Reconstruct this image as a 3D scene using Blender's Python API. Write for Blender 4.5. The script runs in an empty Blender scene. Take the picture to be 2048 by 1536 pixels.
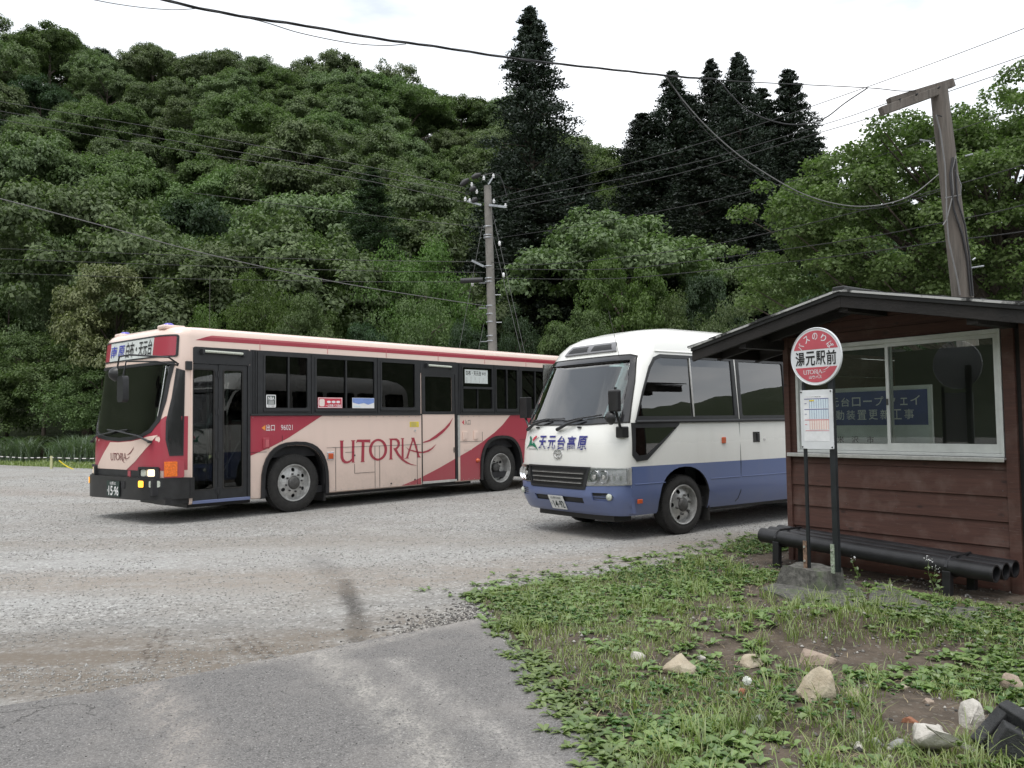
import bpy, bmesh, math, random
import numpy as np
from mathutils import Vector, Matrix
from mathutils.geometry import tessellate_polygon
SC = bpy.context.scene
random.seed(7); rng = np.random.default_rng(7)
rad = math.radians

# ------------------------------------------------------------------ camera
EYE, PITCH, ROLL, FPX = 1.48, rad(2.73), rad(0.8), 1640.0
fwd = Vector((0, math.cos(PITCH), math.sin(PITCH))); rt0 = Vector((1, 0, 0)); up0 = rt0.cross(fwd)
rt = rt0*math.cos(ROLL) - up0*math.sin(ROLL); up = up0*math.cos(ROLL) + rt0*math.sin(ROLL)
cam_data = bpy.data.cameras.new('camera'); cam = bpy.data.objects.new('camera', cam_data)
SC.collection.objects.link(cam); SC.camera = cam
m = Matrix((rt, up, -fwd)).transposed().to_4x4(); m.translation = (0, 0, EYE); cam.matrix_world = m
cam_data.sensor_fit = 'HORIZONTAL'; cam_data.sensor_width = 36.0; cam_data.lens = 36.0*FPX/2048.0
cam_data.clip_start = 0.05; cam_data.clip_end = 3000
# ------------------------------------------------------------------ sky, sun, exposure
SUN_EL, SUN_AZ = rad(66), rad(205)      # azimuth clockwise from +Y: light from behind the camera
world = bpy.data.worlds.new('World'); SC.world = world; world.use_nodes = True
nt = world.node_tree; nt.nodes.clear()
def wn(t): return nt.nodes.new(t)
out = wn('ShaderNodeOutputWorld'); mixs = wn('ShaderNodeMixShader'); sky = wn('ShaderNodeTexSky')
sky.sky_type = 'NISHITA'; sky.sun_disc = False; sky.sun_elevation = SUN_EL; sky.sun_rotation = SUN_AZ
bg1 = wn('ShaderNodeBackground'); bg1.inputs[1].default_value = 0.12; nt.links.new(sky.outputs[0], bg1.inputs[0])
bg2 = wn('ShaderNodeBackground'); tc = wn('ShaderNodeTexCoord'); mp = wn('ShaderNodeMapping'); mp.inputs['Scale'].default_value = (1, 1, 3.2)
nz = wn('ShaderNodeTexNoise'); nz.inputs['Scale'].default_value = 2.3; nz.inputs['Detail'].default_value = 6; nz.inputs['Roughness'].default_value = .55
cr = wn('ShaderNodeValToRGB'); cr.color_ramp.elements[0].position = .36; cr.color_ramp.elements[0].color = (.62, .67, .73, 1)
cr.color_ramp.elements[1].position = .58; cr.color_ramp.elements[1].color = (1.15, 1.15, 1.15, 1)
e = cr.color_ramp.elements.new(.46); e.color = (.90, .93, .96, 1)
nt.links.new(tc.outputs['Generated'], mp.inputs[0]); nt.links.new(mp.outputs[0], nz.inputs['Vector']); nt.links.new(nz.outputs[0], cr.inputs[0])
nt.links.new(cr.outputs[0], bg2.inputs[0]); bg2.inputs[1].default_value = 1.0
mixs.inputs[0].default_value = .90
nt.links.new(bg1.outputs[0], mixs.inputs[1]); nt.links.new(bg2.outputs[0], mixs.inputs[2]); nt.links.new(mixs.outputs[0], out.inputs[0])
sun_data = bpy.data.lights.new('sun', 'SUN'); sun_data.energy = 1.25; sun_data.angle = rad(25); sun_data.color = (1, .97, .93)
sun = bpy.data.objects.new('sun', sun_data); SC.collection.objects.link(sun)
sdir = Vector((math.sin(SUN_AZ)*math.cos(SUN_EL), math.cos(SUN_AZ)*math.cos(SUN_EL), math.sin(SUN_EL)))
sun.rotation_euler = (-sdir).to_track_quat('-Z', 'Y').to_euler(); sun.location = (0, 0, 40)
SC.view_settings.view_transform = 'Standard'; SC.view_settings.look = 'None'
SC.view_settings.exposure = 0.56; SC.view_settings.gamma = 1.0; SC.view_settings.use_curve_mapping = False
SC.render.engine = 'CYCLES'; SC.cycles.max_bounces = 6; SC.cycles.transparent_max_bounces = 12
SC.cycles.caustics_reflective = False; SC.cycles.caustics_refractive = False

# ------------------------------------------------------------------ helpers
def ray(px, py):
    return fwd + rt*((px-1024)/FPX) - up*((py-768)/FPX)
def at(px, py, y):
    d = ray(px, py); t = y/d.y; return Vector((0, 0, EYE)) + d*t
def gp(px, py, z=0.0):
    d = ray(px, py); t = (z-EYE)/d.z; return Vector((0, 0, EYE)) + d*t
def link(o, parent=None):
    SC.collection.objects.link(o)
    if parent is not None: o.parent = parent
    return o
def tag(o, label=None, cat=None, group=None, kind=None):
    if label: o['label'] = label
    if cat: o['category'] = cat
    if group: o['group'] = group
    if kind: o['kind'] = kind
    return o
def empty(name, loc, rz=0, label=None, cat=None, group=None):
    o = bpy.data.objects.new(name, None); o.empty_display_size = .2; link(o)
    o.location = loc; o.rotation_euler = (0, 0, rz); return tag(o, label, cat, group)
def copy_tree(o, parent=None):
    c = o.copy(); link(c); c.parent = parent
    for ch in o.children: copy_tree(ch, c)
    return c
def finish(me, mat, smooth=None):
    mats = mat if isinstance(mat, (list, tuple)) else [mat]
    for mm in mats: me.materials.append(mm)
    if smooth:
        me.shade_smooth()
        if smooth < 180: me.set_sharp_from_angle(angle=rad(smooth))
def fast_mesh(name, verts, faces):
    """verts (N,3) array, faces (M,k) int array"""
    me = bpy.data.meshes.new(name); verts = np.asarray(verts, np.float32); faces = np.asarray(faces, np.int32)
    M, k = faces.shape
    me.vertices.add(len(verts)); me.vertices.foreach_set('co', verts.ravel())
    me.loops.add(M*k); me.loops.foreach_set('vertex_index', faces.ravel())
    me.polygons.add(M); me.polygons.foreach_set('loop_start', np.arange(0, M*k, k, dtype=np.int32))
    try: me.polygons.foreach_set('loop_total', np.full(M, k, np.int32))
    except Exception: pass
    me.update(calc_edges=True); return me
class MB:
    def __init__(s): s.v = []; s.f = []; s.mi = []
    def add(s, vs, fs, mi=0):
        b = len(s.v); s.v += [tuple(v) for v in vs]; s.f += [tuple(b+i for i in f) for f in fs]; s.mi += [mi]*len(fs); return s
    def box(s, c, d, rot=None, mi=0):
        vs = []
        for k in (-1, 1):
            for j in (-1, 1):
                for i in (-1, 1):
                    p = Vector((i*d[0]/2, j*d[1]/2, k*d[2]/2))
                    if rot is not None: p = rot @ p
                    vs.append(p + Vector(c))
        return s.add(vs, [(0, 2, 3, 1), (4, 5, 7, 6), (0, 1, 5, 4), (2, 6, 7, 3), (0, 4, 6, 2), (1, 3, 7, 5)], mi)
    def bx(s, x0, x1, y0, y1, z0, z1, mi=0):
        return s.box(((x0+x1)/2, (y0+y1)/2, (z0+z1)/2), (x1-x0, y1-y0, z1-z0), None, mi)
    def tube(s, pts, r, n=8, cap=True, mi=0):
        pts = [Vector(p) for p in pts]; rs = r if isinstance(r, (list, tuple)) else [r]*len(pts)
        vs = []; fs = []; pn = None
        for i, p in enumerate(pts):
            t = (pts[min(i+1, len(pts)-1)] - pts[max(i-1, 0)]).normalized()
            if pn is None: pn = t.orthogonal().normalized()
            else:
                pn = (pn - t*pn.dot(t)); pn = pn.normalized() if pn.length > 1e-6 else t.orthogonal().normalized()
            b = t.cross(pn)
            for k in range(n):
                a = 2*math.pi*k/n; vs.append(p + pn*math.cos(a)*rs[i] + b*math.sin(a)*rs[i])
        for i in range(len(pts)-1):
            for k in range(n):
                fs.append((i*n+k, i*n+(k+1) % n, (i+1)*n+(k+1) % n, (i+1)*n+k))
        if cap:
            fs.append(tuple(range(n))[::-1]); fs.append(tuple((len(pts)-1)*n+k for k in range(n)))
        return s.add(vs, fs, mi)
    def lathe(s, prof, c=(0, 0, 0), axis='y', n=32, mi=0, closed=False):
        vs = []; fs = []
        for (r, h) in prof:
            for k in range(n):
                a = 2*math.pi*k/n; x, y = r*math.cos(a), r*math.sin(a)
                p = {'z': (x, y, h), 'y': (x, h, y), 'x': (h, x, y)}[axis]
                vs.append((p[0]+c[0], p[1]+c[1], p[2]+c[2]))
        L = len(prof)
        for i in range(L if closed else L-1):
            for k in range(n):
                j = (i+1) % L; fs.append((i*n+k, i*n+(k+1) % n, j*n+(k+1) % n, j*n+k))
        return s.add(vs, fs, mi)
    def build(s, name, mat, parent=None, smooth=None, bevel=0, seg=2):
        me = bpy.data.meshes.new(name); me.from_pydata(s.v, [], s.f)
        bm = bmesh.new(); bm.from_mesh(me); bmesh.ops.recalc_face_normals(bm, faces=bm.faces); bm.to_mesh(me); bm.free()
        me.polygons.foreach_set('material_index', s.mi); me.update(); finish(me, mat, smooth)
        o = link(bpy.data.objects.new(name, me), parent)
        if bevel:
            md = o.modifiers.new('bevel', 'BEVEL'); md.width = bevel; md.segments = seg; md.limit_method = 'ANGLE'; md.angle_limit = rad(40)
            md.harden_normals = False
        return o
def bake(o):
    dg = bpy.context.evaluated_depsgraph_get(); me = bpy.data.meshes.new_from_object(o.evaluated_get(dg)); return me
# flat plates that may be bent over a surface: mapping(a, b, depth) -> xyz
def side_map(a, b, d): return (a, -d, b)
def flat2d(loops):
    pts = [p for l in loops for p in l]
    tris = tessellate_polygon([[Vector((p[0], p[1], 0)) for p in l] for l in loops])
    return pts, tris
def from2d(name, pts, tris, mapping, d0, d1, mat, parent, step=None, stepb=None, smooth=None):
    bm = bmesh.new(); vs = [bm.verts.new((p[0], p[1], 0)) for p in pts]
    for t in tris:
        try: bm.faces.new([vs[i] for i in t])
        except ValueError: pass
    bmesh.ops.remove_doubles(bm, verts=bm.verts, dist=1e-5)
    for ax, st in ((0, step), (1, stepb)):
        if not st: continue
        lo = min(v.co[ax] for v in bm.verts); hi = max(v.co[ax] for v in bm.verts); k = math.ceil(lo/st)
        while k*st < hi:
            co = [0, 0, 0]; co[ax] = k*st; no = [0, 0, 0]; no[ax] = 1
            bmesh.ops.bisect_plane(bm, geom=bm.verts[:]+bm.edges[:]+bm.faces[:], plane_co=co, plane_no=no, dist=1e-6); k += 1
    bm.verts.ensure_lookup_table(); bm.faces.ensure_lookup_table(); bm.edges.ensure_lookup_table()
    A = [(v.co.x, v.co.y) for v in bm.verts]; F = [[v.index for v in f.verts] for f in bm.faces]
    bm.verts.index_update()
    F = [[v.index for v in f.verts] for f in bm.faces]
    E = [(e.verts[0].index, e.verts[1].index) for e in bm.edges if len(e.link_faces) == 1]; bm.free()
    V = [mapping(a, b, d1) for a, b in A]; n = len(A); faces = [tuple(f) for f in F]
    if d0 is not None:
        V += [mapping(a, b, d0) for a, b in A]; faces += [tuple(i+n for i in f[::-1]) for f in F]
        faces += [(a, b, b+n, a+n) for a, b in E]
    me = bpy.data.meshes.new(name); me.from_pydata(V, [], faces)
    bm = bmesh.new(); bm.from_mesh(me); bmesh.ops.recalc_face_normals(bm, faces=bm.faces); bm.to_mesh(me); bm.free()
    finish(me, mat, smooth)
    return link(bpy.data.objects.new(name, me), parent)
def plate(name, loops, mapping, d0, d1, mat, parent, step=None, stepb=None, smooth=None):
    pts, tris = flat2d(loops); return from2d(name, pts, tris, mapping, d0, d1, mat, parent, step, stepb, smooth)
def rect(x0, x1, y0, y1, r=0, n=4):
    if r <= 0: return [(x0, y0), (x1, y0), (x1, y1), (x0, y1)]
    o = []
    for cx, cy, a0 in ((x1-r, y0+r, -90), (x1-r, y1-r, 0), (x0+r, y1-r, 90), (x0+r, y0+r, 180)):
        for k in range(n+1):
            a = rad(a0+90*k/n); o.append((cx+r*math.cos(a), cy+r*math.sin(a)))
    return o
def ell(cx, cy, rx, ry, n=28, a0=0): return [(cx+rx*math.cos(2*math.pi*k/n+a0), cy+ry*math.sin(2*math.pi*k/n+a0)) for k in range(n)]
_tc = {}
def text2d(s, weight=0.0, spacing=1.0):
    key = (s, weight, spacing)
    if key not in _tc:
        cu = bpy.data.curves.new('lettering', 'FONT'); cu.body = s; cu.size = 1; cu.fill_mode = 'FRONT'; cu.resolution_u = 3; cu.offset = weight; cu.space_character = spacing
        o = bpy.data.objects.new('lettering', cu); SC.collection.objects.link(o)
        me = bake(o); P = [(v.co.x, v.co.y) for v in me.vertices]; T = [tuple(p.vertices) for p in me.polygons]
        bpy.data.objects.remove(o); bpy.data.curves.remove(cu); bpy.data.meshes.remove(me)
        _tc[key] = (P, T)
    return _tc[key]
def lettering(s, box, mapping, d, mat, parent, name='lettering', weight=0.0, spacing=1.0, step=None, flip=False, rot=None, keep=False):
    """box = x0,x1,y0,y1 in the mapping's own coordinates; flip for faces whose viewer's right is -a"""
    P, T = text2d(s, weight, spacing)
    if not P: return None
    xs = [p[0] for p in P]; ys = [p[1] for p in P]; x0, x1, y0, y1 = min(xs), max(xs), min(ys), max(ys)
    bx0, bx1, by0, by1 = box; sx = (bx1-bx0)/(x1-x0); sy = (by1-by0)/(y1-y0)
    if keep: sx = math.copysign(abs(sy), sx); bx0 = (bx0+bx1)/2-sx*(x1-x0)/2
    Q = [(bx0+(p[0]-x0)*sx, by0+(p[1]-y0)*sy) for p in P]
    if rot:
        c, sn = math.cos(rot), math.sin(rot); cx, cy = (box[0]+box[1])/2, (box[2]+box[3])/2
        Q = [(cx+(a-cx)*c-(b-cy)*sn, cy+(a-cx)*sn+(b-cy)*c) for a, b in Q]
    return from2d(name, Q, T, mapping, None, d, mat, parent, step)
def itp(x, xs, ys): return float(np.interp(x, xs, ys))
def vnoise(x, y, seed=0):
    """smooth value noise on arrays, 0..1"""
    r = np.random.default_rng(seed).random((256, 256)); x = np.asarray(x, float)+500; y = np.asarray(y, float)+500
    xi = np.floor(x).astype(int); yi = np.floor(y).astype(int); fx = x-xi; fy = y-yi; fx = fx*fx*(3-2*fx); fy = fy*fy*(3-2*fy)
    g = lambda a, b: r[a % 256, b % 256]
    return (g(xi, yi)*(1-fx)+g(xi+1, yi)*fx)*(1-fy)+(g(xi, yi+1)*(1-fx)+g(xi+1, yi+1)*fx)*fy
def fbm(x, y, seed=0, o=4):
    t = 0; a = .5; n = 0
    for i in range(o): t = t+a*vnoise(np.asarray(x)*2**i, np.asarray(y)*2**i, seed+i); n += a; a *= .5
    return t/n

# ------------------------------------------------------------------ materials
class NT:
    def __init__(s, name):
        s.m = bpy.data.materials.new(name); s.m.use_nodes = True; s.t = s.m.node_tree; s.t.nodes.clear(); s.o = s.n('ShaderNodeOutputMaterial')
        s.tc = None
    def n(s, t, **kw):
        nd = s.t.nodes.new(t)
        for k, v in kw.items(): setattr(nd, k, v)
        return nd
    def l(s, a, b): s.t.links.new(a, b)
    def set(s, sock, v):
        if isinstance(v, bpy.types.NodeSocket): s.l(v, sock)
        elif isinstance(v, (tuple, list)) and len(v) == 3 and sock.type == 'RGBA': sock.default_value = (*v, 1)
        else: sock.default_value = v
    def co(s, kind='Object'):
        if s.tc is None: s.tc = s.n('ShaderNodeTexCoord')
        return s.tc.outputs[kind]
    def mapping(s, v, scale=(1, 1, 1), rot=(0, 0, 0), loc=(0, 0, 0)):
        k = s.n('ShaderNodeMapping'); s.l(v, k.inputs[0]); k.inputs['Scale'].default_value = scale; k.inputs['Rotation'].default_value = rot; k.inputs['Location'].default_value = loc; return k.outputs[0]
    def noise(s, scale, detail=3, rough=.5, vec=None, dist=0):
        k = s.n('ShaderNodeTexNoise'); k.inputs['Scale'].default_value = scale; k.inputs['Detail'].default_value = detail; k.inputs['Roughness'].default_value = rough; k.inputs['Distortion'].default_value = dist
        s.l(vec if vec is not None else s.co(), k.inputs['Vector']); return k.outputs[0]
    def voro(s, scale, vec=None, out='Color', feature='F1', rnd=1):
        k = s.n('ShaderNodeTexVoronoi', feature=feature); k.inputs['Scale'].default_value = scale; k.inputs['Randomness'].default_value = rnd
        s.l(vec if vec is not None else s.co(), k.inputs['Vector']); return k.outputs[out]
    def ramp(s, v, *st):
        k = s.n('ShaderNodeValToRGB'); r = k.color_ramp
        while len(r.elements) < len(st): r.elements.new(.5)
        for e, (p, c) in zip(r.elements, st):
            e.position = p; e.color = (*c, 1) if isinstance(c, (tuple, list)) else (c, c, c, 1)
        s.set(k.inputs[0], v); return k.outputs[0]
    def mix(s, f, a, b, mode='MIX'):
        k = s.n('ShaderNodeMix', data_type='RGBA', blend_type=mode); s.set(k.inputs[0], f); s.set(k.inputs[6], a); s.set(k.inputs[7], b); return k.outputs[2]
    def math(s, op, a, b=0.0, c=None, clamp=False):
        k = s.n('ShaderNodeMath', operation=op, use_clamp=clamp); s.set(k.inputs[0], a); s.set(k.inputs[1], b)
        if c is not None: s.set(k.inputs[2], c)
        return k.outputs[0]
    def sep(s, v):
        k = s.n('ShaderNodeSeparateXYZ'); s.l(v, k.inputs[0]); return k.outputs
    def pbr(s, col, rough=.5, metal=0.0, bump=None, bstr=.3, bdist=.01, coat=0, spec=.5, emis=None, estr=0):
        b = s.n('ShaderNodeBsdfPrincipled'); s.set(b.inputs['Base Color'], col); s.set(b.inputs['Roughness'], rough); s.set(b.inputs['Metallic'], metal)
        b.inputs['Coat Weight'].default_value = coat; b.inputs['Coat Roughness'].default_value = .08; b.inputs['Specular IOR Level'].default_value = spec
        if emis: s.set(b.inputs['Emission Color'], emis); b.inputs['Emission Strength'].default_value = estr
        if bump is not None:
            k = s.n('ShaderNodeBump'); k.inputs['Strength'].default_value = bstr; k.inputs['Distance'].default_value = bdist; s.set(k.inputs['Height'], bump); s.l(k.outputs[0], b.inputs['Normal'])
        s.l(b.outputs[0], s.o.inputs[0]); return s.m
def simple(name, col, rough=.5, metal=0.0, var=.12, nsc=8.0, bump=0, bsc=60, **kw):
    t = NT(name); n = t.noise(nsc, 4, .6)
    c = t.mix(t.ramp(n, (.3, 0.0), (.7, 1.0)), tuple(x*(1-var) for x in col), tuple(min(1, x*(1+var)) for x in col))
    b = t.noise(bsc, 3, .6) if bump else None
    return t.pbr(c, rough, metal, bump=b, bstr=bump, **kw)
def paint(name, col, rough=.32, dirt=.35, coat=.35, zlo=.25, zhi=1.1):
    """vehicle paint with road film rising from the sills"""
    t = NT(name); z = t.sep(t.co())[2]; n = t.noise(3.0, 5, .6); n2 = t.noise(22, 3, .6)
    f = t.math('MULTIPLY', t.math('SUBTRACT', 1.0, t.math('DIVIDE', t.math('SUBTRACT', z, zlo), zhi-zlo), clamp=True), t.math('ADD', t.math('MULTIPLY', n, .8), t.math('MULTIPLY', n2, .5)), clamp=True)
    str_ = t.noise(1.0, 4, .6, vec=t.mapping(t.co(), (5, 5, .5)))
    c = t.mix(t.math('MULTIPLY', t.ramp(str_, (.5, 0.0), (.75, 1.0)), .06), col, (.28, .25, .2))
    c = t.mix(t.math('MULTIPLY', f, dirt), c, (.22, .19, .15))
    r = t.math('ADD', rough, t.math('MULTIPLY', f, .35))
    b = t.noise(1.3, 2, .4)
    return t.pbr(c, r, 0.0, bump=b, bstr=.12, bdist=.02, coat=coat)
def glass(name, tint, rough=.0, extra=0.02, ior=1.5, mul=1.7, dirt=.05):
    t = NT(name); fr = t.n('ShaderNodeFresnel'); fr.inputs[0].default_value = ior
    tr = t.n('ShaderNodeBsdfTransparent'); tr.inputs[0].default_value = (*tint, 1); gl = t.n('ShaderNodeBsdfGlossy'); gl.inputs['Roughness'].default_value = rough; gl.inputs[0].default_value = (1, 1, 1, 1)
    n = t.noise(.9, 2, .4); bp = t.n('ShaderNodeBump'); bp.inputs['Strength'].default_value = .04; bp.inputs['Distance'].default_value = .03; t.l(n, bp.inputs['Height']); t.l(bp.outputs[0], gl.inputs['Normal'])
    f = t.math('ADD', t.math('MULTIPLY', fr.outputs[0], mul), extra, clamp=True); m1 = t.n('ShaderNodeMixShader'); t.l(f, m1.inputs[0]); t.l(tr.outputs[0], m1.inputs[1]); t.l(gl.outputs[0], m1.inputs[2])
    df = t.n('ShaderNodeBsdfDiffuse'); df.inputs[0].default_value = (.30, .28, .24, 1); m2 = t.n('ShaderNodeMixShader')
    d = t.noise(5, 5, .65); t.l(t.math('MULTIPLY', t.ramp(d, (.45, 0.0), (.8, 1.0)), dirt), m2.inputs[0]); t.l(m1.outputs[0], m2.inputs[1]); t.l(df.outputs[0], m2.inputs[2])
    t.l(m2.outputs[0], t.o.inputs[0]); return t.m
M = {}
M['cream'] = paint('cream_paint', (.77, .605, .525), dirt=.55)
M['crimson'] = paint('crimson_paint', (.37, .040, .064), dirt=.30)
M['white'] = paint('white_paint', (.80, .80, .765), dirt=.5, zlo=.3, zhi=1.3, rough=.25)
M['blue'] = paint('blue_paint', (.098, .138, .29), dirt=.30, zlo=.25, zhi=.9, rough=.28)
M['black_trim'] = simple('black_trim', (.018, .019, .021), .45, var=.25, bump=.05)
M['black_gloss'] = simple('black_gloss', (.012, .012, .014), .15, var=.2, coat=.5)
M['rubber'] = simple('tyre_rubber', (.022, .021, .020), .85, var=.35, nsc=14, bump=.3, bsc=90)
M['bumper'] = simple('bumper_paint', (.016, .016, .017), .38, var=.4, nsc=6)
M['dark'] = simple('dark_interior', (.02, .02, .022), .8, var=.3)
M['seat'] = simple('seat_cloth', (.045, .06, .10), .9, var=.3, nsc=30)
M['seat2'] = simple('seat_vinyl', (.22, .23, .24), .7, var=.2)
M['inwhite'] = simple('interior_panel', (.32, .32, .30), .6, var=.15)
M['rim'] = simple('rim_paint', (.42, .42, .41), .42, .55, var=.35, nsc=12)
M['rim_dark'] = simple('hub_metal', (.09, .088, .085), .55, .4, var=.4, nsc=20)
M['chrome'] = simple('chrome', (.86, .86, .87), .18, .75, var=.05)
M['alu'] = simple('aluminium', (.62, .62, .60), .38, .7, var=.12, nsc=20)
M['reflector'] = simple('lamp_reflector', (.92, .93, .95), .20, .25, var=.25, nsc=60, bump=.5, bsc=45)
M['amber'] = simple('amber_lens', (.75, .16, .02), .2, var=.3, nsc=40, coat=.5)
M['orange_lens'] = simple('orange_lens', (.55, .10, .03), .25, var=.2, coat=.4)
t = NT('lit_amber_lamp'); M['lit_amber'] = t.pbr((.9, .35, .03), .3, emis=(1, .48, .05), estr=1.3)
t = NT('lit_headlamp'); M['lit_warm'] = t.pbr((.9, .7, .5), .3, emis=(1, .72, .45), estr=1.3)
M['lens_clear'] = simple('clear_lens', (.50, .53, .46), .15, var=.3, nsc=80, bump=.3, bsc=120)
M['gl_tint'] = glass('tinted_glass', (.13, .14, .14), extra=.0, mul=.8, dirt=.02)
M['gl_door'] = glass('door_glass', (.45, .48, .47), extra=.01, mul=1.3, dirt=.03)
M['gl_wind'] = glass('windscreen_glass', (.60, .68, .66), extra=.015, mul=1.5, dirt=.02)
M['gl_kos'] = glass('side_glass', (.34, .37, .36), extra=.05, dirt=.02)
M['gl_kosw'] = glass('coated_windscreen', (.55, .66, .64), extra=.05, ior=1.5, dirt=.02)
M['gl_shed'] = glass('shed_window_glass', (.85, .88, .86), extra=.0, mul=1.2, dirt=.03)
M['ink_black'] = simple('black_ink', (.012, .012, .012), .5, var=.1)
M['ink_navy'] = simple('navy_ink', (.022, .022, .20), .4, var=.1)
M['ink_blue'] = simple('blue_ink', (.06, .07, .42), .4, var=.1)
M['ink_white'] = simple('white_ink', (.78, .78, .78), .5, var=.05)
M['ink_green'] = simple('green_ink', (.01, .16, .09), .4, var=.1)
M['ink_red'] = simple('red_ink', (.55, .04, .07), .4, var=.1)
M['ink_grey'] = simple('grey_ink', (.3, .3, .3), .5, var=.1)
M['ink_yellow'] = simple('yellow_ink', (.78, .62, .04), .5, var=.1)
M['ink_orange'] = simple('orange_ink', (.80, .30, .06), .5, var=.1)
M['ink_paleblue'] = simple('pale_blue_print', (.62, .72, .78), .6, var=.05)
M['ink_pink'] = simple('pale_pink_print', (.80, .71, .66), .6, var=.05)
M['sign_white'] = simple('sign_white', (.66, .68, .70), .45, var=.08, nsc=5)
M['sign_red'] = simple('sign_red', (.48, .085, .11), .45, var=.10, nsc=5)
M['plate_white'] = simple('plate_white', (.72, .73, .72), .4, var=.05)
M['plate_green'] = simple('plate_green', (.015, .035, .03), .4, var=.2)
M['roll_white'] = simple('sign_roll', (.60, .64, .62), .5, var=.08)
M['purple_lamp'] = simple('purple_lamp', (.10, .08, .55), .2, var=.1, coat=.5)
# ------------------------------------------------------------------ vehicles: shared builders
def outline_pts(z, levels, W, us, uc, tt, rear, p, q, skew=0.0):
    """plan outline of a bus body at height z: nose curve, sides and tail, counter-clockwise list of (u, w)"""
    t = itp(z, levels, tt); c = itp(z, levels, uc); s0 = itp(z, levels, us); h = W/2; P = []
    for k in range(-24, 25):
        x = k/24; s = math.copysign(1-(1-abs(x))**2.6, x)
        P.append((s0-(s0-c+skew*s*h)*max(0, 1-abs(s)**p)**q, h+s*(h-t)))
    rz = rear - 1.2*max(0, t-.1)
    for k in range(1, 16): P.append((s0+(rz-.12-s0)*k/15, W-t))
    for k in range(1, 6):
        a = rad(90*k/5); P.append((rz-.12+.12*math.sin(a), W-t-.12+.12*math.cos(a)))
    for k in range(0, 6):
        a = rad(90*k/5); P.append((rz-.12+.12*math.cos(a), t+.12-.12*math.sin(a)))
    for k in range(14, 0, -1): P.append((s0+(rz-.12-s0)*k/15, t))
    return P
def body_shell(name, zs, fn, mats, root, cutters, mat_of=None, thick=.035):
    rings = [fn(z) for z in zs]; n = len(rings[0]); vs = []; fs = []
    for z, R in zip(zs, rings): vs += [(u, w, z) for u, w in R]
    for i in range(len(zs)-1):
        for k in range(n): fs.append((i*n+k, i*n+(k+1) % n, (i+1)*n+(k+1) % n, (i+1)*n+k))
    fs.append(tuple(range(n))[::-1]); fs.append(tuple((len(zs)-1)*n+k for k in range(n)))
    me = bpy.data.meshes.new(name); me.from_pydata(vs, [], fs)
    bm = bmesh.new(); bm.from_mesh(me); bmesh.ops.recalc_face_normals(bm, faces=bm.faces); bm.to_mesh(me); bm.free()
    for mm in mats: me.materials.append(mm)
    me.materials.append(M['dark'])
    if mat_of:
        for pl in me.polygons: pl.material_index = mat_of(pl.center)
    o = link(bpy.data.objects.new(name, me)); nm = len(mats)
    sd = o.modifiers.new('shell', 'SOLIDIFY'); sd.thickness = thick; sd.offset = -1; sd.material_offset = nm; sd.material_offset_rim = nm
    for i, c in enumerate(cutters):
        b = o.modifiers.new('cut%d' % i, 'BOOLEAN'); b.operation = 'DIFFERENCE'; b.object = c; b.solver = 'EXACT'
    bpy.context.view_layer.update(); new = bake(o); bpy.data.objects.remove(o)
    for c in cutters: bpy.data.objects.remove(c)
    new.name = name; new.shade_smooth(); new.set_sharp_from_angle(angle=rad(28))
    return link(bpy.data.objects.new(name, new), root)
def cutter(loops, y0, y1, axis='y'):
    """prism through the shell; axis y: loop in (u,z); axis x: loop in (w,z)"""
    b = MB()
    for L in loops:
        n = len(L)
        if axis == 'y': vs = [(a, y0, c) for a, c in L]+[(a, y1, c) for a, c in L]
        else: vs = [(y0, a, c) for a, c in L]+[(y1, a, c) for a, c in L]
        b.add(vs, [tuple(range(n)), tuple(range(2*n-1, n-1, -1))]+[(k, k+n, (k+1) % n+n, (k+1) % n) for k in range(n)])
    return b.build('cutter', M['dark'])
def inset(r, d): return (r[0]+d, r[1]-d, r[2]+d, r[3]-d)
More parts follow.
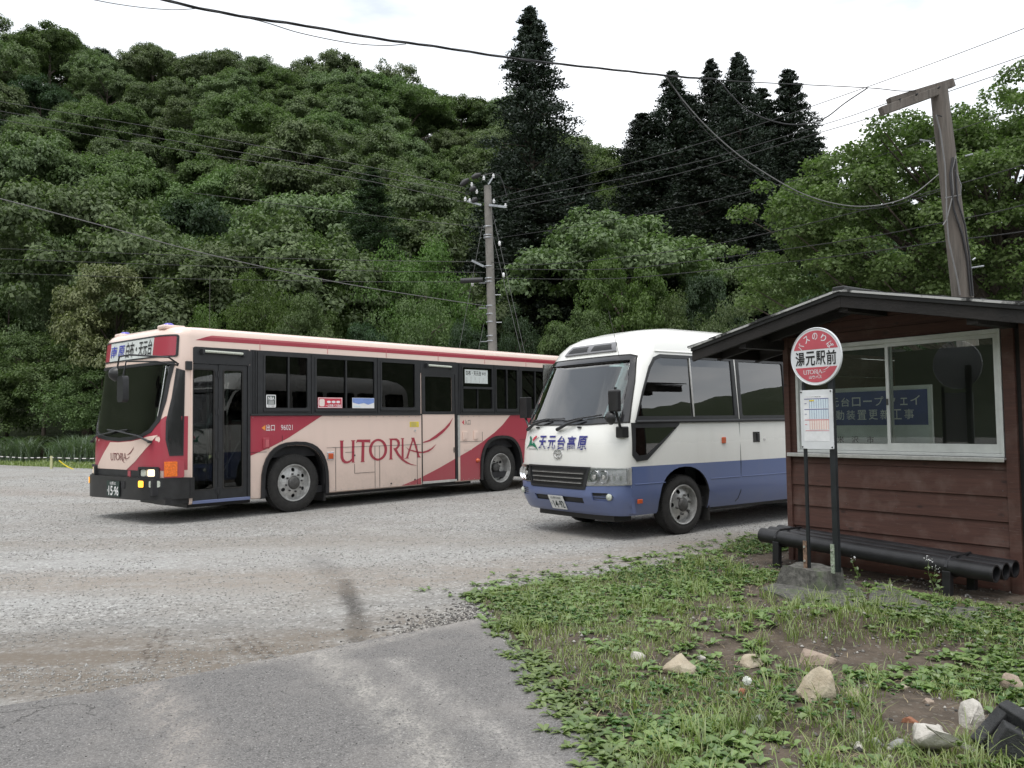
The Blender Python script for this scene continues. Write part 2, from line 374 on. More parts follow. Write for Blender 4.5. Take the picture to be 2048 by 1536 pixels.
def wheel(root, u, w, z, R, width, rimR, side, style, nbolt, nhole):
    """wheel whose outer face looks to -w (side=-1) or +w (side=1); tyre, rim, hub are parts of the wheel"""
    wh = bpy.data.objects.new('wheel', None); link(wh, root); wh.location = (u, w, z)
    if side > 0: wh.rotation_euler = (0, 0, math.pi)
    b = MB(); s = width; sh = R*.035
    prof = [(rimR, s*.04), (rimR+.015, -.004), (rimR+.05, -.012), (R*.86, -.002), (R*.95, .012), (R-.006, .035), (R, .06), (R, s-.06), (R*.95, s-.01), (rimR, s-.02)]
    b.lathe(prof, n=64, closed=True)
    nb = 72                                              # tread blocks on the shoulder
    for k in range(nb):
        a = 2*math.pi*k/nb; ca, sa = math.cos(a), math.sin(a); rr = R*.972
        b.box((rr*ca, .034, rr*sa), (R*.05, .034, R*.045), Matrix.Rotation(-a, 3, 'Y'))
    b.build('tyre', M['rubber'], wh, smooth=35)
    b = MB()
    if style == 'flat':      # front wheel: disc dished slightly, hub proud
        dz = .055
        b.lathe([(rimR+.006, .0), (rimR, -.012), (rimR-.014, -.008), (rimR-.022, .03), (rimR-.03, .10)], n=48)
        rim = b.build('rim', M['rim'], wh, smooth=40); rim_d = dz
    else:
        b.lathe([(rimR+.006, .0), (rimR, -.012), (rimR-.014, -.008), (rimR-.022, .03), (rimR-.05, .10), (rimR-.055, .17)], n=48)
        rim = b.build('rim', M['rim'], wh, smooth=40); rim_d = .15
    # disc with hand holes
    Ro = rimR-.024 if style == 'flat' else rimR-.05
    hr = .034 if R > .45 else .030; hc = Ro*.76
    loops = [ell(0, 0, Ro, Ro, 48)]+[ell(hc*math.cos(2*math.pi*(k+.5)/nhole), hc*math.sin(2*math.pi*(k+.5)/nhole), hr, hr, 12) for k in range(nhole)]
    def dish(a, b_, d):
        r = math.hypot(a, b_); k = max(0, min(1, (r/Ro-.45)/.5))
        off = rim_d*(0.15+.85*k) if style == 'flat' else rim_d+.03*(1-k)
        return (a, off-d, b_)
    plate('disc', loops, dish, -.01, 0, M['rim'], wh, step=.03, stepb=.03, smooth=30)
    b = MB()
    hz = .01 if style == 'flat' else rim_d-.01
    b.lathe([(Ro*.40, hz+.03), (Ro*.40, hz-.005), (Ro*.37, hz-.02), (Ro*.30, hz-.035), (Ro*.12, hz-.045), (0.001, hz-.045)], n=32)
    b.build('hub', M['rim_dark'], wh, smooth=40)
    br = Ro*.53
    for k in range(nbolt):
        a = 2*math.pi*(k+.25)/nbolt; b = MB()
        y = (rim_d*.15 if style == 'flat' else rim_d+.025); b.lathe([(.016, y+.01), (.016, y-.022), (.010, y-.034), (.001, y-.034)], c=(br*math.cos(a), 0, br*math.sin(a)), n=8)
        b.build('wheel_nut', M['rim_dark'], wh, smooth=30)
    b = MB(); b.lathe([(Ro, .2), (.001, .2)], n=24); b.build('brake_drum', M['dark'], wh)
    return wh

# ------------------------------------------------------------------ crimson and cream city bus
BUS = empty('bus', (-3.798, 14.1615, 0), rad(90-42.9), 'crimson and cream city bus with folding front door and large swoosh logo along its side', 'bus')
BZ = [.28, .30, .60, 1.30, 2.55, 2.92, 2.98, 3.03, 3.07, 3.10, 3.115]
BT = [.03, .0, 0, 0, 0, 0, .012, .045, .12, .33, .75]
BC = [-2.33, -2.36, -2.41, -2.41, -2.25, -2.21, -2.19, -2.15, -2.08, -1.85, -1.4]
BS = [-1.81, -1.81, -1.81, -1.81, -1.81, -1.81, -1.80, -1.77, -1.70, -1.45, -1.0]
BW, BR = 2.49, 8.1
def bus_fn(z): return outline_pts(z, BZ, BW, BS, BC, BT, BR, 8, .6, .055)
def bus_u(w, z):
    t = itp(z, BZ, BT); c = itp(z, BZ, BC); s0 = itp(z, BZ, BS); s = (w-BW/2)/(BW/2-t); s = max(-1, min(1, s))
    return s0-(s0-c+.055*s*BW/2)*max(0, 1-abs(s)**8)**.6
def nrm_map(fu, W):
    def f(a, b, d):
        e = .004; a0, a1 = max(0.0, a-e), min(W, a+e); g = (fu(a1, b)-fu(a0, b))/(a1-a0); h = (fu(a, b+.02)-fu(a, b-.02))/.04
        L = math.sqrt(1+g*g+h*h); return (fu(a, b)-d/L, a+d*g/L, b+d*h/L)
    return f
bus_front = nrm_map(bus_u, BW)
def arch(cu, hw, top, zb=.2, n=16, pw=2.6):
    return [(cu-hw, zb)]+[(cu-hw*math.copysign(abs(math.cos(math.pi*k/n))**(2/pw), math.cos(math.pi*k/n)), .45+(top-.45)*abs(math.sin(math.pi*k/n))**(2/pw)) for k in range(n+1)]+[(cu+hw, zb)]
bus_windows = [(-.56, .33, 1.76, 2.71), (.45, 1.79, 1.76, 2.71), (1.90, 2.79, 1.78, 2.71), (4.03, 4.97, 1.76, 2.70), (5.04, 5.78, 1.76, 2.70), (5.86, 6.85, 1.76, 2.70), (6.93, 7.75, 1.76, 2.70)]
near = [rect(*w) for w in bus_windows]+[rect(-1.78, -.81, .25, 2.50), rect(2.935, 3.84, .25, 2.52)]+[arch(.06, .60, 1.15), arch(5.21, .60, 1.16)]
far = [rect(-1.5, -.4, 1.6, 2.71), rect(-.3, 1.1, 1.76, 2.71), rect(1.2, 2.6, 1.76, 2.71), rect(2.7, 4.1, 1.76, 2.71), rect(4.2, 5.6, 1.76, 2.71), rect(5.7, 7.1, 1.76, 2.71), arch(.06, .60, 1.15), arch(5.21, .60, 1.16)]
# windscreen outline in (w, z): narrower at the foot, with rounded lower corners
def wsp(g=0.0):
    L = [(.09-g, 2.50+g), (.12-g, 2.2), (.14-g, 1.9), (.19-g, 1.58), (.30-g, 1.42-g*.6), (.5, 1.345-g), (.8, 1.31-g), (1.245, 1.29-g), (1.69, 1.31-g), (1.99, 1.345-g), (2.19+g, 1.42-g*.6), (2.30+g, 1.58), (2.35+g, 1.9), (2.37+g, 2.2), (2.40+g, 2.50+g)]
    return L
ws_in = [(.12, 2.47), (.15, 2.2), (.17, 1.9), (.225, 1.60), (.33, 1.46), (.52, 1.385), (.8, 1.35), (1.245, 1.33), (1.69, 1.35), (1.97, 1.385), (2.16, 1.46), (2.265, 1.60), (2.32, 1.9), (2.34, 2.2), (2.37, 2.47)]
def qw(g=0.0): return [(.016-g*.15, 2.36+g), (.052+g, 2.40+g), (.070+g, 1.95), (.100+g, 1.58), (.090+g, 1.30), (.068+g*.5, 1.06-g), (.014-g*.15, 1.06-g)]
cut = [cutter(near, -.3, .5), cutter(far, BW-.5, BW+.3), cutter([ws_in], -3.2, -1.95, 'x'), cutter([rect(-3.2, -1.835, .1, .45)], -.3, BW+.3)]
body = body_shell('body', BZ, bus_fn, [M['cream']], BUS, cut)
# livery
plate('livery_band', [[(-.80, 1.66), (.603, 1.66), (.25, 1.462), (-.091, 1.275), (-.45, 1.12), (-.78, 1.005), (-.80, 1.0)]], side_map, 0, .003, M['crimson'], BUS)
Z2 = lambda u: itp(u, [2.404, 2.9, 3.4, 3.82, 4.25, 4.62, 5.0, 5.25, 5.509], [.303, .43, .60, .759, .92, 1.086, 1.28, 1.44, 1.655])
def under(u0, u1, zb, n=10): return [(u0+(u1-u0)*k/n, Z2(u0+(u1-u0)*k/n)) for k in range(n+1)]+[(u1, zb), (u0, zb)]
plate('livery_band', [under(2.404, 2.90, .302)], side_map, 0, .003, M['crimson'], BUS)
ar = [p for p in arch(5.21, .60, 1.16, .302)]
plate('livery_band', [[(3.97, .302), (3.97, Z2(3.97)), (4.25, .92), (4.62, 1.086), (5.0, 1.28), (5.25, 1.44), (5.509, 1.658), (8.0, 1.658), (8.0, .302)]+ar[::-1]], side_map, 0, .003, M['crimson'], BUS)
plate('livery_band', [[(-1.744, 2.858), (8.0, 2.858), (8.0, 2.918), (-1.57, 2.918)]], side_map, 0, .003, M['crimson'], BUS)
pinkstripe = paint('light_crimson', (.52, .12, .14), dirt=.1)
plate('livery_band', [[(-1.57, 2.9185), (8.0, 2.9185), (8.0, 2.948), (-1.47, 2.948)]], side_map, 0, .003, pinkstripe, BUS)
# front: crimson below the windscreen with a slanting cream field
fr_out = [(.003, .824), (.003, 1.66), (.12, 1.66)]+[p for p in wsp(-.005)[3:12]]+[(2.37, 1.66), (2.487, 1.66), (2.487, .824)]
plate('front_panel', [fr_out], bus_front, 0, .004, M['crimson'], BUS, step=.01)
plate('livery_field', [[(2.03, .826), (1.93, .93), (1.75, 1.09), (1.53, 1.262), (1.245, 1.258), (.8, 1.278), (.5, 1.312), (.36, 1.345), (.185, 1.37), (.30, 1.22), (.46, 1.10), (.66, .97), (.96, .826)]], bus_front, .004, .009, M['cream'], BUS, step=.01)
# windscreen surround and glass
ws = plate('windscreen', [wsp(.015), ws_in], bus_front, -.02, .012, M['black_trim'], BUS, step=.04)
plate('pane', [ws_in], bus_front, -.012, -.006, M['gl_wind'], ws, step=.04, smooth=60)
qf = plate('quarter_window', [qw(.012), qw(-.004)], bus_front, 0, .010, M['black_trim'], BUS, step=.006)
plate('pane', [qw(0)], bus_front, .002, .005, M['black_gloss'], qf, step=.006)
b = MB(); b.tube([bus_front(.16, 2.44, .03), bus_front(.175, 2.0, .035), bus_front(.20, 1.66, .03)], .008); b.build('windscreen_trim', M['chrome'], BUS)
# wipers
for (w0, w1, w2) in ((2.2, 1.95, 1.35), (.26, .55, 1.25)):
    b = MB(); p0 = bus_front(w0, 1.27, .05); p1 = bus_front(w1, 1.36, .06)
    b.tube([p0, p1, bus_front(w2, 1.43, .035)], [.02, .012, .008]); b.tube([bus_front(w2-.35*(1 if w0 > 1 else -1), 1.42, .025), bus_front(w2+.3*(1 if w0 > 1 else -1), 1.46, .025)], .009)
    b.box(p0, (.05, .05, .04)); b.build('wiper', M['black_trim'], BUS)
# destination sign
dsg = plate('destination_sign', [rect(.055, 2.435, 2.585, 2.935, .03), rect(.075, 2.415, 2.605, 2.915, .02)], bus_front, -.01, .012, M['black_trim'], BUS, step=.02)
plate('side_screen', [rect(.078, .50, 2.607, 2.913)], bus_front, 0, .004, M['crimson'], dsg, step=.02); plate('side_screen', [rect(1.99, 2.412, 2.607, 2.913)], bus_front, 0, .004, M['crimson'], dsg, step=.02)
plate('sign_roll', [rect(.51, 1.98, 2.607, 2.913)], bus_front, 0, .005, M['roll_white'], dsg, step=.05)
lettering('南', (1.94, 1.72, 2.665, 2.855), bus_front, .014, M['ink_blue'], dsg, weight=.006, step=.05)
lettering('原', (1.67, 1.45, 2.665, 2.855), bus_front, .014, M['ink_blue'], dsg, weight=.006, step=.05)
lettering('白布・天元台', (1.40, .53, 2.635, 2.89), bus_front, .014, M['ink_black'], dsg, weight=.01, step=.05)
# headlamps, indicators, grille
for s in (0, 1):
    f = (lambda a: a) if s == 0 else (lambda a: BW-a)
    q = lambda a0, a1: (min(f(a0), f(a1)), max(f(a0), f(a1)))
    a, c = q(.15, .50); hl = plate('headlamp', [rect(a, c, .70, .885, .03), rect(a+.04, c-.04, .735, .85, .02)], bus_front, -.01, .055, M['black_trim'], BUS, step=.03)
    plate('lamp_back', [rect(a+.035, c-.035, .73, .855)], bus_front, 0, .008, M['reflector'], hl, step=.03)
    a, c = q(.195, .30); plate('lens', [rect(a, c, .742, .845, .02)], bus_front, .01, .035, M['lit_warm'], hl, step=.03)
    a, c = q(.34, .45); plate('lens', [rect(a, c, .742, .845, .02)], bus_front, .01, .035, M['lens_clear'], hl, step=.03)
    a, c = q(.012, .11); ts = plate('turn_signal', [rect(a, c, .715, .985, .01)], bus_front, 0, .055, M['crimson'], BUS, step=.012)
    plate('lens', [rect(min(f(.035), f(.105)), max(f(.035), f(.105)), .735, .965, .008)], bus_front, .055, .075, M['amber'], ts, step=.012)
plate('lower_grille', [rect(.50, 1.99, .72, .822)], bus_front, 0, .012, M['black_trim'], BUS, step=.1)
plate('tow_plate', [rect(.80, .89, .725, .815)], bus_front, .012, .02, M['crimson'], BUS, step=.1)
# UTORIA lettering traced as (u, z) on the side
LOGO = {'U': [(0.972, 1.209), (1.069, 1.206), (1.048, 1.186), (1.047, 0.933), (1.06, 0.875), (1.102, 0.833), (1.139, 0.826), (1.193, 0.841), (1.235, 0.874), (1.244, 1.181), (1.216, 1.207), (1.322, 1.207), (1.298, 1.186), (1.289, 0.814), (1.308, 0.798), (1.235, 0.799), (1.236, 0.831), (1.193, 0.803), (1.136, 0.787), (1.074, 0.794), (1.019, 0.831), (0.989, 0.901), (0.983, 1.188)], 'T': [(1.358, 1.216), (1.662, 1.211), (1.652, 1.147), (1.622, 1.16), (1.526, 1.164), (1.514, 0.822), (1.528, 0.797), (1.427, 0.8), (1.449, 0.824), (1.461, 1.166), (1.365, 1.172), (1.329, 1.15)], 'R': [(2.093, 1.217), (2.283, 1.218), (2.346, 1.183), (2.369, 1.127), (2.36, 1.066), (2.313, 1.019), (2.289, 1.008), (2.336, 0.933), (2.398, 0.863), (2.492, 0.786), (2.635, 0.714), (2.813, 0.664), (2.651, 0.69), (2.523, 0.727), (2.397, 0.802), (2.304, 0.885), (2.242, 0.973), (2.204, 1.029), (2.258, 1.033), (2.302, 1.068), (2.309, 1.129), (2.283, 1.172), (2.229, 1.186), (2.175, 1.185), (2.172, 0.842), (2.194, 0.817), (2.09, 0.819), (2.115, 0.838), (2.124, 1.195)], 'I': [(2.385, 1.218), (2.48, 1.218), (2.456, 1.196), (2.457, 0.82), (2.405, 0.854), (2.414, 1.197)], 'A': [(2.648, 1.222), (2.729, 1.222), (2.861, 0.858), (2.905, 0.827), (2.79, 0.829), (2.812, 0.856), (2.701, 1.162), (2.569, 0.84), (2.591, 0.82), (2.46, 0.818), (2.521, 0.837), (2.672, 1.184)], 'S1': [(2.502, 1.056), (2.59, 0.998), (2.686, 0.98), (2.808, 0.951), (2.931, 0.936), (3.048, 0.958), (3.183, 1.004), (3.311, 1.083), (3.216, 0.99), (3.114, 0.936), (2.98, 0.909), (2.848, 0.914), (2.718, 0.944), (2.59, 0.979)], 'S2': [(2.958, 1.13), (3.117, 1.17), (3.288, 1.256), (3.531, 1.393), (3.673, 1.508), (3.778, 1.612), (3.673, 1.443), (3.513, 1.316), (3.321, 1.204), (3.134, 1.138), (2.958, 1.111)]}
def logo_loops():
    L = [[LOGO[k]] for k in 'UTRIA']+[[LOGO['S1']], [LOGO['S2']]]
    L.append([ell(1.841, 1.014, .214, .205, 36), ell(1.840, 1.014, .150, .165, 36)]); return L
def logo_text(mapping, d, mat, parent, tf=lambda p: p, step=None, name='logo_lettering'):
    P = []; T = []
    for lp in logo_loops():
        ll = [[tf(p) for p in l] for l in lp]; pts, tr = flat2d(ll); T += [tuple(i+len(P) for i in t) for t in tr]; P += pts
    return from2d(name, P, T, mapping, None, d, mat, parent, step)
logo_text(side_map, .0055, M['crimson'], BUS)
logo_text(bus_front, .015, simple('maroon_ink', (.16, .03, .035), .4), BUS, lambda p: (1.50-(p[0]-.972)*(.80/2.806), .93+(p[1]-.664)*(.27/.948)), step=.02)
# window band on the side: black surround, windows with frames and panes
wb = plate('window_surround', [rect(-.80, 2.90, 1.675, 2.757)]+[rect(*inset(w, .01)) for w in bus_windows[:3]], side_map, 0, .006, M['black_trim'], BUS)
plate('window_surround', [rect(3.88, 7.95, 1.675, 2.752)]+[rect(*inset(w, .01)) for w in bus_windows[3:]], side_map, 0, .006, M['black_trim'], BUS)
b = MB(); b.bx(-.80, 2.90, -.03, 0, 1.660, 1.690); b.bx(3.88, 7.95, -.03, 0, 1.660, 1.690); b.build('sill_moulding', M['black_trim'], BUS, bevel=.006)
for i, w in enumerate(bus_windows):
    fr_ = plate('window', [rect(*w, .03), rect(*inset(w, .035), .03)], side_map, -.03, .014, M['black_trim'], BUS)
    wi = inset(w, .03); mid = (wi[0]+wi[1])/2+(.04 if i == 0 else 0)
    if i == 3:
        plate('pane', [rect(wi[0], wi[1], wi[2], 2.22)], side_map, -.02, -.015, M['gl_tint'], fr_); b = MB(); b.bx(mid-.01, mid+.01, -.008, .02, wi[2], 2.22); b.bx(wi[0]-.01, wi[1]+.01, -.03, .02, 2.215, 2.26); b.build('glazing_bar', M['black_trim'], fr_)
        plate('pane', [rect(wi[0], wi[1], 2.255, wi[3])], side_map, -.02, -.015, M['gl_tint'], fr_)
        bd = plate('route_board', [rect(4.14, 4.82, 2.335, 2.625)], side_map, -.014, -.010, M['roll_white'], fr_)
        lettering('白布・天元台', (4.17, 4.62, 2.50, 2.60), side_map, -.009, M['ink_black'], fr_, weight=.02)
        lettering('ゆき', (4.65, 4.76, 2.51, 2.58), side_map, -.009, M['ink_black'], fr_, weight=.02)
        for k, col in enumerate(('白布温泉', '湯元駅前', '南原', '米沢駅前', '山大')):
            for j, ch in enumerate(col):
                lettering(ch, (4.175+k*.125, 4.205+k*.125, 2.46-j*.03-.024, 2.46-j*.03), side_map, -.009, M['ink_grey'], fr_)
    elif i == 2:
        plate('pane', [rect(*wi)], side_map, -.02, -.015, M['gl_tint'], fr_)
    else:
        for k, (a, c) in enumerate(((wi[0], mid+.015), (mid-.015, wi[1]))):
            plate('pane', [rect(a, c, wi[2], wi[3])], side_map, -.026+k*.010, -.022+k*.010, M['gl_tint'], fr_)
        b = MB(); b.bx(mid-.014, mid+.014, -.010, .026, wi[2], wi[3]); b.build('glazing_bar', M['black_trim'], fr_)
    b = MB(); b.bx(w[0], w[1], -.028, -.006, w[2]-.03, w[2]+.008); b.build('lower_rail', M['black_trim'], fr_, bevel=.004)
for u in (-.66, -.70, -.74, .39, 1.845, 3.95, 3.99, 5.005, 5.82, 6.89):
    b = MB(); b.bx(u-.012, u+.012, -.022, -.004, 1.69, 2.75); b.build('window_pillar', M['black_trim'], BUS, bevel=.004)
# stickers on the panes
st = plate('sticker', [rect(-.515, -.335, 1.80, 2.015, .015)], side_map, .022, .026, M['ink_white'], BUS)
plate('sticker_field', [rect(-.50, -.35, 1.85, 2.0)], side_map, .0265, .0275, M['plate_green'], st); lettering('NBA', (-.485, -.365, 1.925, 1.985), side_map, .030, M['ink_white'], st, weight=.03)
b = MB(); [b.bx(-.48, -.37, -.031, -.029, z, z+.008) for z in (1.905, 1.885, 1.865)]; b.build('small_print', M['ink_white'], st)
lettering('日本バス協会', (-.49, -.36, 1.812, 1.838), side_map, .029, M['ink_black'], st)
st = plate('sticker', [rect(.50, 1.02, 1.795, 1.985)], side_map, .0205, .024, M['ink_red'], BUS)
plate('sticker_field', [rect(.505, 1.015, 1.80, 1.98), rect(.515, 1.005, 1.81, 1.97)], side_map, .024, .0245, M['ink_white'], st)
for k in range(3): plate('sticker_spot', [ell(.73+k*.10, 1.905, .042, .022, 16)], side_map, .0245, .0255, M['ink_white'], st)
plate('sticker_spot', [rect(.53, .64, 1.825, 1.955, .03)], side_map, .0245, .0255, M['ink_pink'], st)
lettering('〜山形県バス協会', (.66, .99, 1.815, 1.865), side_map, .027, M['ink_white'], st, weight=.02)
st = plate('sticker', [rect(1.24, 1.74, 1.795, 1.985)], side_map, .0205, .024, M['ink_white'], BUS)
plate('sticker_field', [[(1.245, 1.98), (1.735, 1.98), (1.735, 1.90), (1.6, 1.86), (1.5, 1.89), (1.38, 1.87), (1.245, 1.90)]], side_map, .0245, .0255, simple('sky_print', (.20, .30, .62), .5), st)
plate('sticker_spot', [rect(1.27, 1.42, 1.81, 1.845)], side_map, .0245, .0255, M['ink_paleblue'], st)
# door to the front: header with lamp, two leaves of a folding door
hd = plate('door_header', [rect(-1.79, -.80, 2.49, 2.755, .05)], side_map, 0, .010, M['black_trim'], BUS)
b = MB(); b.tube([(-1.62, -.055, 2.685), (-.96, -.055, 2.675)], .022, 12); b.build('tube_lamp', M['lens_clear'], hd, smooth=40)
b = MB(); b.bx(-1.66, -1.62, -.085, 0, 2.64, 2.72); b.bx(-.96, -.92, -.085, 0, 2.63, 2.71); b.bx(-1.62, -.96, -.04, 0, 2.70, 2.715); b.build('lamp_bracket', M['black_trim'], hd, bevel=.005)
b = MB(); b.bx(-1.815, -1.785, -.012, .03, .30, 2.76); b.build('door_post', M['cream'], BUS, bevel=.006)
b = MB(); b.bx(-.845, -.795, -.016, .03, .30, 2.50); b.build('door_pillar', M['black_trim'], BUS, bevel=.006)
b = MB(); b.bx(-1.785, -.80, -.02, .04, .285, .335); b.build('door_step_edge', M['blue'], BUS, bevel=.006)
def door_leaf(x0, x1, z0, z1, gx0, gx1, gz0, gz1, y, mat=M['black_trim'], gl=M['gl_door'], name='folding_door_leaf'):
    mp_ = lambda a, b_, d: (a, y-d, b_)
    lf = plate(name, [rect(x0, x1, z0, z1, .02), rect(gx0, gx1, gz0, gz1, .03)], mp_, -.015, .015, mat, BUS)
    plate('pane', [rect(gx0-.008, gx1+.008, gz0-.008, gz1+.008)], mp_, -.003, .003, gl, lf)
    plate('pane_seal', [rect(gx0-.015, gx1+.015, gz0-.015, gz1+.015, .03), rect(gx0+.008, gx1-.008, gz0+.008, gz1-.008, .03)], mp_, .015, .021, M['rubber'], lf); return lf
l1 = door_leaf(-1.78, -1.362, .335, 2.485, -1.775, -1.43, .50, 2.40, .02); l2 = door_leaf(-1.352, -.85, .335, 2.485, -1.265, -.935, .50, 2.40, .02)
for z in (.47, 1.03, 1.72, 2.33):
    b = MB(); b.tube([(-1.357, .0, z-.05), (-1.357, .0, z+.05)], .02, 10); b.bx(-1.40, -1.315, -.004, .006, z-.04, z+.04); b.build('hinge', M['black_trim'], BUS, smooth=40)
# rear entry door, a sliding leaf: cream and crimson below, window above
rd = plate('sliding_door', [rect(2.945, 3.825, .345, 2.50, .015), rect(3.02, 3.745, 1.735, 2.44, .03)], side_map, -.02, -.004, M['cream'], BUS)
plate('door_window_frame', [rect(2.945, 3.825, 1.68, 2.50), rect(3.02, 3.745, 1.735, 2.44, .03)], side_map, -.004, .004, M['black_trim'], rd); plate('pane', [rect(3.01, 3.755, 1.725, 2.45)], side_map, -.014, -.008, M['gl_tint'], rd)
plate('livery_band', [under(2.948, 3.822, .35)], side_map, -.004, .0, M['crimson'], rd)
b = MB(); b.bx(3.785, 3.80, -.014, -.004, .89, 1.0); b.build('door_handle', M['black_trim'], rd)
plate('door_header', [rect(2.90, 3.88, 2.50, 2.757)], side_map, 0, .010, M['black_trim'], BUS)
b = MB(); b.tube([(3.06, -.05, 2.66), (3.70, -.05, 2.65)], .022, 12); b.build('tube_lamp', M['lens_clear'], BUS, smooth=40)
b = MB(); b.bx(3.02, 3.06, -.08, 0, 2.62, 2.70); b.bx(3.70, 3.74, -.08, 0, 2.61, 2.69); b.build('lamp_bracket', M['black_trim'], BUS, bevel=.005)
b = MB(); b.bx(3.84, 3.90, -.012, .04, .31, 2.50); b.build('door_pillar', M['black_trim'], BUS, bevel=.004); b = MB(); b.bx(3.905, 3.965, -.006, .02, .80, 1.67); b.build('guide_rail', M['alu'], BUS)
b = MB(); b.bx(2.92, 2.945, -.006, .03, .31, 2.50); b.build('door_seal', M['rubber'], BUS)
b = MB(); b.bx(2.93, 3.84, -.035, .03, .30, .345); b.build('door_step_edge', M['alu'], BUS, bevel=.005)
# side markings and fittings
plate('arrow_mark', [[(-.59, 1.458), (-.52, 1.505), (-.52, 1.411)]], side_map, .003, .005, M['ink_orange'], BUS)
lettering('出口', (-.505, -.345, 1.405, 1.515), side_map, .006, M['ink_white'], BUS, weight=.006)
lettering('96021', (-.225, .0, 1.415, 1.505), side_map, .006, M['ink_white'], BUS, weight=-.004)
plate('arrow_mark', [[(4.03, 1.51), (4.085, 1.56), (4.085, 1.46)]], side_map, 0, .003, M['ink_red'], BUS)
lettering('入口', (4.10, 4.27, 1.455, 1.565), side_map, .004, M['ink_black'], BUS)
lb = plate('yellow_label', [rect(2.62, 2.85, 1.43, 1.535)], side_map, 0, .003, M['ink_yellow'], BUS)
b = MB(); [b.bx(2.64, 2.82-.03*(k % 2), -.0045, -.003, 1.445+k*.022, 1.453+k*.022) for k in range(4)]; b.build('small_print', M['ink_grey'], lb)
def seam(x0, x1, z0, z1, d=0.0015, r=.003):
    b = MB(); b.bx(min(x0, x1)-r, max(x0, x1)+r, -d-.003, -d, min(z0, z1)-r, max(z0, z1)+r); return b.build('panel_seam', M['dark'], BUS)
for q in ((.70, 2.89, 1.085, 1.085), (.885, .885, .30, 1.083), (1.765, 1.765, .30, 1.083), (1.875, 1.875, .30, 1.083), (2.80, 2.80, .30, 1.083), (-.79, -.50, 1.055, 1.055), (3.97, 4.63, 1.105, 1.105), (5.80, 7.95, 1.11, 1.11), (4.62, 4.62, 1.105, 1.30), (1.30, 1.76, .60, .60), (1.30, 1.30, .60, .77), (1.10, 1.30, .99, .99), (-.54, -.54, .30, .50), (-.20, -.20, 1.22, 1.32)): seam(*q, d=.004)
for (u, z, mt) in ((-.51, 1.20, 'crimson'), (4.10, 1.235, 'cream'), (4.42, 1.235, 'cream')):
    b = MB(); b.bx(u-.06, u+.06, -.028, 0, z-.09, z+.09); fl = b.build('vent_box', M[mt], BUS, bevel=.01); b = MB(); b.bx(u-.02, u+.045, -.033, -.028, z-.065, z+.06); b.build('louvre', pinkstripe if mt == 'crimson' else M['cream'], fl, bevel=.003)
b = MB(); b.bx(4.08, 4.30, -.006, 0, .93, 1.04); b.build('filler_flap', M['cream'], BUS, bevel=.02)
b = MB(); b.tube([(2.745, -.02, 1.36), (2.745, 0, 1.36)], .022, 14); b.build('lock', M['chrome'], BUS, smooth=40)
b = MB(); b.bx(.70, .84, -.02, 0, .865, 1.015); ml = b.build('side_marker', M['chrome'], BUS, bevel=.015); b = MB(); b.bx(.72, .82, -.036, -.02, .885, .985); b.build('lens', M['orange_lens'], ml, bevel=.012)
b = MB(); b.lathe([(.001, -.06), (.03, -.05), (.045, -.02), (.05, 0)], c=(4.47, 0, .70), n=20); o = b.build('side_lamp', M['orange_lens'], BUS, smooth=60); o.scale = (1, 1, 1)
for (u, z) in ((2.15, .36), (1.30, .93), (2.74, .40)):
    b = MB(); b.tube([(u, -.012, z), (u, 0, z)], .016, 12); b.build('latch', M['rim_dark'], BUS)
for u in (-.62, .72, 2.05, 3.38, 4.72, 6.05, 7.4):
    b = MB(); b.bx(u-.004, u+.004, -.0045, -.001, 2.765, 2.955); b.build('roof_seam', pinkstripe, BUS)
b = MB()
for u in np.arange(-.75, 7.9, .16):
    if not (-.6 < u < .75 or 4.6 < u < 5.85 or 2.9 < u < 3.95): b.box((u, -.004, 1.635), (.012, .006, .012)); b.box((u, -.004, .325), (.012, .006, .012))
b.build('rivets', M['rim'], BUS)['kind'] = 'stuff'
# wheel arch lips
for cu in (.06, 5.21):
    A = arch(cu, .60, 1.155); Bo = arch(cu, .665, 1.215)
    loop = [p for p in Bo if p[1] >= .2]+[p for p in A[::-1] if p[1] >= .2]
    loop = [(p[0], max(p[1], .28)) for p in loop]
    plate('wheel_arch', [loop], side_map, -.15, .035, M['bumper'], BUS, smooth=30)
    b = MB(); b.bx(cu-.68, cu+.68, .12, 1.1, .95, 1.25); b.bx(cu-.70, cu-.66, .03, 1.1, .35, 1.2); b.bx(cu+.66, cu+.70, .03, 1.1, .30, 1.2); b.build('wheel_well', M['dark'], BUS)
# bumper wrapping the nose
bp = [rect(-.02, 2.51, .40, .70, .03)]
def bump_map(a, b_, d):
    s = (a-BW/2)/(BW/2+.02); s = max(-1, min(1, s)); return (-1.835-(.645+.055*s*1.2)*max(0, 1-abs(s)**9)**.55-d+.0, a+(-.012 if a < .01 else .012 if a > 2.48 else 0), b_)
bmp = plate('bumper', [[(-.03, .385), (.45, .375), (2.1, .355), (2.33, .37), (2.52, .54), (2.52, .70), (2.49, .715), (0.0, .715), (-.03, .70)]], bump_map, -.07, 0, M['bumper'], BUS, step=.02, smooth=35)
b = MB(); b.bx(-2.36, -1.86, .10, 2.38, .45, .70); b.build('bumper_core', M['dark'], BUS)
b = MB(); b.bx(-2.2, -1.82, .02, .42, .30, .41); b.build('tow_bracket', M['bumper'], BUS)
for (a, mt) in ((.08, 'lens_clear'), (.30, 'lit_amber'), (2.22, 'lit_amber'), (2.40, 'lens_clear')):
    fx = plate('lamp_bezel', [rect(a-.012, a+.125, .565, .685, .02)], bump_map, 0, .006, M['black_trim'], bmp, step=.02); plate('lens', [rect(a, a+.113, .575, .675, .02)], bump_map, .006, .016, M[mt], bmp, step=.02)
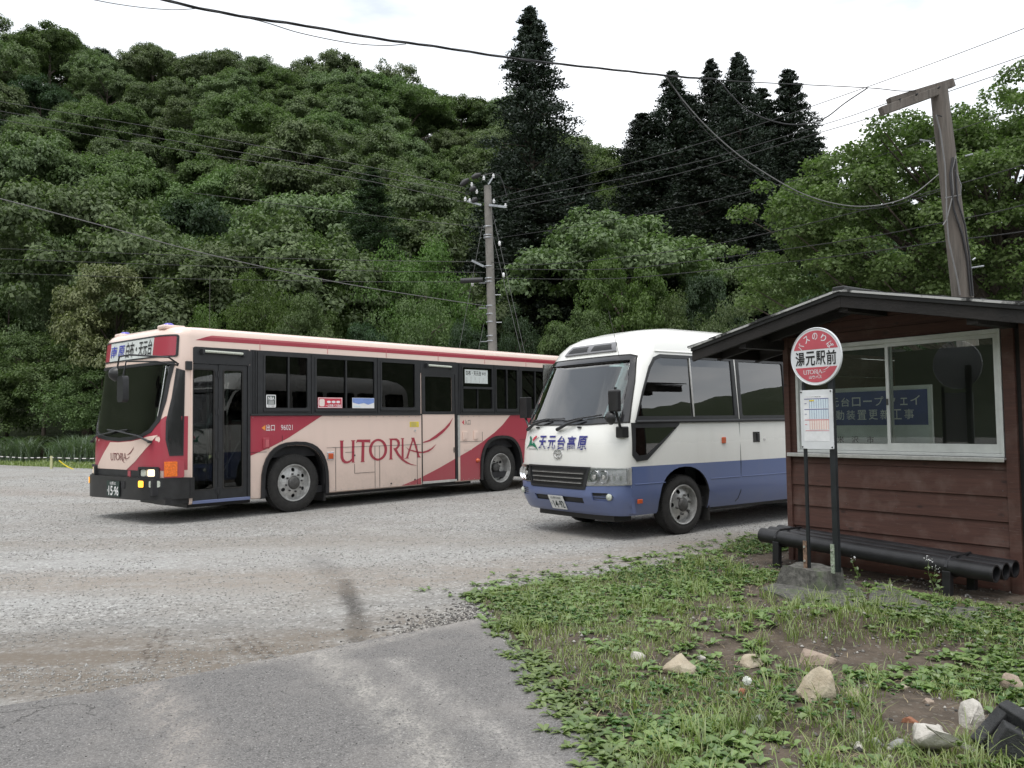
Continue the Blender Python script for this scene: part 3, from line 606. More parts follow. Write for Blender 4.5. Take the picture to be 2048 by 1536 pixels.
pl_ = plate('number_plate', [rect(1.02, 1.46, .40, .645, .01)], bump_map, .012, .018, M['plate_green'], BUS, step=.2)
lettering('山形22', (1.34, 1.14, .585, .635), bump_map, .020, M['ink_white'], pl_, weight=.01); lettering('15', (1.39, 1.245, .415, .565), bump_map, .020, M['ink_white'], pl_, weight=.015); lettering('96', (1.19, 1.045, .415, .565), bump_map, .020, M['ink_white'], pl_, weight=.015)
plate('plate_dash', [rect(1.205, 1.23, .48, .495)], bump_map, .018, .0195, M['ink_white'], pl_); lettering('あ', (1.445, 1.405, .47, .51), bump_map, .020, M['ink_white'], pl_)
plate('tow_eye_cover', [rect(.86, .98, .535, .65, .01)], bump_map, 0, .008, M['dark'], bmp, step=.05)
# mirrors on the near corner and roof lamps
b = MB(); p = bus_front(.05, 2.47, .03)
b.tube([p, bus_front(.10, 2.55, .22), bus_front(.42, 2.56, .42), bus_front(.62, 2.53, .46), bus_front(.63, 2.35, .46)], .014); b.tube([bus_front(.05, 2.45, .03), bus_front(.2, 2.48, .2), bus_front(.45, 2.45, .44), bus_front(.45, 2.15, .46)], .014)
b.build('mirror_arm', M['black_trim'], BUS, smooth=40)
mo = plate('mirror', [rect(.30, .52, 1.88, 2.28, .06)], lambda a, b_, d: (bus_u(.41, 2.1)-.44-d, a, b_), -.05, .04, M['black_trim'], BUS, smooth=35)
b = MB(); b.lathe([(.001, -.10), (.06, -.08), (.10, -.03), (.115, 0), (.001, 0.001)], c=(-2.72, .62, 2.32), axis='x', n=24); b.build('round_mirror', M['bumper'], BUS, smooth=50)
b = MB(); b.bx(-1.90, -1.80, -.03, .08, 2.38, 2.52); b.build('mirror_bracket', M['black_trim'], BUS, bevel=.01)
for w in (.42, 2.10):
    b = MB(); b.bx(-2.12, -1.75, w-.12, w+.12, 3.04, 3.11); rl = b.build('roof_lamp', M['cream'], BUS, bevel=.03, seg=3); b = MB(); b.lathe([(.08, 3.10), (.076, 3.125), (.05, 3.142), (.001, 3.146)], c=(-1.98, w, 0), axis='z', n=20); b.build('lens', M['purple_lamp'], rl, smooth=60)
b = MB(); b.tube([(-.9, 1.2, 3.1), (-.9, 1.2, 4.15)], .004, 5); b.build('aerial', M['rim_dark'], BUS)
for cu, st_, hb in ((.055, 'flat', 8), (5.21, 'deep', 8)):
    for w, s in ((.035, -1), (BW-.035, 1)): wheel(BUS, cu, w, .505, .505, .26, .315, s, st_, hb, 6 if st_ == 'flat' else 5)
# underfloor, interior
b = MB(); b.bx(-1.7, 8.0, .10, 2.39, .30, .42); b.build('floor', M['dark'], BUS)
b = MB(); b.bx(.85, 4.6, .35, 2.1, .20, .34); b.bx(-1.2, 7.6, .6, .75, .45, .62); b.bx(.70, .74, .1, 2.4, .14, .5); b.bx(-1.7, -.6, .35, 2.1, .20, .32); b.bx(-.1, .2, .3, 2.2, .30, .55); b.bx(5.0, 5.4, .3, 2.2, .30, .6); b.build('chassis', M['bumper'], BUS)  # includes a low front underbody box added to deepen the shade beneath the bus
b = MB(); b.bx(-2.15, -1.75, .35, 2.2, 1.0, 1.38); b.bx(-2.05, -1.85, 1.45, 2.0, 1.38, 1.48); b.build('dashboard', M['seat2'], BUS, bevel=.04)
b = MB(); b.lathe([(.21, 0), (.225, .012), (.24, 0), (.225, -.012)], axis='x', n=28, closed=True); [b.box((0, .1*math.cos(a), .1*math.sin(a)), (.012, .22*abs(math.cos(a))+.02, .22*abs(math.sin(a))+.02)) for a in (0, math.pi/2)]; sw = b.build('steering_wheel', M['black_trim'], BUS, smooth=60); sw.location = (-1.66, 1.85, 1.42); sw.rotation_euler = (0, rad(-55), 0)
def seat(root, u, w, zf, mat, wd=.42, hb=.72):
    b = MB(); b.bx(u, u+.44, w, w+wd, zf+.36, zf+.47); b.box((u+.46, w+wd/2, zf+.36+hb/2), (.09, wd, hb), Matrix.Rotation(rad(10), 3, 'Y')); s = b.build('seat', mat, root, bevel=.03)
    b = MB(); b.bx(u+.1, u+.34, w+.1, w+wd-.1, zf, zf+.36); b.build('seat_leg', M['rim_dark'], s)
seat(BUS, -1.35, 1.65, .75, M['seat'])
for r in range(8):
    for w in (.25, .72, 1.55, 2.0):
        if w < 1 and 2.7 < .9+r*.82 < 4.0: continue
        seat(BUS, .75+r*.82, w, .62, M['seat'])
b = MB(); b.bx(-1.55, -1.2, 1.0, 1.30, .42, 1.30); b.bx(-1.1, -1.07, .9, 1.5, .42, 1.55); b.bx(-.72, -.69, .06, .8, .42, 1.6); b.build('fare_box', M['inwhite'], BUS, bevel=.02)
b = MB(); [b.tube([(u, w, .42), (u, w, 3.0)], .016, 8) for u, w in ((-.75, .85), (-1.0, 1.05), (.7, .95), (2.85, .9), (3.9, .9), (2.3, 1.5))]; b.tube([(-.7, .9, 2.6), (7.5, .9, 2.6)], .014, 6); b.tube([(-1.2, .30, .6), (-.92, .12, 1.25)], .012, 6); b.build('grab_rail', M['alu'], BUS)
fw = MB()
for w in far[:6]: fw.bx(w[0][0]-.01, w[1][0]+.01, BW-.02, BW-.014, w[0][1]-.01, w[2][1]+.01)
fw.build('far_window_panes', M['gl_tint'], BUS)
# ------------------------------------------------------------------ white and blue minibus
KOS = empty('minibus', (2.1611, 10.6705, 0), rad(90-53.5), 'white and blue minibus with big windscreen parked beside the brown shelter', 'minibus')
KZ = [.31, .34, .55, .66, .90, 1.2, 1.45, 2.28, 2.36, 2.47, 2.59, 2.67, 2.73, 2.775, 2.795]
KT = [.07, .05, 0, 0, 0, 0, .01, .07, .085, .12, .19, .28, .42, .62, .85]
KC = [-1.08, -1.12, -1.2, -1.2, -1.19, -1.17, -1.10, -.68, -.62, -.56, -.43, -.27, -.02, .35, .9]
KS = [-.85, -.85, -.86, -.86, -.86, -.83, -.78, -.40, -.35, -.28, -.15, .02, .26, .6, 1.1]
KW, KR = 2.08, 5.75
def kos_fn(z): return outline_pts(z, KZ, KW, KS, KC, KT, KR, 3.6, .55)
def kos_u(w, z):
    t = itp(z, KZ, KT); c = itp(z, KZ, KC); s0 = itp(z, KZ, KS); s = max(-1, min(1, (w-KW/2)/(KW/2-t)))
    return s0-(s0-c)*max(0, 1-abs(s)**3.6)**.55
kfront = nrm_map(kos_u, KW)
def kside(a, b, d): return (a, itp(b, KZ, KT)-d, b)
kzs = sorted(set(KZ+[.45, .92, 1.05, 1.32, 1.6, 1.75, 1.9, 2.05, 2.17, 2.42, 2.53]))
kw1 = [(-.745, 1.53), (1.16, 1.53), (1.16, 2.31), (-.24, 2.31), (-.36, 2.27), (-.45, 2.16), (-.60, 1.86)]
kw2 = rect(1.30, 2.33, 1.53, 2.31, .03); kw3 = rect(2.47, 3.45, 1.53, 2.31, .03); kw4 = rect(3.58, 4.55, 1.53, 2.31, .03); kw5 = rect(4.68, 5.45, 1.53, 2.31, .03)
kq = [(-.80, 1.41), (-.815, 1.10), (-.75, 1.04), (-.59, 1.05), (-.06, 1.385), (-.05, 1.41)]
kws = [(.115, 1.53), (.19, 2.0), (.255, 2.27), (1.825, 2.27), (1.89, 2.0), (1.965, 1.53), (1.5, 1.505), (.58, 1.505)]
nearc = [kw1, kw2, kw3, kw4, kw5, arch(.10, .48, .885, .2, 16, 2.2), arch(4.02, .48, .885, .2, 16, 2.2)]
farc = [[(p[0], p[1]) for p in kw1], kw2, kw3, kw4, kw5, arch(.10, .48, .885, .2, 16, 2.2), arch(4.02, .48, .885, .2, 16, 2.2)]
cut = [cutter(nearc, -.3, .42), cutter(farc, KW-.42, KW+.3), cutter([kq], -.3, .3), cutter([kws], -2.2, -.42, 'x')]
kbody = body_shell('body', kzs, kos_fn, [M['white'], M['blue']], KOS, cut, mat_of=lambda c: 1 if (c.z < .92 and (c.x > -.88 or c.z < .6)) or c.z < .66 else 0, thick=.03)
# window glass and black frames on the side
def kwin(loop, d=.012, name='window', gl=M['gl_kos'], grow=.045, split=None):
    cx = sum(p[0] for p in loop)/len(loop); cz = sum(p[1] for p in loop)/len(loop)
    def off(L, g):
        xs = [p[0] for p in L]; zs = [p[1] for p in L]; w_ = max(xs)-min(xs); h_ = max(zs)-min(zs); return [(cx+(p[0]-cx)*(1+2*g/w_), cz+(p[1]-cz)*(1+2*g/h_)) for p in L]
    f = plate(name, [off(loop, grow), off(loop, -.012)], kside, -.02, d, M['black_trim'], KOS, stepb=.1, smooth=30)
    plate('pane', [off(loop, .004)], kside, -.006, -.002, gl, f, stepb=.1); return f
f = kwin(kw1); kwin(kw2); kwin(kw3); kwin(kw4); kwin(kw5)
b = MB(); b.tube([(.30, .0, 1.53), (.30, .065, 2.31)], .012, 6); b.build('glazing_bar', M['alu'], f)
f = kwin(kq, name='quarter_window', grow=.055, gl=M['gl_kos'])
b = MB(); b.tube([kside(u, 1.475, .012) for u in (-.78, .2, 1.2, 2.4, 3.6, 5.5)], .022, 8); b.build('belt_moulding', M['black_trim'], KOS)
# windscreen
wso = [(.045, 1.475), (.125, 2.0), (.20, 2.31), (.30, 2.335), (1.78, 2.335), (1.88, 2.31), (1.955, 2.0), (2.035, 1.475), (1.5, 1.45), (.58, 1.45)]
ws = plate('windscreen', [wso, kws], kfront, -.015, .006, M['black_gloss'], KOS, step=.03, stepb=.1, smooth=40)
plate('pane', [kws], kfront, -.010, -.006, M['gl_kosw'], ws, step=.05, stepb=.1, smooth=180)
plate('seal', [[(p[0]+(-.012 if p[0] < 1.04 else .012), p[1]+(.012 if p[1] > 2 else -.012)) for p in wso], wso], kfront, 0, .009, M['rubber'], ws, step=.03, stepb=.1)
plate('inspection_sticker', [ell(.36, 2.21, .035, .035, 16)], kfront, -.02, -.012, simple('green_sticker', (.05, .45, .30), .5), ws)
# front: vents, grille, lamps, bumper
vf = plate('roof_vent', [[(.52, 2.40), (.60, 2.52), (1.48, 2.52), (1.56, 2.40)]], kfront, 0, .025, simple('vent_grey', (.18, .18, .19), .4), KOS, step=.05, stepb=.03, smooth=40)
for L in ([(.60, 2.425), (.655, 2.49), (.98, 2.49), (1.0, 2.425)], [(1.08, 2.425), (1.10, 2.49), (1.42, 2.49), (1.48, 2.425)]): plate('vent_opening', [L], kfront, .025, .030, M['ink_black'], vf, step=.05, stepb=.03)
gr = plate('grille', [[(.43, .908), (.50, .645), (1.58, .645), (1.65, .908)]], kfront, 0, .012, M['black_trim'], KOS, step=.06, stepb=.1)
plate('grille_opening', [[(.50, .875), (.55, .675), (1.53, .675), (1.58, .875)]], kfront, .012, .014, M['ink_black'], gr, step=.06)
for i, z in enumerate((.835, .775, .715)):
    plate('grille_bar', [rect(.525+.015*i, 1.555-.015*i, z-.007, z+.007)], kfront, .010, .035, M['rim_dark'], gr, step=.05); plate('grille_edge', [rect(.525+.015*i, 1.555-.015*i, z-.0115, z-.0065)], kfront, .012, .037, M['alu'], gr, step=.05)
plate('grille_surround', [[(.42, .915), (.495, .632), (1.585, .632), (1.66, .915)], [(.46, .893), (.525, .66), (1.555, .66), (1.62, .893)]], kfront, .0, .03, M['black_trim'], gr, step=.05)
def fl(L, s): return L if s == 0 else [(KW-a, z) for a, z in L]
for s in (0, 1):
    hl = plate('headlamp', [fl([(.004, .905), (.004, .705), (.47, .688), (.42, .903)], s)], kfront, -.005, .004, M['reflector'], KOS, step=.025, stepb=.05)
    plate('lamp_housing', [fl([(.002, .912), (.002, .70), (.485, .680), (.43, .912)], s), fl([(.02, .897), (.02, .715), (.465, .697), (.42, .897)], s)], kfront, .0, .016, M['alu'], hl, step=.025)
    for cw, r in ((.35, .082), (.225, .085)):
        cw2 = cw if s == 0 else KW-cw
        bb = MB(); u0 = kos_u(cw2, .79); bb.lathe([(r, -.028), (r*.96, -.02), (r*.75, .0), (r*.4, .02), (.001, .028)], c=(u0-.004, cw2, .795), axis='x', n=24); bb.build('lamp_bowl', M['chrome'], hl, smooth=60)
        bb = MB(); bb.lathe([(.03, -.02), (.028, -.035), (.001, -.038)], c=(u0, cw2, .795), axis='x', n=16); bb.build('bulb_cap', M['alu'], hl, smooth=60)
    for k in range(4):
        a = .05+.03*k; aa = a if s == 0 else KW-a-.022; plate('lamp_facet', [rect(aa, aa+.022, .75+.02*(k % 2), .81+.02*(k % 2))], kfront, .004, .012, M['chrome' if k % 2 else 'lens_clear'], hl)
    plate('lens', [fl([(.010, .903), (.010, .708), (.472, .690), (.425, .903)], s)], kfront, .026, .028, glass('lamp_cover', (.93, .94, .95)), hl, step=.03, stepb=.1, smooth=60)
def kbump(a, b_, d):
    g = .022*max(0, min(1, (b_-.34)/.1)); return (kos_u(a, b_)-d-g, a, b_)
ko = [(.002, .345), (.002, .695), (.47, .675), (.53, .625), (1.55, .625), (1.61, .675), (2.078, .695), (2.078, .345), (1.6, .325), (.48, .325)]
slot = [(.55, .455), (.55, .525), (1.53, .525), (1.50, .455)]; fgR = [(.395, .60), (.39, .505), (.20, .495), (.14, .51), (.115, .548), (.14, .585), (.19, .60)]
bm_ = plate('bumper', [ko, slot, fgR, [(KW-a, z) for a, z in fgR]], kbump, -.05, 0, M['blue'], KOS, step=.03, stepb=.06, smooth=35)
plate('bumper_back', [rect(.06, 2.02, .44, .615)], kfront, .003, .006, M['ink_black'], bm_, step=.05)
for s in (0, 1):
    cw = .172 if s == 0 else KW-.172; b = MB(); u0 = kos_u(cw, .55); b.lathe([(.042, .0), (.044, -.02), (.036, -.03), (.001, -.036)], c=(u0+.0, cw, .55), axis='x', n=20); b.build('fog_lamp', M['lens_clear'], bm_, smooth=50)
    a0, a1 = (.21, .385) if s == 0 else (KW-.385, KW-.21)
    for z in (.535, .565): plate('fog_louvre', [rect(a0, a1, z-.004, z+.004)], kbump, -.03, -.008, M['bumper'], bm_)
npl = plate('number_plate', [rect(.915, 1.215, .345, .528, .01)], kbump, .012, .017, M['plate_white'], KOS, step=.3)
lettering('山形200', (1.165, .965, .480, .512), kbump, .019, M['plate_green'], npl); lettering('14', (1.145, 1.06, .365, .460), kbump, .019, M['plate_green'], npl, weight=.012)
lettering('92', (1.02, .935, .365, .460), kbump, .019, M['plate_green'], npl, weight=.012); plate('plate_dash', [rect(1.03, 1.048, .407, .417)], kbump, .017, .0185, M['plate_green'], npl); lettering('さ', (1.20, 1.165, .40, .43), kbump, .019, M['plate_green'], npl)
# lettering, leaf mark and maker's emblem on the nose
KL = lambda p: (1.80-p[0]*.33, 1.10+p[1]*.20)
def shp(name, pts, mat, d=.008): return plate(name, [[KL(p) for p in pts]], kfront, d, d+.0015, mat, KOS, step=.05)
shp('leaf_mark', [(.0, .0), (.07, .20), (.24, .40), (.30, .72), (.20, .93), (.28, .97), (.42, .84), (.45, .58), (.52, .45), (.66, .55), (.80, .38), (.93, .15), (1.0, .0), (.82, .20), (.62, .32), (.45, .34), (.25, .30), (.09, .15)], M['ink_green'])
shp('leaf_mark', [(.50, .70), (.56, .85), (.70, .98), (.80, 1.0), (.80, .92), (.66, .74), (.56, .64)], M['ink_red']); shp('leaf_mark', [(.50, .52), (.54, .50), (.98, .92), (.95, .94)], M['ink_grey'])
b_ = MB(); plate('small_print', [[KL(p) for p in ((.2, .09), (.2, .13), (.82, .13), (.82, .09))]], kfront, .004, .0055, M['ink_grey'], KOS, step=.05)
for k, ch in enumerate('天元台高原'): lettering(ch, (1.462-k*.199, 1.462-k*.199-.160, 1.125, 1.302), kfront, .010, M['ink_navy'], KOS, weight=.018, step=.03)
for k in range(3): plate('wave_stroke', [[(1.462-.96*t, 1.128+.022*k+.008*math.sin(t*26+k)) for t in np.linspace(0, 1, 50)]+[(1.462-.96*t, 1.133+.022*k+.008*math.sin(t*26+k)) for t in np.linspace(1, 0, 50)]], kfront, .0115, .0125, M['white'], KOS, step=.05)
em = plate('emblem', [ell(1.04, 1.065, .088, .062, 36), ell(1.04, 1.065, .077, .052, 36)], kfront, .0, .014, M['chrome'], KOS)
plate('emblem_ring', [ell(1.04, 1.067, .030, .054, 28), ell(1.04, 1.067, .021, .046, 28)], kfront, .0, .013, M['chrome'], em); plate('emblem_ring', [ell(1.04, 1.092, .066, .029, 28), ell(1.04, 1.092, .056, .021, 28)], kfront, .0, .0135, M['chrome'], em)
for (w0, w1, z1_) in ((1.81, 1.0, 1.505), (1.093, .36, 1.545)):
    b = MB(); b.tube([kfront(w0, 1.378, .03), kfront(w0-.22, 1.44, .06), kfront((w0+w1)/2-.1, 1.50, .05)], [.026, .018, .012], 8); b.tube([kfront(w0-.10, 1.475, .03), kfront((w0+w1)/2, 1.51, .035), kfront(w1, z1_+.01, .03)], .010, 6); b.build('wiper', M['black_trim'], KOS, smooth=50)
for w in (.68, 1.55):
    b = MB(); b.box(kfront(w, 1.41, .012), (.03, .06, .022)); b.build('washer_nozzle', M['black_trim'], KOS, bevel=.005)
b = MB(); b.bx(-1.02, -.90, -.0, .12, 1.28, 1.42); b.build('mirror_mount', M['bumper'], KOS, bevel=.015)
b = MB(); b.tube([(-1.0, .05, 1.40), (-1.08, .0, 1.50), (-1.14, -.02, 1.62), (-1.14, -.02, 1.9)], .018, 8); b.build('mirror_arm', M['black_trim'], KOS, smooth=40)
b = MB(); b.bx(-1.20, -1.12, -.11, .06, 1.60, 1.87); b.build('mirror', M['bumper'], KOS, bevel=.025, seg=3)
b = MB(); b.lathe([(.001, -.07), (.05, -.055), (.085, -.01), (.09, 0), (.001, .001)], c=(-1.15, .06, 1.53), axis='x', n=20); b.build('round_mirror', M['bumper'], KOS, smooth=50)
b = MB(); b.bx(-.90, -.80, 2.08, 2.24, 1.55, 1.85); b.tube([(-.88, 2.05, 1.42), (-.86, 2.16, 1.56)], .018); b.build('far_mirror', M['bumper'], KOS, bevel=.02)
# side details
def kseam(pts, r=.004):
    b = MB(); b.tube([kside(u, z, .0005) for u, z in pts], r, 6); return b.build('panel_seam', M['ink_black'], KOS)
kseam([(1.23, 2.35), (1.23, 1.5)], .006); kseam([(1.235, 1.5), (1.24, .9), (1.235, .50), (1.20, .40), (1.15, .36)], .006); kseam([(-.865, .90), (-.865, .35)]); pass
kseam([(2.40, 2.35), (2.40, .36)], .006)
for (x0, x1) in ((-.82, -.28), (.60, 1.21), (1.26, 2.37), (2.43, 3.5)):
    b = MB(); b.tube([kside(x0, .700, .0), kside(x1, .700, .0)], .007, 6); b.build('side_moulding', M['blue'], KOS, smooth=60)
b = MB(); b.bx(.84, .92, -.018, 0, 1.165, 1.25); b.build('turn_signal', M['orange_lens'], KOS, bevel=.012)
b = MB(); b.bx(-.79, -.70, -.015, 0, .46, .515); b.build('side_marker', M['orange_lens'], KOS, bevel=.008)
b = MB(); b.bx(1.52, 1.67, -.006, 0, 1.165, 1.31); dh = b.build('door_handle', M['black_gloss'], KOS, bevel=.02); b = MB(); b.bx(1.60, 1.655, -.02, -.004, 1.18, 1.29); b.build('handle_paddle', M['black_trim'], dh, bevel=.008)
b = MB(); b.tube([(1.775, -.010, 1.205), (1.775, 0, 1.205)], .018, 12); b.build('lock', M['chrome'], KOS)
b = MB(); b.tube([kside(u, 2.385, .008) for u in (-.33, .5, 2, 5.6)], .010, 6); b.build('roof_gutter', M['white'], KOS)
b = MB(); b.tube([(-.7, .35, 2.3), (-.85, .38, 2.9)], .003, 5); b.build('aerial', M['rim_dark'], KOS)
for cu in (.10, 4.02):
    for w, s in ((.045, -1), (KW-.045, 1)): wheel(KOS, cu, w, .388, .388, .21, .254, s, 'flat', 6, 5)
    b = MB(); b.bx(cu-.55, cu+.55, .12, 1.95, .86, .92); b.build('wheel_well', M['dark'], KOS)
    b = MB(); b.bx(cu+.50, cu+.52, .05, .28, .14, .60); b.build('mud_flap', M['rubber'], KOS)
b = MB(); b.bx(-.8, 5.5, .10, 1.98, .33, .45); b.build('floor', M['dark'], KOS)
b = MB(); b.bx(.7, 3.4, .4, 1.7, .22, .34); b.tube([(.9, .25, .30), (1.5, .22, .28)], .03); b.bx(-.9, -.6, .3, 1.8, .22, .34); b.build('chassis', M['bumper'], KOS)
b = MB(); b.bx(-.98, -.62, .18, 1.9, 1.05, 1.43); b.build('dashboard', M['seat2'], KOS, bevel=.06)
b = MB(); b.lathe([(.175, 0), (.19, .012), (.205, 0), (.19, -.012)], axis='x', n=28, closed=True); b.box((0, 0, 0), (.02, .36, .05)); b.box((0, 0, 0), (.03, .1, .1)); sw = b.build('steering_wheel', M['seat2'], KOS, smooth=60); sw.location = (-.50, 1.5, 1.50); sw.rotation_euler = (0, rad(-55), 0)
for (u, w) in ((-.25, 1.25), (-.2, .35)): seat(KOS, u, w, .75, M['seat2'], .5, .85)
for r in range(5):
    for w in (.15, .60, 1.25, 1.62): seat(KOS, 1.0+r*.78, w, .55, M['seat2'], .4, .8)
b = MB(); [b.tube([(.31, .12+k*.04, 1.5), (.31, .12+k*.04, 2.3)], .03, 6) for k in range(3)]; b.build('curtain', M['seat2'], KOS, smooth=60)
fw = MB()
for L in farc[:5]:
    xs = [p[0] for p in L]; fw.bx(min(xs)+.1, max(xs), KW-.08, KW-.075, 1.5, 2.33)
fw.build('far_window_panes', M['gl_kos'], KOS)

# ------------------------------------------------------------------ brown timber shelter
SH = empty('waiting_shelter', (2.8745, 8.7139, 0), rad(90-144.6), 'small dark brown timber waiting shelter with a gabled roof and sliding window', 'shelter')
t = NT('brown_stained_board'); v = t.co(); g = t.noise(1.0, 5, .6, vec=t.mapping(v, (2.5, 2.5, 40)), dist=1.2); n2 = t.noise(4, 4, .6)
c = t.mix(t.ramp(g, (.3, 0.0), (.7, 1.0)), (.050, .022, .0165), (.092, .040, .029)); oi = t.n('ShaderNodeObjectInfo')
kn = t.voro(1.0, vec=t.mapping(v, (3.2, 3.2, 7)), out='Distance'); c = t.mix(t.ramp(kn, (.05, 1.0), (.13, 0.0)), c, (.018, .009, .007))
c = t.mix(t.math('MULTIPLY', t.ramp(n2, (.52, 0.0), (.72, 1.0)), .55), c, (.16, .115, .098)); c = t.mix(t.math('MULTIPLY', t.ramp(t.noise(1.0, 5, .75, vec=t.mapping(v, (5, 5, 60))), (.60, 0.0), (.70, 1.0)), .5), c, (.20, .16, .145)); c = t.mix(t.math('MULTIPLY', oi.outputs['Random'], .25), c, (.115, .052, .038))
M['board'] = t.pbr(c, .72, bump=g, bstr=.5, bdist=.004)
M['roofdark'] = simple('roof_sheet', (.014, .014, .014), .42, var=.5, nsc=5, bump=.3, bsc=30)
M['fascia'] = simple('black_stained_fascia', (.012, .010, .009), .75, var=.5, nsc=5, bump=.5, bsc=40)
M['sash'] = simple('window_aluminium', (.66, .68, .66), .45, .15, var=.08, nsc=9)
t = NT('shed_lining'); M['lining'] = t.pbr(t.mix(t.noise(2, 4, .6), (.05, .055, .05), (.12, .125, .11)), .8)
ZB = [.015, .17, .381, .592, .803, 1.010]
for k in range(5):
    z0, z1 = ZB[k], ZB[k+1]; b = MB(); u0, u1 = .10, 2.22
    vs = [(u0, -.022, z0), (u1, -.022, z0), (u1, -.004, z1+.015), (u0, -.004, z1+.015), (u0, .01, z0), (u1, .01, z0), (u1, .01, z1+.015), (u0, .01, z1+.015)]
    b.add(vs, [(0, 1, 2, 3), (4, 7, 6, 5), (0, 4, 5, 1), (3, 2, 6, 7), (0, 3, 7, 4), (1, 5, 6, 2)]); o = b.build('board', M['board'], SH, bevel=.003)
for k in range(5):
    b = MB()
    for u in (.16, .72, 1.22, 1.74, 2.16):
        for dz in (.05, .16): b.box((u+.01*math.sin(k*7+u*5), -.0215+dz*.085, ZB[k]+dz), (.007, .006, .007))
    b.build('nail_heads', M['rust'] if 'rust' in M else M['rim_dark'], SH)['kind'] = 'stuff'
b = MB(); b.bx(.10, 2.22, -.012, .01, 1.026, 1.115); b.build('board', M['board'], SH, bevel=.003)
for k in range(3):
    b = MB(); z0 = 2.228+k*.11; b.bx(.10+k*.25, 2.22-k*.25, -.010, .01, z0, z0+.107); b.build('board', M['board'], SH, bevel=.003)
b = MB(); b.bx(.10, .19, -.010, .01, 1.115, 2.2); b.build('board', M['board'], SH); 
for (u0, u1, w0) in ((.045, .105, -.04), (2.21, 2.305, -.035)):
    b = MB(); b.bx(u0, u1, w0, .06, 0, 2.42); b.build('corner_post', M['board'], SH, bevel=.004)
for k in range(2):
    b = MB(); b.bx(2.345+k*.16, 2.50+k*.16, -.02, .04, 0, 2.38); b.build('board', M['board'], SH, bevel=.003)
b = MB(); b.bx(2.305, 2.345, .0, .05, 0, 2.4); b.build('batten', M['fascia'], SH)
# left wall (boards along the depth), back wall, floor, gable
for k in range(11):
    b = MB(); b.bx(.048, .062, .02, 2.1, .02+k*.215, .02+(k+1)*.215-.004); b.build('board', M['board'], SH, bevel=.002)
b = MB(); b.bx(.06, 2.7, 2.10, 2.14, 0, 2.27); b.build('back_wall', M['lining'], SH)
b = MB(); b.bx(2.70, 2.74, .05, .35, 0, 2.25); b.build('end_wall', M['lining'], SH)
b = MB(); b.bx(.06, 2.74, .01, 2.1, -.02, .04); b.build('floor_slab', M['lining'], SH)
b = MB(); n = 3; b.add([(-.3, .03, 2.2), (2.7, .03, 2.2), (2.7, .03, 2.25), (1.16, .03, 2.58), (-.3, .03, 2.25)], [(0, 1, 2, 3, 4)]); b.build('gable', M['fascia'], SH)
# roof: two slopes of overlapping sheet on boards, barge boards, rafters
RZ, SL, EH, W0, W1 = 2.635, .207, 1.80, -.70, 2.45
for s in (-1, 1):
    nstrip = 6; ang = math.atan(SL)
    for k in range(nstrip):
        a0 = k/nstrip; a1 = (k+1)/nstrip; u0 = 1.16+s*EH*a0; u1 = 1.16+s*(EH*a1+.02); z0 = RZ-SL*EH*a0; z1_ = RZ-SL*(EH*a1+.02)
        b = MB(); vs = [(u0, W0-.03, z0+.012), (u1, W0-.03, z1_+.022), (u1, W1, z1_+.022), (u0, W1, z0+.012), (u0, W0-.03, z0), (u1, W0-.03, z1_+.008), (u1, W1, z1_+.008), (u0, W1, z0)]
        b.add(vs, [(0, 1, 2, 3), (4, 7, 6, 5), (0, 4, 5, 1), (1, 5, 6, 2), (2, 6, 7, 3), (3, 7, 4, 0)]); b.build('roof_sheet', M['roofdark'], SH)
    # soffit boards running along the slope
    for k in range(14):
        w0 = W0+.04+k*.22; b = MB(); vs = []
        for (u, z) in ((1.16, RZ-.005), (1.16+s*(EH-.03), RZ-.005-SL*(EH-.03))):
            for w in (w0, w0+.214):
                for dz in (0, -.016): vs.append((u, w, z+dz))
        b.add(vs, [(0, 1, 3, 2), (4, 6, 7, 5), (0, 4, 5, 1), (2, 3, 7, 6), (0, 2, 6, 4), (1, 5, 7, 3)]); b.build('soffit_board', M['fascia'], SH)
    for w0, wd, dz0, dz1, nm, mt in ((W0, .035, .0, -.15, 'barge_board', 'fascia'), (W0-.02, .018, .006, -.045, 'barge_trim', 'bumper'), (-.30, .05, -.03, -.13, 'rafter', 'fascia'), (.35, .05, -.03, -.13, 'rafter', 'fascia'), (1.2, .05, -.03, -.13, 'rafter', 'fascia')):
        b = MB(); vs = []
        for u in (1.16+(0 if nm != 'rafter' else 0), 1.16+s*(EH-.02)):
            z = RZ-SL*abs(u-1.16)
            for w in (w0, w0+wd):
                for dz in (dz0, dz1): vs.append((u, w, z+dz))
        b.add(vs, [(0, 1, 3, 2), (4, 6, 7, 5), (0, 4, 5, 1), (2, 3, 7, 6), (0, 2, 6, 4), (1, 5, 7, 3)]); b.build(nm, M[mt], SH, bevel=.003)
t = NT('worn_metal_edge'); n = t.noise(3.2, 5, .7); M['edge_metal'] = t.pbr(t.mix(t.ramp(n, (.42, 0.0), (.52, 1.0)), (.03, .03, .03), (.50, .50, .49)), .4, .3)
for s in (-1, 1):
    b = MB(); vs = []
    for u in (1.16, 1.16+s*EH):
        z = RZ-SL*abs(u-1.16)
        for w in (W0-.034, W0-.021):
            for dz in (.010, -.010): vs.append((u, w, z+dz))
    b.add(vs, [(0, 1, 3, 2), (4, 6, 7, 5), (0, 4, 5, 1), (2, 3, 7, 6), (0, 2, 6, 4), (1, 5, 7, 3)]); b.build('drip_edge', M['edge_metal'], SH)
b = MB(); b.bx(1.10, 1.22, W0-.035, W1, RZ-.01, RZ+.035); b.build('ridge_cap', M['roofdark'], SH, bevel=.01)
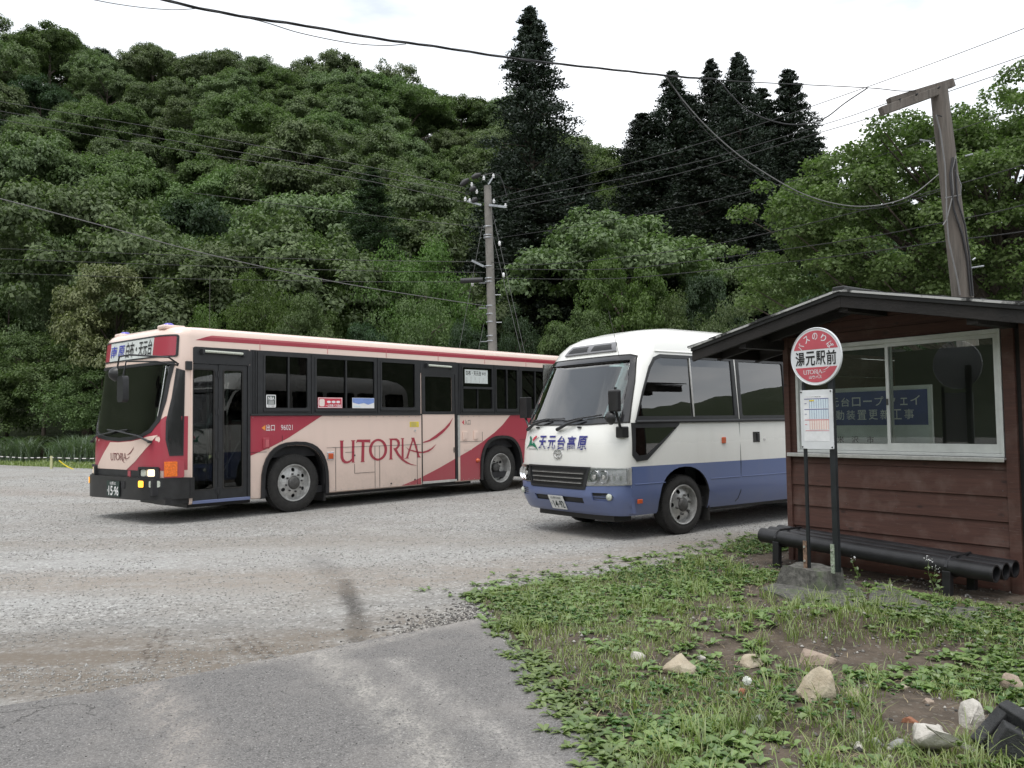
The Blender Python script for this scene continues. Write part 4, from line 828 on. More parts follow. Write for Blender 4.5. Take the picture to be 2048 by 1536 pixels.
for u in (.02, 1.16, 2.28):
    b = MB(); z = RZ-SL*abs(u-1.16)-.07; b.bx(u-.045, u+.045, W0+.04, W1-.1, z-.12, z-.02); b.build('purlin', M['fascia'], SH)
b = MB(); b.bx(-.60, -.55, W0+.03, W1-.05, RZ-SL*1.78-.11, RZ-SL*1.78-.02); b.build('eaves_board', M['fascia'], SH)
# sliding window
wf = MB(); wf.bx(.185, 2.20, -.035, .05, 1.135, 1.165); wf.bx(.185, 2.20, -.035, .05, 2.185, 2.225); wf.bx(.185, .215, -.035, .05, 1.165, 2.185); wf.bx(2.17, 2.20, -.035, .05, 1.165, 2.185); wf = wf.build('sliding_window', M['sash'], SH, bevel=.004)
b = MB(); b.bx(.085, 2.215, -.075, .0, 1.112, 1.132); b.bx(.085, 2.215, -.078, -.070, 1.095, 1.132); b.build('window_sill', M['alu'], SH, bevel=.004)
def sash(u0, u1, w, stile, bot):
    mp_ = lambda a, b_, d: (a, w-d, b_); f = plate('sash', [rect(u0, u1, 1.168, 2.183), rect(u0+stile, u1-stile, 1.168+bot, 2.150)], mp_, -.012, .012, M['sash'], wf)
    plate('pane', [rect(u0+stile-.004, u1-stile+.004, 1.164+bot, 2.154)], mp_, -.002, .002, M['gl_shed'], f); return f
sash(.215, 1.21, .022, .028, .065); sash(1.17, 2.17, -.012, .030, .075)
b = MB(); b.bx(1.175, 1.19, -.035, -.024, 1.60, 1.66); b.build('window_latch', M['rim_dark'], wf)
# notice board leaning inside the window
NB = empty('notice_board', SH.matrix_basis @ Vector((0, 0, 0)), SH.rotation_euler.z, 'blue and white ropeway notice board standing behind the shelter window', 'notice board')
nm_ = lambda a, b_, d: (a, .20-d, b_)
bk = plate('backing', [rect(.22, 1.475, .60, 1.775)], nm_, -.015, 0, simple('notice_white', (.68, .72, .72), .5), NB); plate('blue_field', [rect(.24, 1.445, 1.41, 1.745)], nm_, 0, .002, simple('notice_blue', (.06, .075, .26), .5), NB)
plate('frame', [rect(.215, 1.485, .595, 1.785), rect(.245, 1.455, .625, 1.755)], nm_, -.02, .012, M['sash'], NB)
for k, ch in enumerate('天元台ロープウェイ'): lettering(ch, (.315+k*.121+(.02 if ch == 'ェ' else 0), .315+k*.121+.092, 1.60-(.0 if ch not in 'ーェ' else -.0)+(.04 if ch == 'ー' else 0), 1.69-(.035 if ch == 'ー' else 0)-(.02 if ch == 'ェ' else 0)), nm_, .003, M['ink_white'], NB, weight=.004)
for k, ch in enumerate('駆動装置更新工事'): lettering(ch, (.37+k*.121, .37+k*.121+.095, 1.465, 1.562), nm_, .003, M['ink_white'], NB, weight=.004)
for k, ch in enumerate('米沢市'): lettering(ch, (.50+k*.162, .50+k*.162+.075, 1.235, 1.30), nm_, .003, M['ink_black'], NB, weight=.012)
b = MB(); b.bx(.3, .34, .215, .26, .04, 1.7); b.bx(1.36, 1.40, .215, .26, .04, 1.7); b.build('stand_leg', M['board'], NB)

# pipe bench
PBN = empty('pipe_bench', SH.location, SH.rotation_euler.z, 'low bench made of three black pipes strapped to legs under the shelter window', 'bench')
PBN.rotation_euler = (0, .035, SH.rotation_euler.z); PBN.location = SH.location+Vector((0, 0, .06)); PBN.rotation_mode = 'XYZ'
M['pipe'] = simple('black_pipe', (.016, .016, .018), .42, var=.5, nsc=7, bump=.15, bsc=30)
for k, w in enumerate((-.52, -.355, -.19)):
    b = MB(); R = .071; u0, u1 = .08-.02*k, 2.31
    b.lathe([(R-.012, u0+.10), (R-.012, u0), (R, u0), (R, u1), (R-.012, u1), (R-.012, u1-.16), (.001, u1-.16)], c=(0, w, .262), axis='x', n=28); b.build('pipe', M['pipe'], PBN, smooth=35)
for u in (.29, 1.95):
    b = MB(); b.tube([(u, -.60, .262), (u, -.575, .31), (u, -.52, .338), (u, -.35, .338), (u, -.19, .338), (u, -.13, .31), (u, -.11, .262)], .012, 6); b.build('strap', M['pipe'], PBN)
    for w in (-.56, -.15):
        b = MB(); b.bx(u-.035, u+.035, w-.03, w+.03, -.05, .23); b.build('leg', M['pipe'], PBN, bevel=.006)
    b = MB(); b.bx(u-.03, u+.03, -.58, -.12, .17, .195); b.build('cross_bar', M['pipe'], PBN)

# bus stop sign on its concrete block
ST = empty('bus_stop_sign', (2.513, 7.1217, 0), rad(90-144.6), 'round red and white bus stop sign on two thin black posts', 'bus stop sign')
sm_ = lambda a, b_, d: (a, -d, b_); CX, CZ = .155, 2.013
dc = plate('sign_disc', [ell(CX, CZ, .241, .241, 64)], sm_, -.006, .006, M['sign_white'], ST, smooth=35)
b = MB(); b.lathe([(.243, -.012), (.249, -.004), (.249, .006), (.243, .012), (.238, .0)], c=(CX, 0, CZ), n=64, closed=True); b.build('rim', M['sign_white'], dc, smooth=50)
def seg(z0, z1, R=.222):
    L = []
    if z1 > z0 and z0 > 0:
        a = math.asin(z0/R)
        L = [(CX+R*math.cos(t_), CZ+R*math.sin(t_)) for t_ in np.linspace(a, math.pi-a, 40)]
    else:
        a = math.asin(-z1/R); L = [(CX+R*math.cos(t_), CZ-R*math.sin(t_)) for t_ in np.linspace(a, math.pi-a, 40)]
    return L
plate('red_field', [seg(.062, .3)], sm_, .006, .0075, M['sign_red'], dc); plate('red_field', [seg(-.3, -.092)], sm_, .006, .0075, M['sign_red'], dc)
for k, ch in enumerate('バスのりば'):
    a = rad(150-30*k); r = .165; x, z = CX+r*math.cos(a), CZ+.008+r*math.sin(a); h = .030
    lettering(ch, (x-h*.85, x+h*.85, z-h, z+h), sm_, .0085, M['sign_white'], dc, weight=.012, rot=a-math.pi/2)
for k, ch in enumerate('湯元駅前'): lettering(ch, (CX-.198+k*.101, CX-.198+k*.101+.092, CZ-.078, CZ+.046), sm_, .0085, M['ink_black'], dc, weight=.018)
logo_text(sm_, .0085, M['sign_white'], dc, lambda p: (CX-.122+(p[0]-.972)*.265/2.806, CZ-.162+(p[1]-.664)*.085/.948))
lettering('山交バス', (CX-.068, CX+.055, CZ-.190, CZ-.162), sm_, .0085, M['sign_white'], dc, weight=.02)
tt = plate('timetable', [rect(-.012, .298, 1.225, 1.728, .006)], lambda a, b_, d: (a, -.030-d, b_), -.004, .004, M['sign_white'], ST)
tm = lambda a, b_, d: (a, -.034-d, b_)
plate('paper', [rect(.018, .262, 1.29, 1.68)], tm, 0, .0012, simple('timetable_paper', (.74, .75, .77), .5), tt)
lettering('バス時刻表', (.10, .19, 1.663, 1.673), tm, .0016, M['ink_black'], tt)
ys = [1.655, 1.565, 1.475, 1.385]
for k in range(3):
    plate('table_block', [rect(.075, .262, ys[k+1]+.004, ys[k]-.006)], tm, .0012, .0018, M['ink_paleblue'] if k < 2 else M['ink_pink'], tt)
    b = MB(); b.bx(.028, .262, -.0365, -.0355, ys[k]-.006, ys[k]-.001); [b.bx(.078+j*.0225, .0795+j*.0225, -.0375, -.0362, ys[k+1]+.004, ys[k]-.008) for j in range(9)]; [b.bx(.03, .05, -.0365, -.0355, ys[k]-.045, ys[k]-.041) for j in range(1)]; b.build('table_lines', M['ink_navy'] if k < 2 else M['ink_red'], tt)
b = MB(); b.bx(.034, .262, -.0365, -.0355, 1.378, 1.381); b.build('table_line', M['ink_red'], tt)
b = MB(); b.bx(.080, .125, -.038, -.037, 1.632, 1.642); b.build('yellow_mark', M['ink_yellow'], tt); 
for u in (.0, .286):
    for z in (1.24, 1.712):
        b = MB(); b.tube([(u, -.042, z), (u, -.03, z)], .006, 8); b.build('screw', M['ink_black'], tt)
M['post'] = simple('sign_post', (.014, .017, .020), .4, var=.3); M['rust'] = simple('rusty_bracket', (.20, .13, .09), .8, var=.5, nsc=35, bump=.4, bsc=70)
M['lichen'] = simple('weathered_green_bracket', (.28, .33, .25), .8, var=.5, nsc=35, bump=.4, bsc=70)
tt.location = (0, .032, 0)
b = MB(); b.bx(-.004, .022, .010, .032, .20, 1.80); b.build('post', M['post'], ST, bevel=.002)
b = MB(); b.bx(.249, .297, .010, .050, .20, 2.0); b.build('post', M['post'], ST, bevel=.002)
for (u, mt) in ((-.014, 'rust'), (.25, 'lichen')):
    b = MB(); b.bx(u-.016, u+.016, -.034, -.023, .19, .43); br = b.build('bracket', M[mt], ST); br.location = (0, .031, 0)
    for z in (.26, .38):
        b = MB(); b.tube([(u, -.044, z), (u, -.034, z)], .009, 8); b.build('bolt', M['alu'], br)
t = NT('mossy_concrete'); n = t.noise(18, 6, .7); nn = t.noise(5, 4, .6); c = t.mix(t.ramp(n, (.35, 0.0), (.65, 1.0)), (.04, .04, .035), (.16, .155, .14)); c = t.mix(t.ramp(nn, (.52, 0.0), (.68, 1.0)), c, (.09, .12, .06)); M['concrete_old'] = t.pbr(c, .9, bump=n, bstr=.9, bdist=.008)
BKO = empty('sign_base_block', ST.location, ST.rotation_euler.z, 'mossy concrete block holding the bus stop sign posts', 'concrete block')
bm = bmesh.new(); bmesh.ops.create_cube(bm, size=1)
for v_ in bm.verts:
    top = v_.co.z > 0; v_.co.x = (.235 if top else .27)*(1 if v_.co.x > 0 else -1)-.03+(-.0); v_.co.y = (.15 if v_.co.y > 0 else -.11 if top else -.14)+.05; v_.co.z = .205 if top else -.05
    if top and v_.co.x < 0: v_.co.x += .07
bmesh.ops.subdivide_edges(bm, edges=bm.edges, cuts=9, use_grid_fill=True)
for v_ in bm.verts:
    p = v_.co; v_.co += Vector((vnoise(p.x*14+3, p.z*14+p.y*9, 3)-.5, vnoise(p.y*14, p.x*14+p.z*11, 5)-.5, vnoise(p.x*12, p.y*14, 8)-.5))*.022
me = bpy.data.meshes.new('sign_base_block'); bm.to_mesh(me); bm.free(); finish(me, M['concrete_old'], 30)
link(bpy.data.objects.new('block', me), BKO)
# ------------------------------------------------------------------ ground materials
def seg_mask(t, xy, pts, width, soft):
    """0..1 stain around a polyline in world metres"""
    X, Y = xy; acc = None
    for (x0, y0), (x1, y1) in zip(pts[:-1], pts[1:]):
        dx, dy = x1-x0, y1-y0; L2 = dx*dx+dy*dy
        u = t.math('DIVIDE', t.math('ADD', t.math('MULTIPLY', t.math('SUBTRACT', X, x0), dx), t.math('MULTIPLY', t.math('SUBTRACT', Y, y0), dy)), L2, clamp=True)
        ex = t.math('SUBTRACT', t.math('SUBTRACT', X, x0), t.math('MULTIPLY', u, dx)); ey = t.math('SUBTRACT', t.math('SUBTRACT', Y, y0), t.math('MULTIPLY', u, dy))
        d = t.math('SQRT', t.math('ADD', t.math('MULTIPLY', ex, ex), t.math('MULTIPLY', ey, ey)))
        m_ = t.math('DIVIDE', t.math('SUBTRACT', width+soft, d), soft, clamp=True)
        acc = m_ if acc is None else t.math('MAXIMUM', acc, m_)
    return acc
t = NT('crushed_gravel'); v = t.co(); s_ = t.sep(v); n0 = t.noise(.9, 5, .6); warp = t.n('ShaderNodeVectorMath', operation='ADD'); t.l(v, warp.inputs[0])
wv = t.n('ShaderNodeVectorMath', operation='SCALE'); nc = t.n('ShaderNodeTexNoise'); nc.inputs['Scale'].default_value = 7; nc.inputs['Detail'].default_value = 4; t.l(v, nc.inputs['Vector'])
t.l(nc.outputs['Color'], wv.inputs[0]); wv.inputs['Scale'].default_value = .14; t.l(wv.outputs[0], warp.inputs[1]); W_ = t.sep(warp.outputs[0]); XY = (t.math('SUBTRACT', W_[0], .07), t.math('SUBTRACT', W_[1], .07))
cell = t.voro(150, out='Color'); cg = t.sep(cell)[0]; cell2 = t.voro(38, out='Color'); cg2 = t.sep(cell2)[0]; fine = t.noise(160, 3, .7)
base = t.mix(t.ramp(cg, (.1, 0.0), (.95, 1.0)), (.245, .24, .228), (.405, .398, .382)); base = t.mix(t.ramp(cg2, (.86, 0.0), (.88, 1.0)), base, (.50, .495, .48)); base = t.mix(t.ramp(cg2, (.08, 1.0), (.10, 0.0)), base, (.17, .165, .16))
big = t.noise(.33, 4, .6, vec=t.mapping(v, (.8, 1.1, 1), rot=(0, 0, .25))); mid = t.noise(1.4, 5, .65, vec=t.mapping(v, (.8, 1.15, 1), rot=(0, 0, .3)))
base = t.mix(t.math('MULTIPLY', t.ramp(big, (.42, 0.0), (.62, 1.0)), .45), base, (.25, .228, .20))
base = t.mix(t.math('MULTIPLY', t.ramp(mid, (.50, 0.0), (.68, 1.0)), .38), base, (.225, .205, .18))
base = t.mix(t.math('MULTIPLY', t.ramp(mid, (.30, 1.0), (.42, 0.0)), .35), base, (.42, .42, .40))
def stain(base, pts, w, soft, col, k, nz=(.35, .65)):
    nn = t.noise(26, 4, .7); n3 = t.noise(2.6, 5, .7, vec=t.mapping(v, (.6, 1.6, 1))); return t.mix(t.math('MULTIPLY', t.math('MULTIPLY', t.math('MULTIPLY', seg_mask(t, XY, pts, w, soft), t.ramp(nn, (nz[0], .15), (nz[1], 1.0))), t.ramp(n3, (.36, .25), (.56, 1.0))), k), base, col)
base = stain(base, [(-2.3, 9.4), (-1.80, 8.2), (-1.5, 7.4)], .06, .16, (.10, .09, .08), 1.0)
base = stain(base, [(-7, 4.2), (-4.0, 5.0), (-2.6, 5.2), (-1.9, 5.0)], .35, .9, (.135, .112, .088), .9, (.25, .55))
nn_ = t.noise(30, 4, .75); mk_ = seg_mask(t, XY, [(-1.62, 7.9), (-1.46, 7.28), (-1.24, 6.48), (-1.05, 5.6)], .035, .07); base = t.mix(t.math('MULTIPLY', t.math('MULTIPLY', mk_, t.ramp(nn_, (.30, .15), (.52, 1.0))), .9), base, (.05, .045, .04))
base = stain(base, [(-2.15, 6.2), (-1.45, 6.2), (-1.1, 6.15)], .08, .35, (.13, .13, .13), .6)
base = stain(base, [(-6, 7.2), (-4, 7.3), (-2.4, 7.6)], .2, .5, (.40, .40, .39), .6)
base = stain(base, [(-5, 9.4), (-1, 9.6), (2.2, 11.2)], .35, .7, (.42, .42, .41), .6)
base = stain(base, [(-3.6, 5.9), (-3.0, 6.3), (-2.3, 6.0)], .1, .3, (.15, .15, .145), .6)
base = stain(base, [(-1.2, 6.9), (.1, 7.2), (.9, 7.9)], .06, .30, (.12, .11, .10), .6)
base = stain(base, [(-5.5, 5.0), (-3.2, 5.3), (-1.6, 5.35), (-.7, 5.9)], .30, .7, (.18, .15, .118), .85, (.25, .55))
base = stain(base, [(-9, 8.3), (-4.5, 8.0), (-1.2, 7.9), (1.2, 9.0), (3, 10.4)], .25, .55, (.27, .23, .19), .75, (.25, .55))
base = stain(base, [(-9, 11), (-5.0, 10.6), (0, 10.4), (2, 11.5)], .15, .6, (.25, .22, .185), .6, (.2, .6))
base = stain(base, [(-14, 20.5), (-7, 17.5)], .2, .9, (.27, .22, .185), .6, (.2, .6))
for k in range(3):
    base = stain(base, [(-2.30+.07*k, 5.05+.02*k), (-2.62+.07*k, 6.1+.02*k)], .008, .018, (.07, .055, .045), .9, (.45, .55)) if k < 2 else base
    base = stain(base, [(-1.68+.07*k, 5.28+.03*k), (-2.03+.07*k, 5.85+.04*k)], .010, .02, (.075, .058, .045), .8, (.4, .55))
M['gravel'] = t.pbr(base, .92, bump=t.math('ADD', t.math('MULTIPLY', cg, .5), t.math('ADD', fine, t.math('MULTIPLY', cg2, .8))), bstr=.55, bdist=.012)
t = NT('worn_asphalt'); v = t.co(); s_ = t.sep(v); cell = t.voro(150, out='Color'); cg = t.sep(cell)[0]; n1 = t.noise(1.1, 5, .6); n2 = t.noise(4.5, 5, .7); f2 = t.noise(260, 2, .7)
wob0 = t.math('MULTIPLY', t.math('SUBTRACT', t.noise(9.0, 4, .75), .5), .16); XY = (t.math('ADD', s_[0], wob0), t.math('SUBTRACT', s_[1], wob0))
base = t.mix(t.ramp(cg, (.0, 0.0), (1, 1.0)), (.095, .091, .088), (.215, .207, .201)); base = t.mix(t.ramp(t.noise(75, 2, .6), (.64, 0.0), (.68, 1.0)), base, (.36, .35, .335)); base = t.mix(t.ramp(t.noise(38, 4, .8), (.36, 1.0), (.42, 0.0)), base, (.065, .063, .062))
base = t.mix(t.math('MULTIPLY', t.ramp(n1, (.45, 0.0), (.7, 1.0)), .45), base, (.29, .27, .25)); base = t.mix(t.math('MULTIPLY', t.ramp(n2, (.58, 0.0), (.8, 1.0)), .4), base, (.085, .083, .083))
def stain2(base, pts, w, soft, col, k, lo=.3): 
    nn = t.noise(60, 5, .85); n4 = t.noise(5, 6, .75, vec=t.mapping(v, (1.6, .7, 1), rot=(0, 0, .45))); return t.mix(t.math('MULTIPLY', t.math('MULTIPLY', t.math('MULTIPLY', seg_mask(t, XY, pts, w, soft), t.ramp(nn, (.42, .0), (.56, 1.0))), t.ramp(n4, (.38, .1), (.62, 1.0))), k), base, col)
base = stain2(base, [(-1.25, 5.35), (-.85, 4.7), (-.45, 3.9), (-.2, 3.2)], .05, .16, (.40, .38, .345), .9); base = stain2(base, [(-.75, 5.2), (-.35, 4.4), (.1, 3.6)], .02, .12, (.42, .40, .37), .8)
base = stain2(base, [(-2.1, 4.75), (-1.6, 4.0), (-1.3, 3.3)], .04, .16, (.36, .325, .29), .85); base = stain2(base, [(-2.3, 4.85), (-1.2, 5.45), (-.35, 6.2)], .02, .12, (.40, .375, .34), .8)
wob = t.math('MULTIPLY', t.math('SUBTRACT', t.noise(3.0, 4, .7), .5), .25); XY = (t.math('ADD', s_[0], wob), t.math('ADD', s_[1], wob))
for pts in ([(-3.2, 4.15), (-2.4, 4.45), (-2.15, 4.3)], [(-2.75, 4.62), (-2.5, 4.4), (-2.55, 4.0)]):
    base = t.mix(t.math('MULTIPLY', seg_mask(t, XY, pts, .001, .007), .8), base, (.04, .038, .036))
M['asphalt'] = t.pbr(base, .88, bump=t.math('ADD', cg, f2), bstr=.5, bdist=.006)
t = NT('verge_soil'); n = t.noise(5, 6, .7); n2 = t.noise(40, 4, .7); cg = t.sep(t.voro(55, out='Color'))[0]
c = t.mix(t.ramp(n, (.35, 0.0), (.7, 1.0)), (.055, .042, .030), (.13, .10, .075)); c = t.mix(t.ramp(cg, (.90, 0.0), (.94, .6)), c, (.17, .155, .13)); M['soil'] = t.pbr(c, .95, bump=t.math('ADD', n2, cg), bstr=.8, bdist=.012)
t = NT('forest_floor'); n = t.noise(.35, 6, .7); n2 = t.noise(2.5, 5, .7); c = t.mix(n, (.03, .045, .02), (.07, .10, .04)); M['forest_floor'] = t.pbr(t.mix(n2, c, (.045, .06, .026)), .95, bump=n2, bstr=1, bdist=.6)
t = NT('short_turf'); n = t.noise(1.5, 6, .7); n2 = t.noise(25, 3, .7); M['turf'] = t.pbr(t.mix(t.ramp(n, (.3, 0.0), (.7, 1.0)), (.09, .14, .04), (.19, .21, .08)), .95, bump=n2, bstr=1, bdist=.03)
def leafmat(name, dark, light, trans=.30, gloss=.05, nsc=.8):
    t = NT(name); g = t.n('ShaderNodeNewGeometry'); oi = t.n('ShaderNodeObjectInfo'); n = t.noise(nsc, 3, .6)
    f = t.math('ADD', t.math('MULTIPLY', g.outputs['Random Per Island'], .55), t.math('ADD', t.math('MULTIPLY', t.ramp(n, (.35, 0.0), (.65, 1.0)), .30), t.math('MULTIPLY', oi.outputs['Random'], .15)), clamp=True)
    c = t.mix(f, dark, light); hs = t.n('ShaderNodeHueSaturation'); t.set(hs.inputs['Color'], c); t.set(hs.inputs['Hue'], t.math('ADD', .485, t.math('MULTIPLY', oi.outputs['Random'], .03))); t.set(hs.inputs['Value'], t.math('ADD', .82, t.math('MULTIPLY', oi.outputs['Random'], .36)))
    d = t.n('ShaderNodeBsdfDiffuse'); t.l(hs.outputs[0], d.inputs[0]); tr = t.n('ShaderNodeBsdfTranslucent'); t.l(t.mix(1.0, hs.outputs[0], (.85, 1.1, .5), 'MULTIPLY'), tr.inputs[0]); m1 = t.n('ShaderNodeMixShader'); m1.inputs[0].default_value = trans; t.l(d.outputs[0], m1.inputs[1]); t.l(tr.outputs[0], m1.inputs[2])
    gl = t.n('ShaderNodeBsdfGlossy'); gl.inputs['Roughness'].default_value = .45; gl.inputs[0].default_value = (.9, .95, 1, 1); m2 = t.n('ShaderNodeMixShader'); m2.inputs[0].default_value = gloss; t.l(m1.outputs[0], m2.inputs[1]); t.l(gl.outputs[0], m2.inputs[2]); t.l(m2.outputs[0], t.o.inputs[0]); return t.m
M['lf_hill'] = leafmat('hillside_leaves', (.070, .098, .050), (.205, .255, .132), .28, .010)
M['lf_mid'] = leafmat('foot_slope_leaves', (.056, .088, .036), (.178, .238, .102), .30, .010)
M['lf_yel'] = leafmat('flowering_tree_leaves', (.085, .11, .045), (.27, .29, .14), .25, .02)
M['lf_lite'] = leafmat('fresh_leaves', (.060, .102, .028), (.150, .220, .072), .35, .012)
M['lf_near'] = leafmat('round_leaves', (.072, .112, .038), (.195, .258, .105), .36, .015)
M['lf_dark'] = leafmat('dark_green_leaves', (.022, .045, .020), (.068, .105, .050), .25, .015)  # darker leaf greens for the dark trees and the slender conifer
M['lf_cedar'] = leafmat('cedar_needles', (.011, .018, .009), (.030, .044, .026), .10, .03)
M['grass'] = leafmat('grass_blades', (.10, .14, .036), (.34, .39, .13), .35, .05, 3)
M['weed'] = leafmat('weed_leaves', (.075, .125, .036), (.25, .33, .105), .30, .06, 4)
M['clover'] = leafmat('clover_leaves', (.045, .12, .025), (.11, .24, .055), .30, .05, 4)
M['pampas'] = leafmat('pampas_blades', (.07, .11, .06), (.22, .28, .18), .30, .06, 3)
M['bark'] = simple('bark', (.075, .06, .048), .9, var=.4, nsc=9, bump=.6, bsc=30)
M['bark_pale'] = simple('pale_bark', (.17, .16, .14), .9, var=.4, nsc=9, bump=.6, bsc=30)

# ------------------------------------------------------------------ terrain
def sm(x): x = np.clip(x, 0, 1); return x*x*(3-2*x)
def hill(x, y):
    x = np.asarray(x, float); y = np.asarray(y, float)
    Hr = np.interp(x, [-260, -150, -85, -55, -25, -2, 20, 45, 80, 200], [60, 63, 60.5, 55, 50, 43, 34, 24, 18, 16])
    z = Hr*sm((y-40)/112)
    z = np.maximum(z, 46*sm((-x-50-.1*y)/95))
    r = np.hypot(x, y); far = (26+20*fbm(x/60, y/60, 4)+9*(fbm(x/16, y/16, 14)-.5))*sm((r-150)/150)*sm((r-100)/60); z = np.maximum(z, far)
    return z+2.2*(fbm(x/14, y/14, 9)-.5)*sm(z/6)
g = np.concatenate([np.arange(-420, -130, 9), np.arange(-130, 130, 5), np.arange(130, 421, 9)]).astype(float); GX, GY = np.meshgrid(g, g); GZ = hill(GX, GY)-.35
n = len(g); idx = np.arange(n*n).reshape(n, n); F = np.stack([idx[:-1, :-1], idx[:-1, 1:], idx[1:, 1:], idx[1:, :-1]], -1).reshape(-1, 4)
me = fast_mesh('hills', np.stack([GX, GY, GZ], -1).reshape(-1, 3), F); finish(me, M['forest_floor'], 180); tag(link(bpy.data.objects.new('hills', me)), kind='structure')
b = MB(); b.add([(-1500, -1500, -3.0), (1500, -1500, -3.0), (1500, 1500, -3.0), (-1500, 1500, -3.0)], [(0, 1, 2, 3)]); tag(b.build('ground', M['forest_floor']), kind='structure')
LOT = [(-75, 41), (-22, 35.2), (-15, 30.2), (-8, 28.3), (10, 27), (70, 24), (70, -60), (-75, -60)]
plate('gravel_lot', [LOT], lambda a, b_, d: (a, b_, d), None, 0, M['gravel'], None); tag(SC.objects['gravel_lot'], kind='structure')
GRS = [(-75, 41), (-22, 35.2), (-15, 30.2), (-8, 28.3), (10, 27), (70, 24), (70, 50), (-75, 60)]
plate('grass_strip', [GRS], lambda a, b_, d: (a, b_, d), None, -.03, M['turf'], None); tag(SC.objects['grass_strip'], kind='structure')
AS = [(-8, .55), (-5, 2.77), (-2.75, 4.43), (-2.23, 4.74), (-1.4, 5.38), (-.55, 6.05), (-.27, 6.26), (-.07, 5.56), (.08, 4.99), (.25, 4.30), (.33, 3.84), (.36, 3.59), (.62, 2.4), (1.2, -8), (-8, -8)]
AL = []
for i, (x0, y0) in enumerate(AS):
    x1, y1 = AS[(i+1) % len(AS)]; L = math.hypot(x1-x0, y1-y0); k = max(1, int(L/.07)) if y0 > 0 and y1 > 0 else 1
    for j in range(k):
        x = x0+(x1-x0)*j/k; y = y0+(y1-y0)*j/k; a = .05*(fbm([x*3], [y*3], 2)[0]-.5)+.035*(fbm([x*14], [y*14], 6)[0]-.5)
        AL.append((x-(y1-y0)/L*a, y+(x1-x0)/L*a))
plate('asphalt_apron', [AL], lambda a, b_, d: (a, b_, d), -.01, .012, M['asphalt'], None); tag(SC.objects['asphalt_apron'], kind='structure')
# verge with soil, built as a relief
VG = np.array([(-.42, 7.0), (-.15, 7.45), (.45, 7.75), (1.3, 8.35), (2.2, 9.4), (2.75, 10.1), (3.6, 10.8), (6, 12), (9, 12), (9, 0), (1.2, 0), (.56, 2.4), (.30, 3.59), (.27, 3.84), (.19, 4.30), (.03, 4.99), (-.10, 5.56), (-.20, 6.0), (-.30, 6.5)])
def inside(px, py, P):
    c = np.zeros(np.shape(px), bool); n = len(P)
    for i in range(n):
        x0, y0 = P[i]; x1, y1 = P[(i+1) % n]; m_ = ((y0 > py) != (y1 > py)) & (px < (x1-x0)*(py-y0)/(y1-y0+1e-12)+x0); c ^= m_
    return c
def edge_dist(px, py, P):
    d = np.full(np.shape(px), 1e9); n = len(P)
    for i in range(n):
        x0, y0 = P[i]; x1, y1 = P[(i+1) % n]; dx, dy = x1-x0, y1-y0; u = np.clip(((px-x0)*dx+(py-y0)*dy)/(dx*dx+dy*dy), 0, 1); d = np.minimum(d, np.hypot(px-x0-u*dx, py-y0-u*dy))
    return np.where(inside(px, py, P), d, -d)
def verge_z(x, y):
    x = np.asarray(x, float); y = np.asarray(y, float); d = edge_dist(x, y, VG)+.10*(fbm(x*3, y*3, 11)-.5)
    z = -.03+.045*sm((d+.02)/.22)+.045*sm(d/.8)*(fbm(x*2.2, y*2.2, 21)-.25)+.012*(fbm(x*11, y*11, 31)-.5)
    hump = .13*np.exp(-((x-2.1)**2/.5+(y-5.75)**2/.10)); dip = -.03*np.exp(-((x-1.95)**2/.45+(y-5.0)**2/.12))
    sh = sm((x*.815+y*.579-(2.87*.815+8.71*.579)+.75)/.5)      # flatter in front of the shelter
    z = z+(hump+dip)*(1-sh); z = z*(1-.6*sh); return np.where(d > .1, np.maximum(z, .008+.010*fbm(x*6, y*6, 5)), z)
gx = np.arange(-.6, 6.6, .05); gy = np.arange(1.6, 12, .05); GX, GY = np.meshgrid(gx, gy); GZ = verge_z(GX, GY); n0_, n1_ = GX.shape
idx = np.arange(n0_*n1_).reshape(n0_, n1_); F = np.stack([idx[:-1, :-1], idx[:-1, 1:], idx[1:, 1:], idx[1:, :-1]], -1).reshape(-1, 4)
keep = (edge_dist(GX[:-1, :-1], GY[:-1, :-1], VG) > -.15).ravel(); me = fast_mesh('verge', np.stack([GX, GY, GZ], -1).reshape(-1, 3), F[keep]); finish(me, M['soil'], 180)
tag(link(bpy.data.objects.new('verge', me)), kind='structure')

# ------------------------------------------------------------------ foliage
def rand_dirs(n, zmin=-.4, r=rng):
    z = r.uniform(zmin, 1, n); a = r.uniform(0, 2*math.pi, n); s = np.sqrt(np.maximum(0, 1-z*z)); return np.stack([s*np.cos(a), s*np.sin(a), z], -1)
def norm(v): return v/np.maximum(1e-9, np.linalg.norm(v, axis=-1, keepdims=True))
def leaves_mesh(name, P, N, size, mat, r=rng, aspect=.6, along=None):
    """one folded four-cornered leaf at each point"""
    n = len(P); ref = r.normal(size=(n, 3)) if along is None else along+.35*r.normal(size=(n, 3)); T = norm(ref-N*np.sum(ref*N, -1, keepdims=True)); B = np.cross(N, T)
    s = (size*r.uniform(.65, 1.35, n))[:, None]; fold = N*s*.18
    V = np.stack([P-T*s*.5, P+B*s*.5*aspect+fold, P+T*s*.55, P-B*s*.5*aspect+fold], 1).reshape(-1, 3)
    F = np.arange(4*n).reshape(n, 4); me = fast_mesh(name, V, F); finish(me, mat); return me
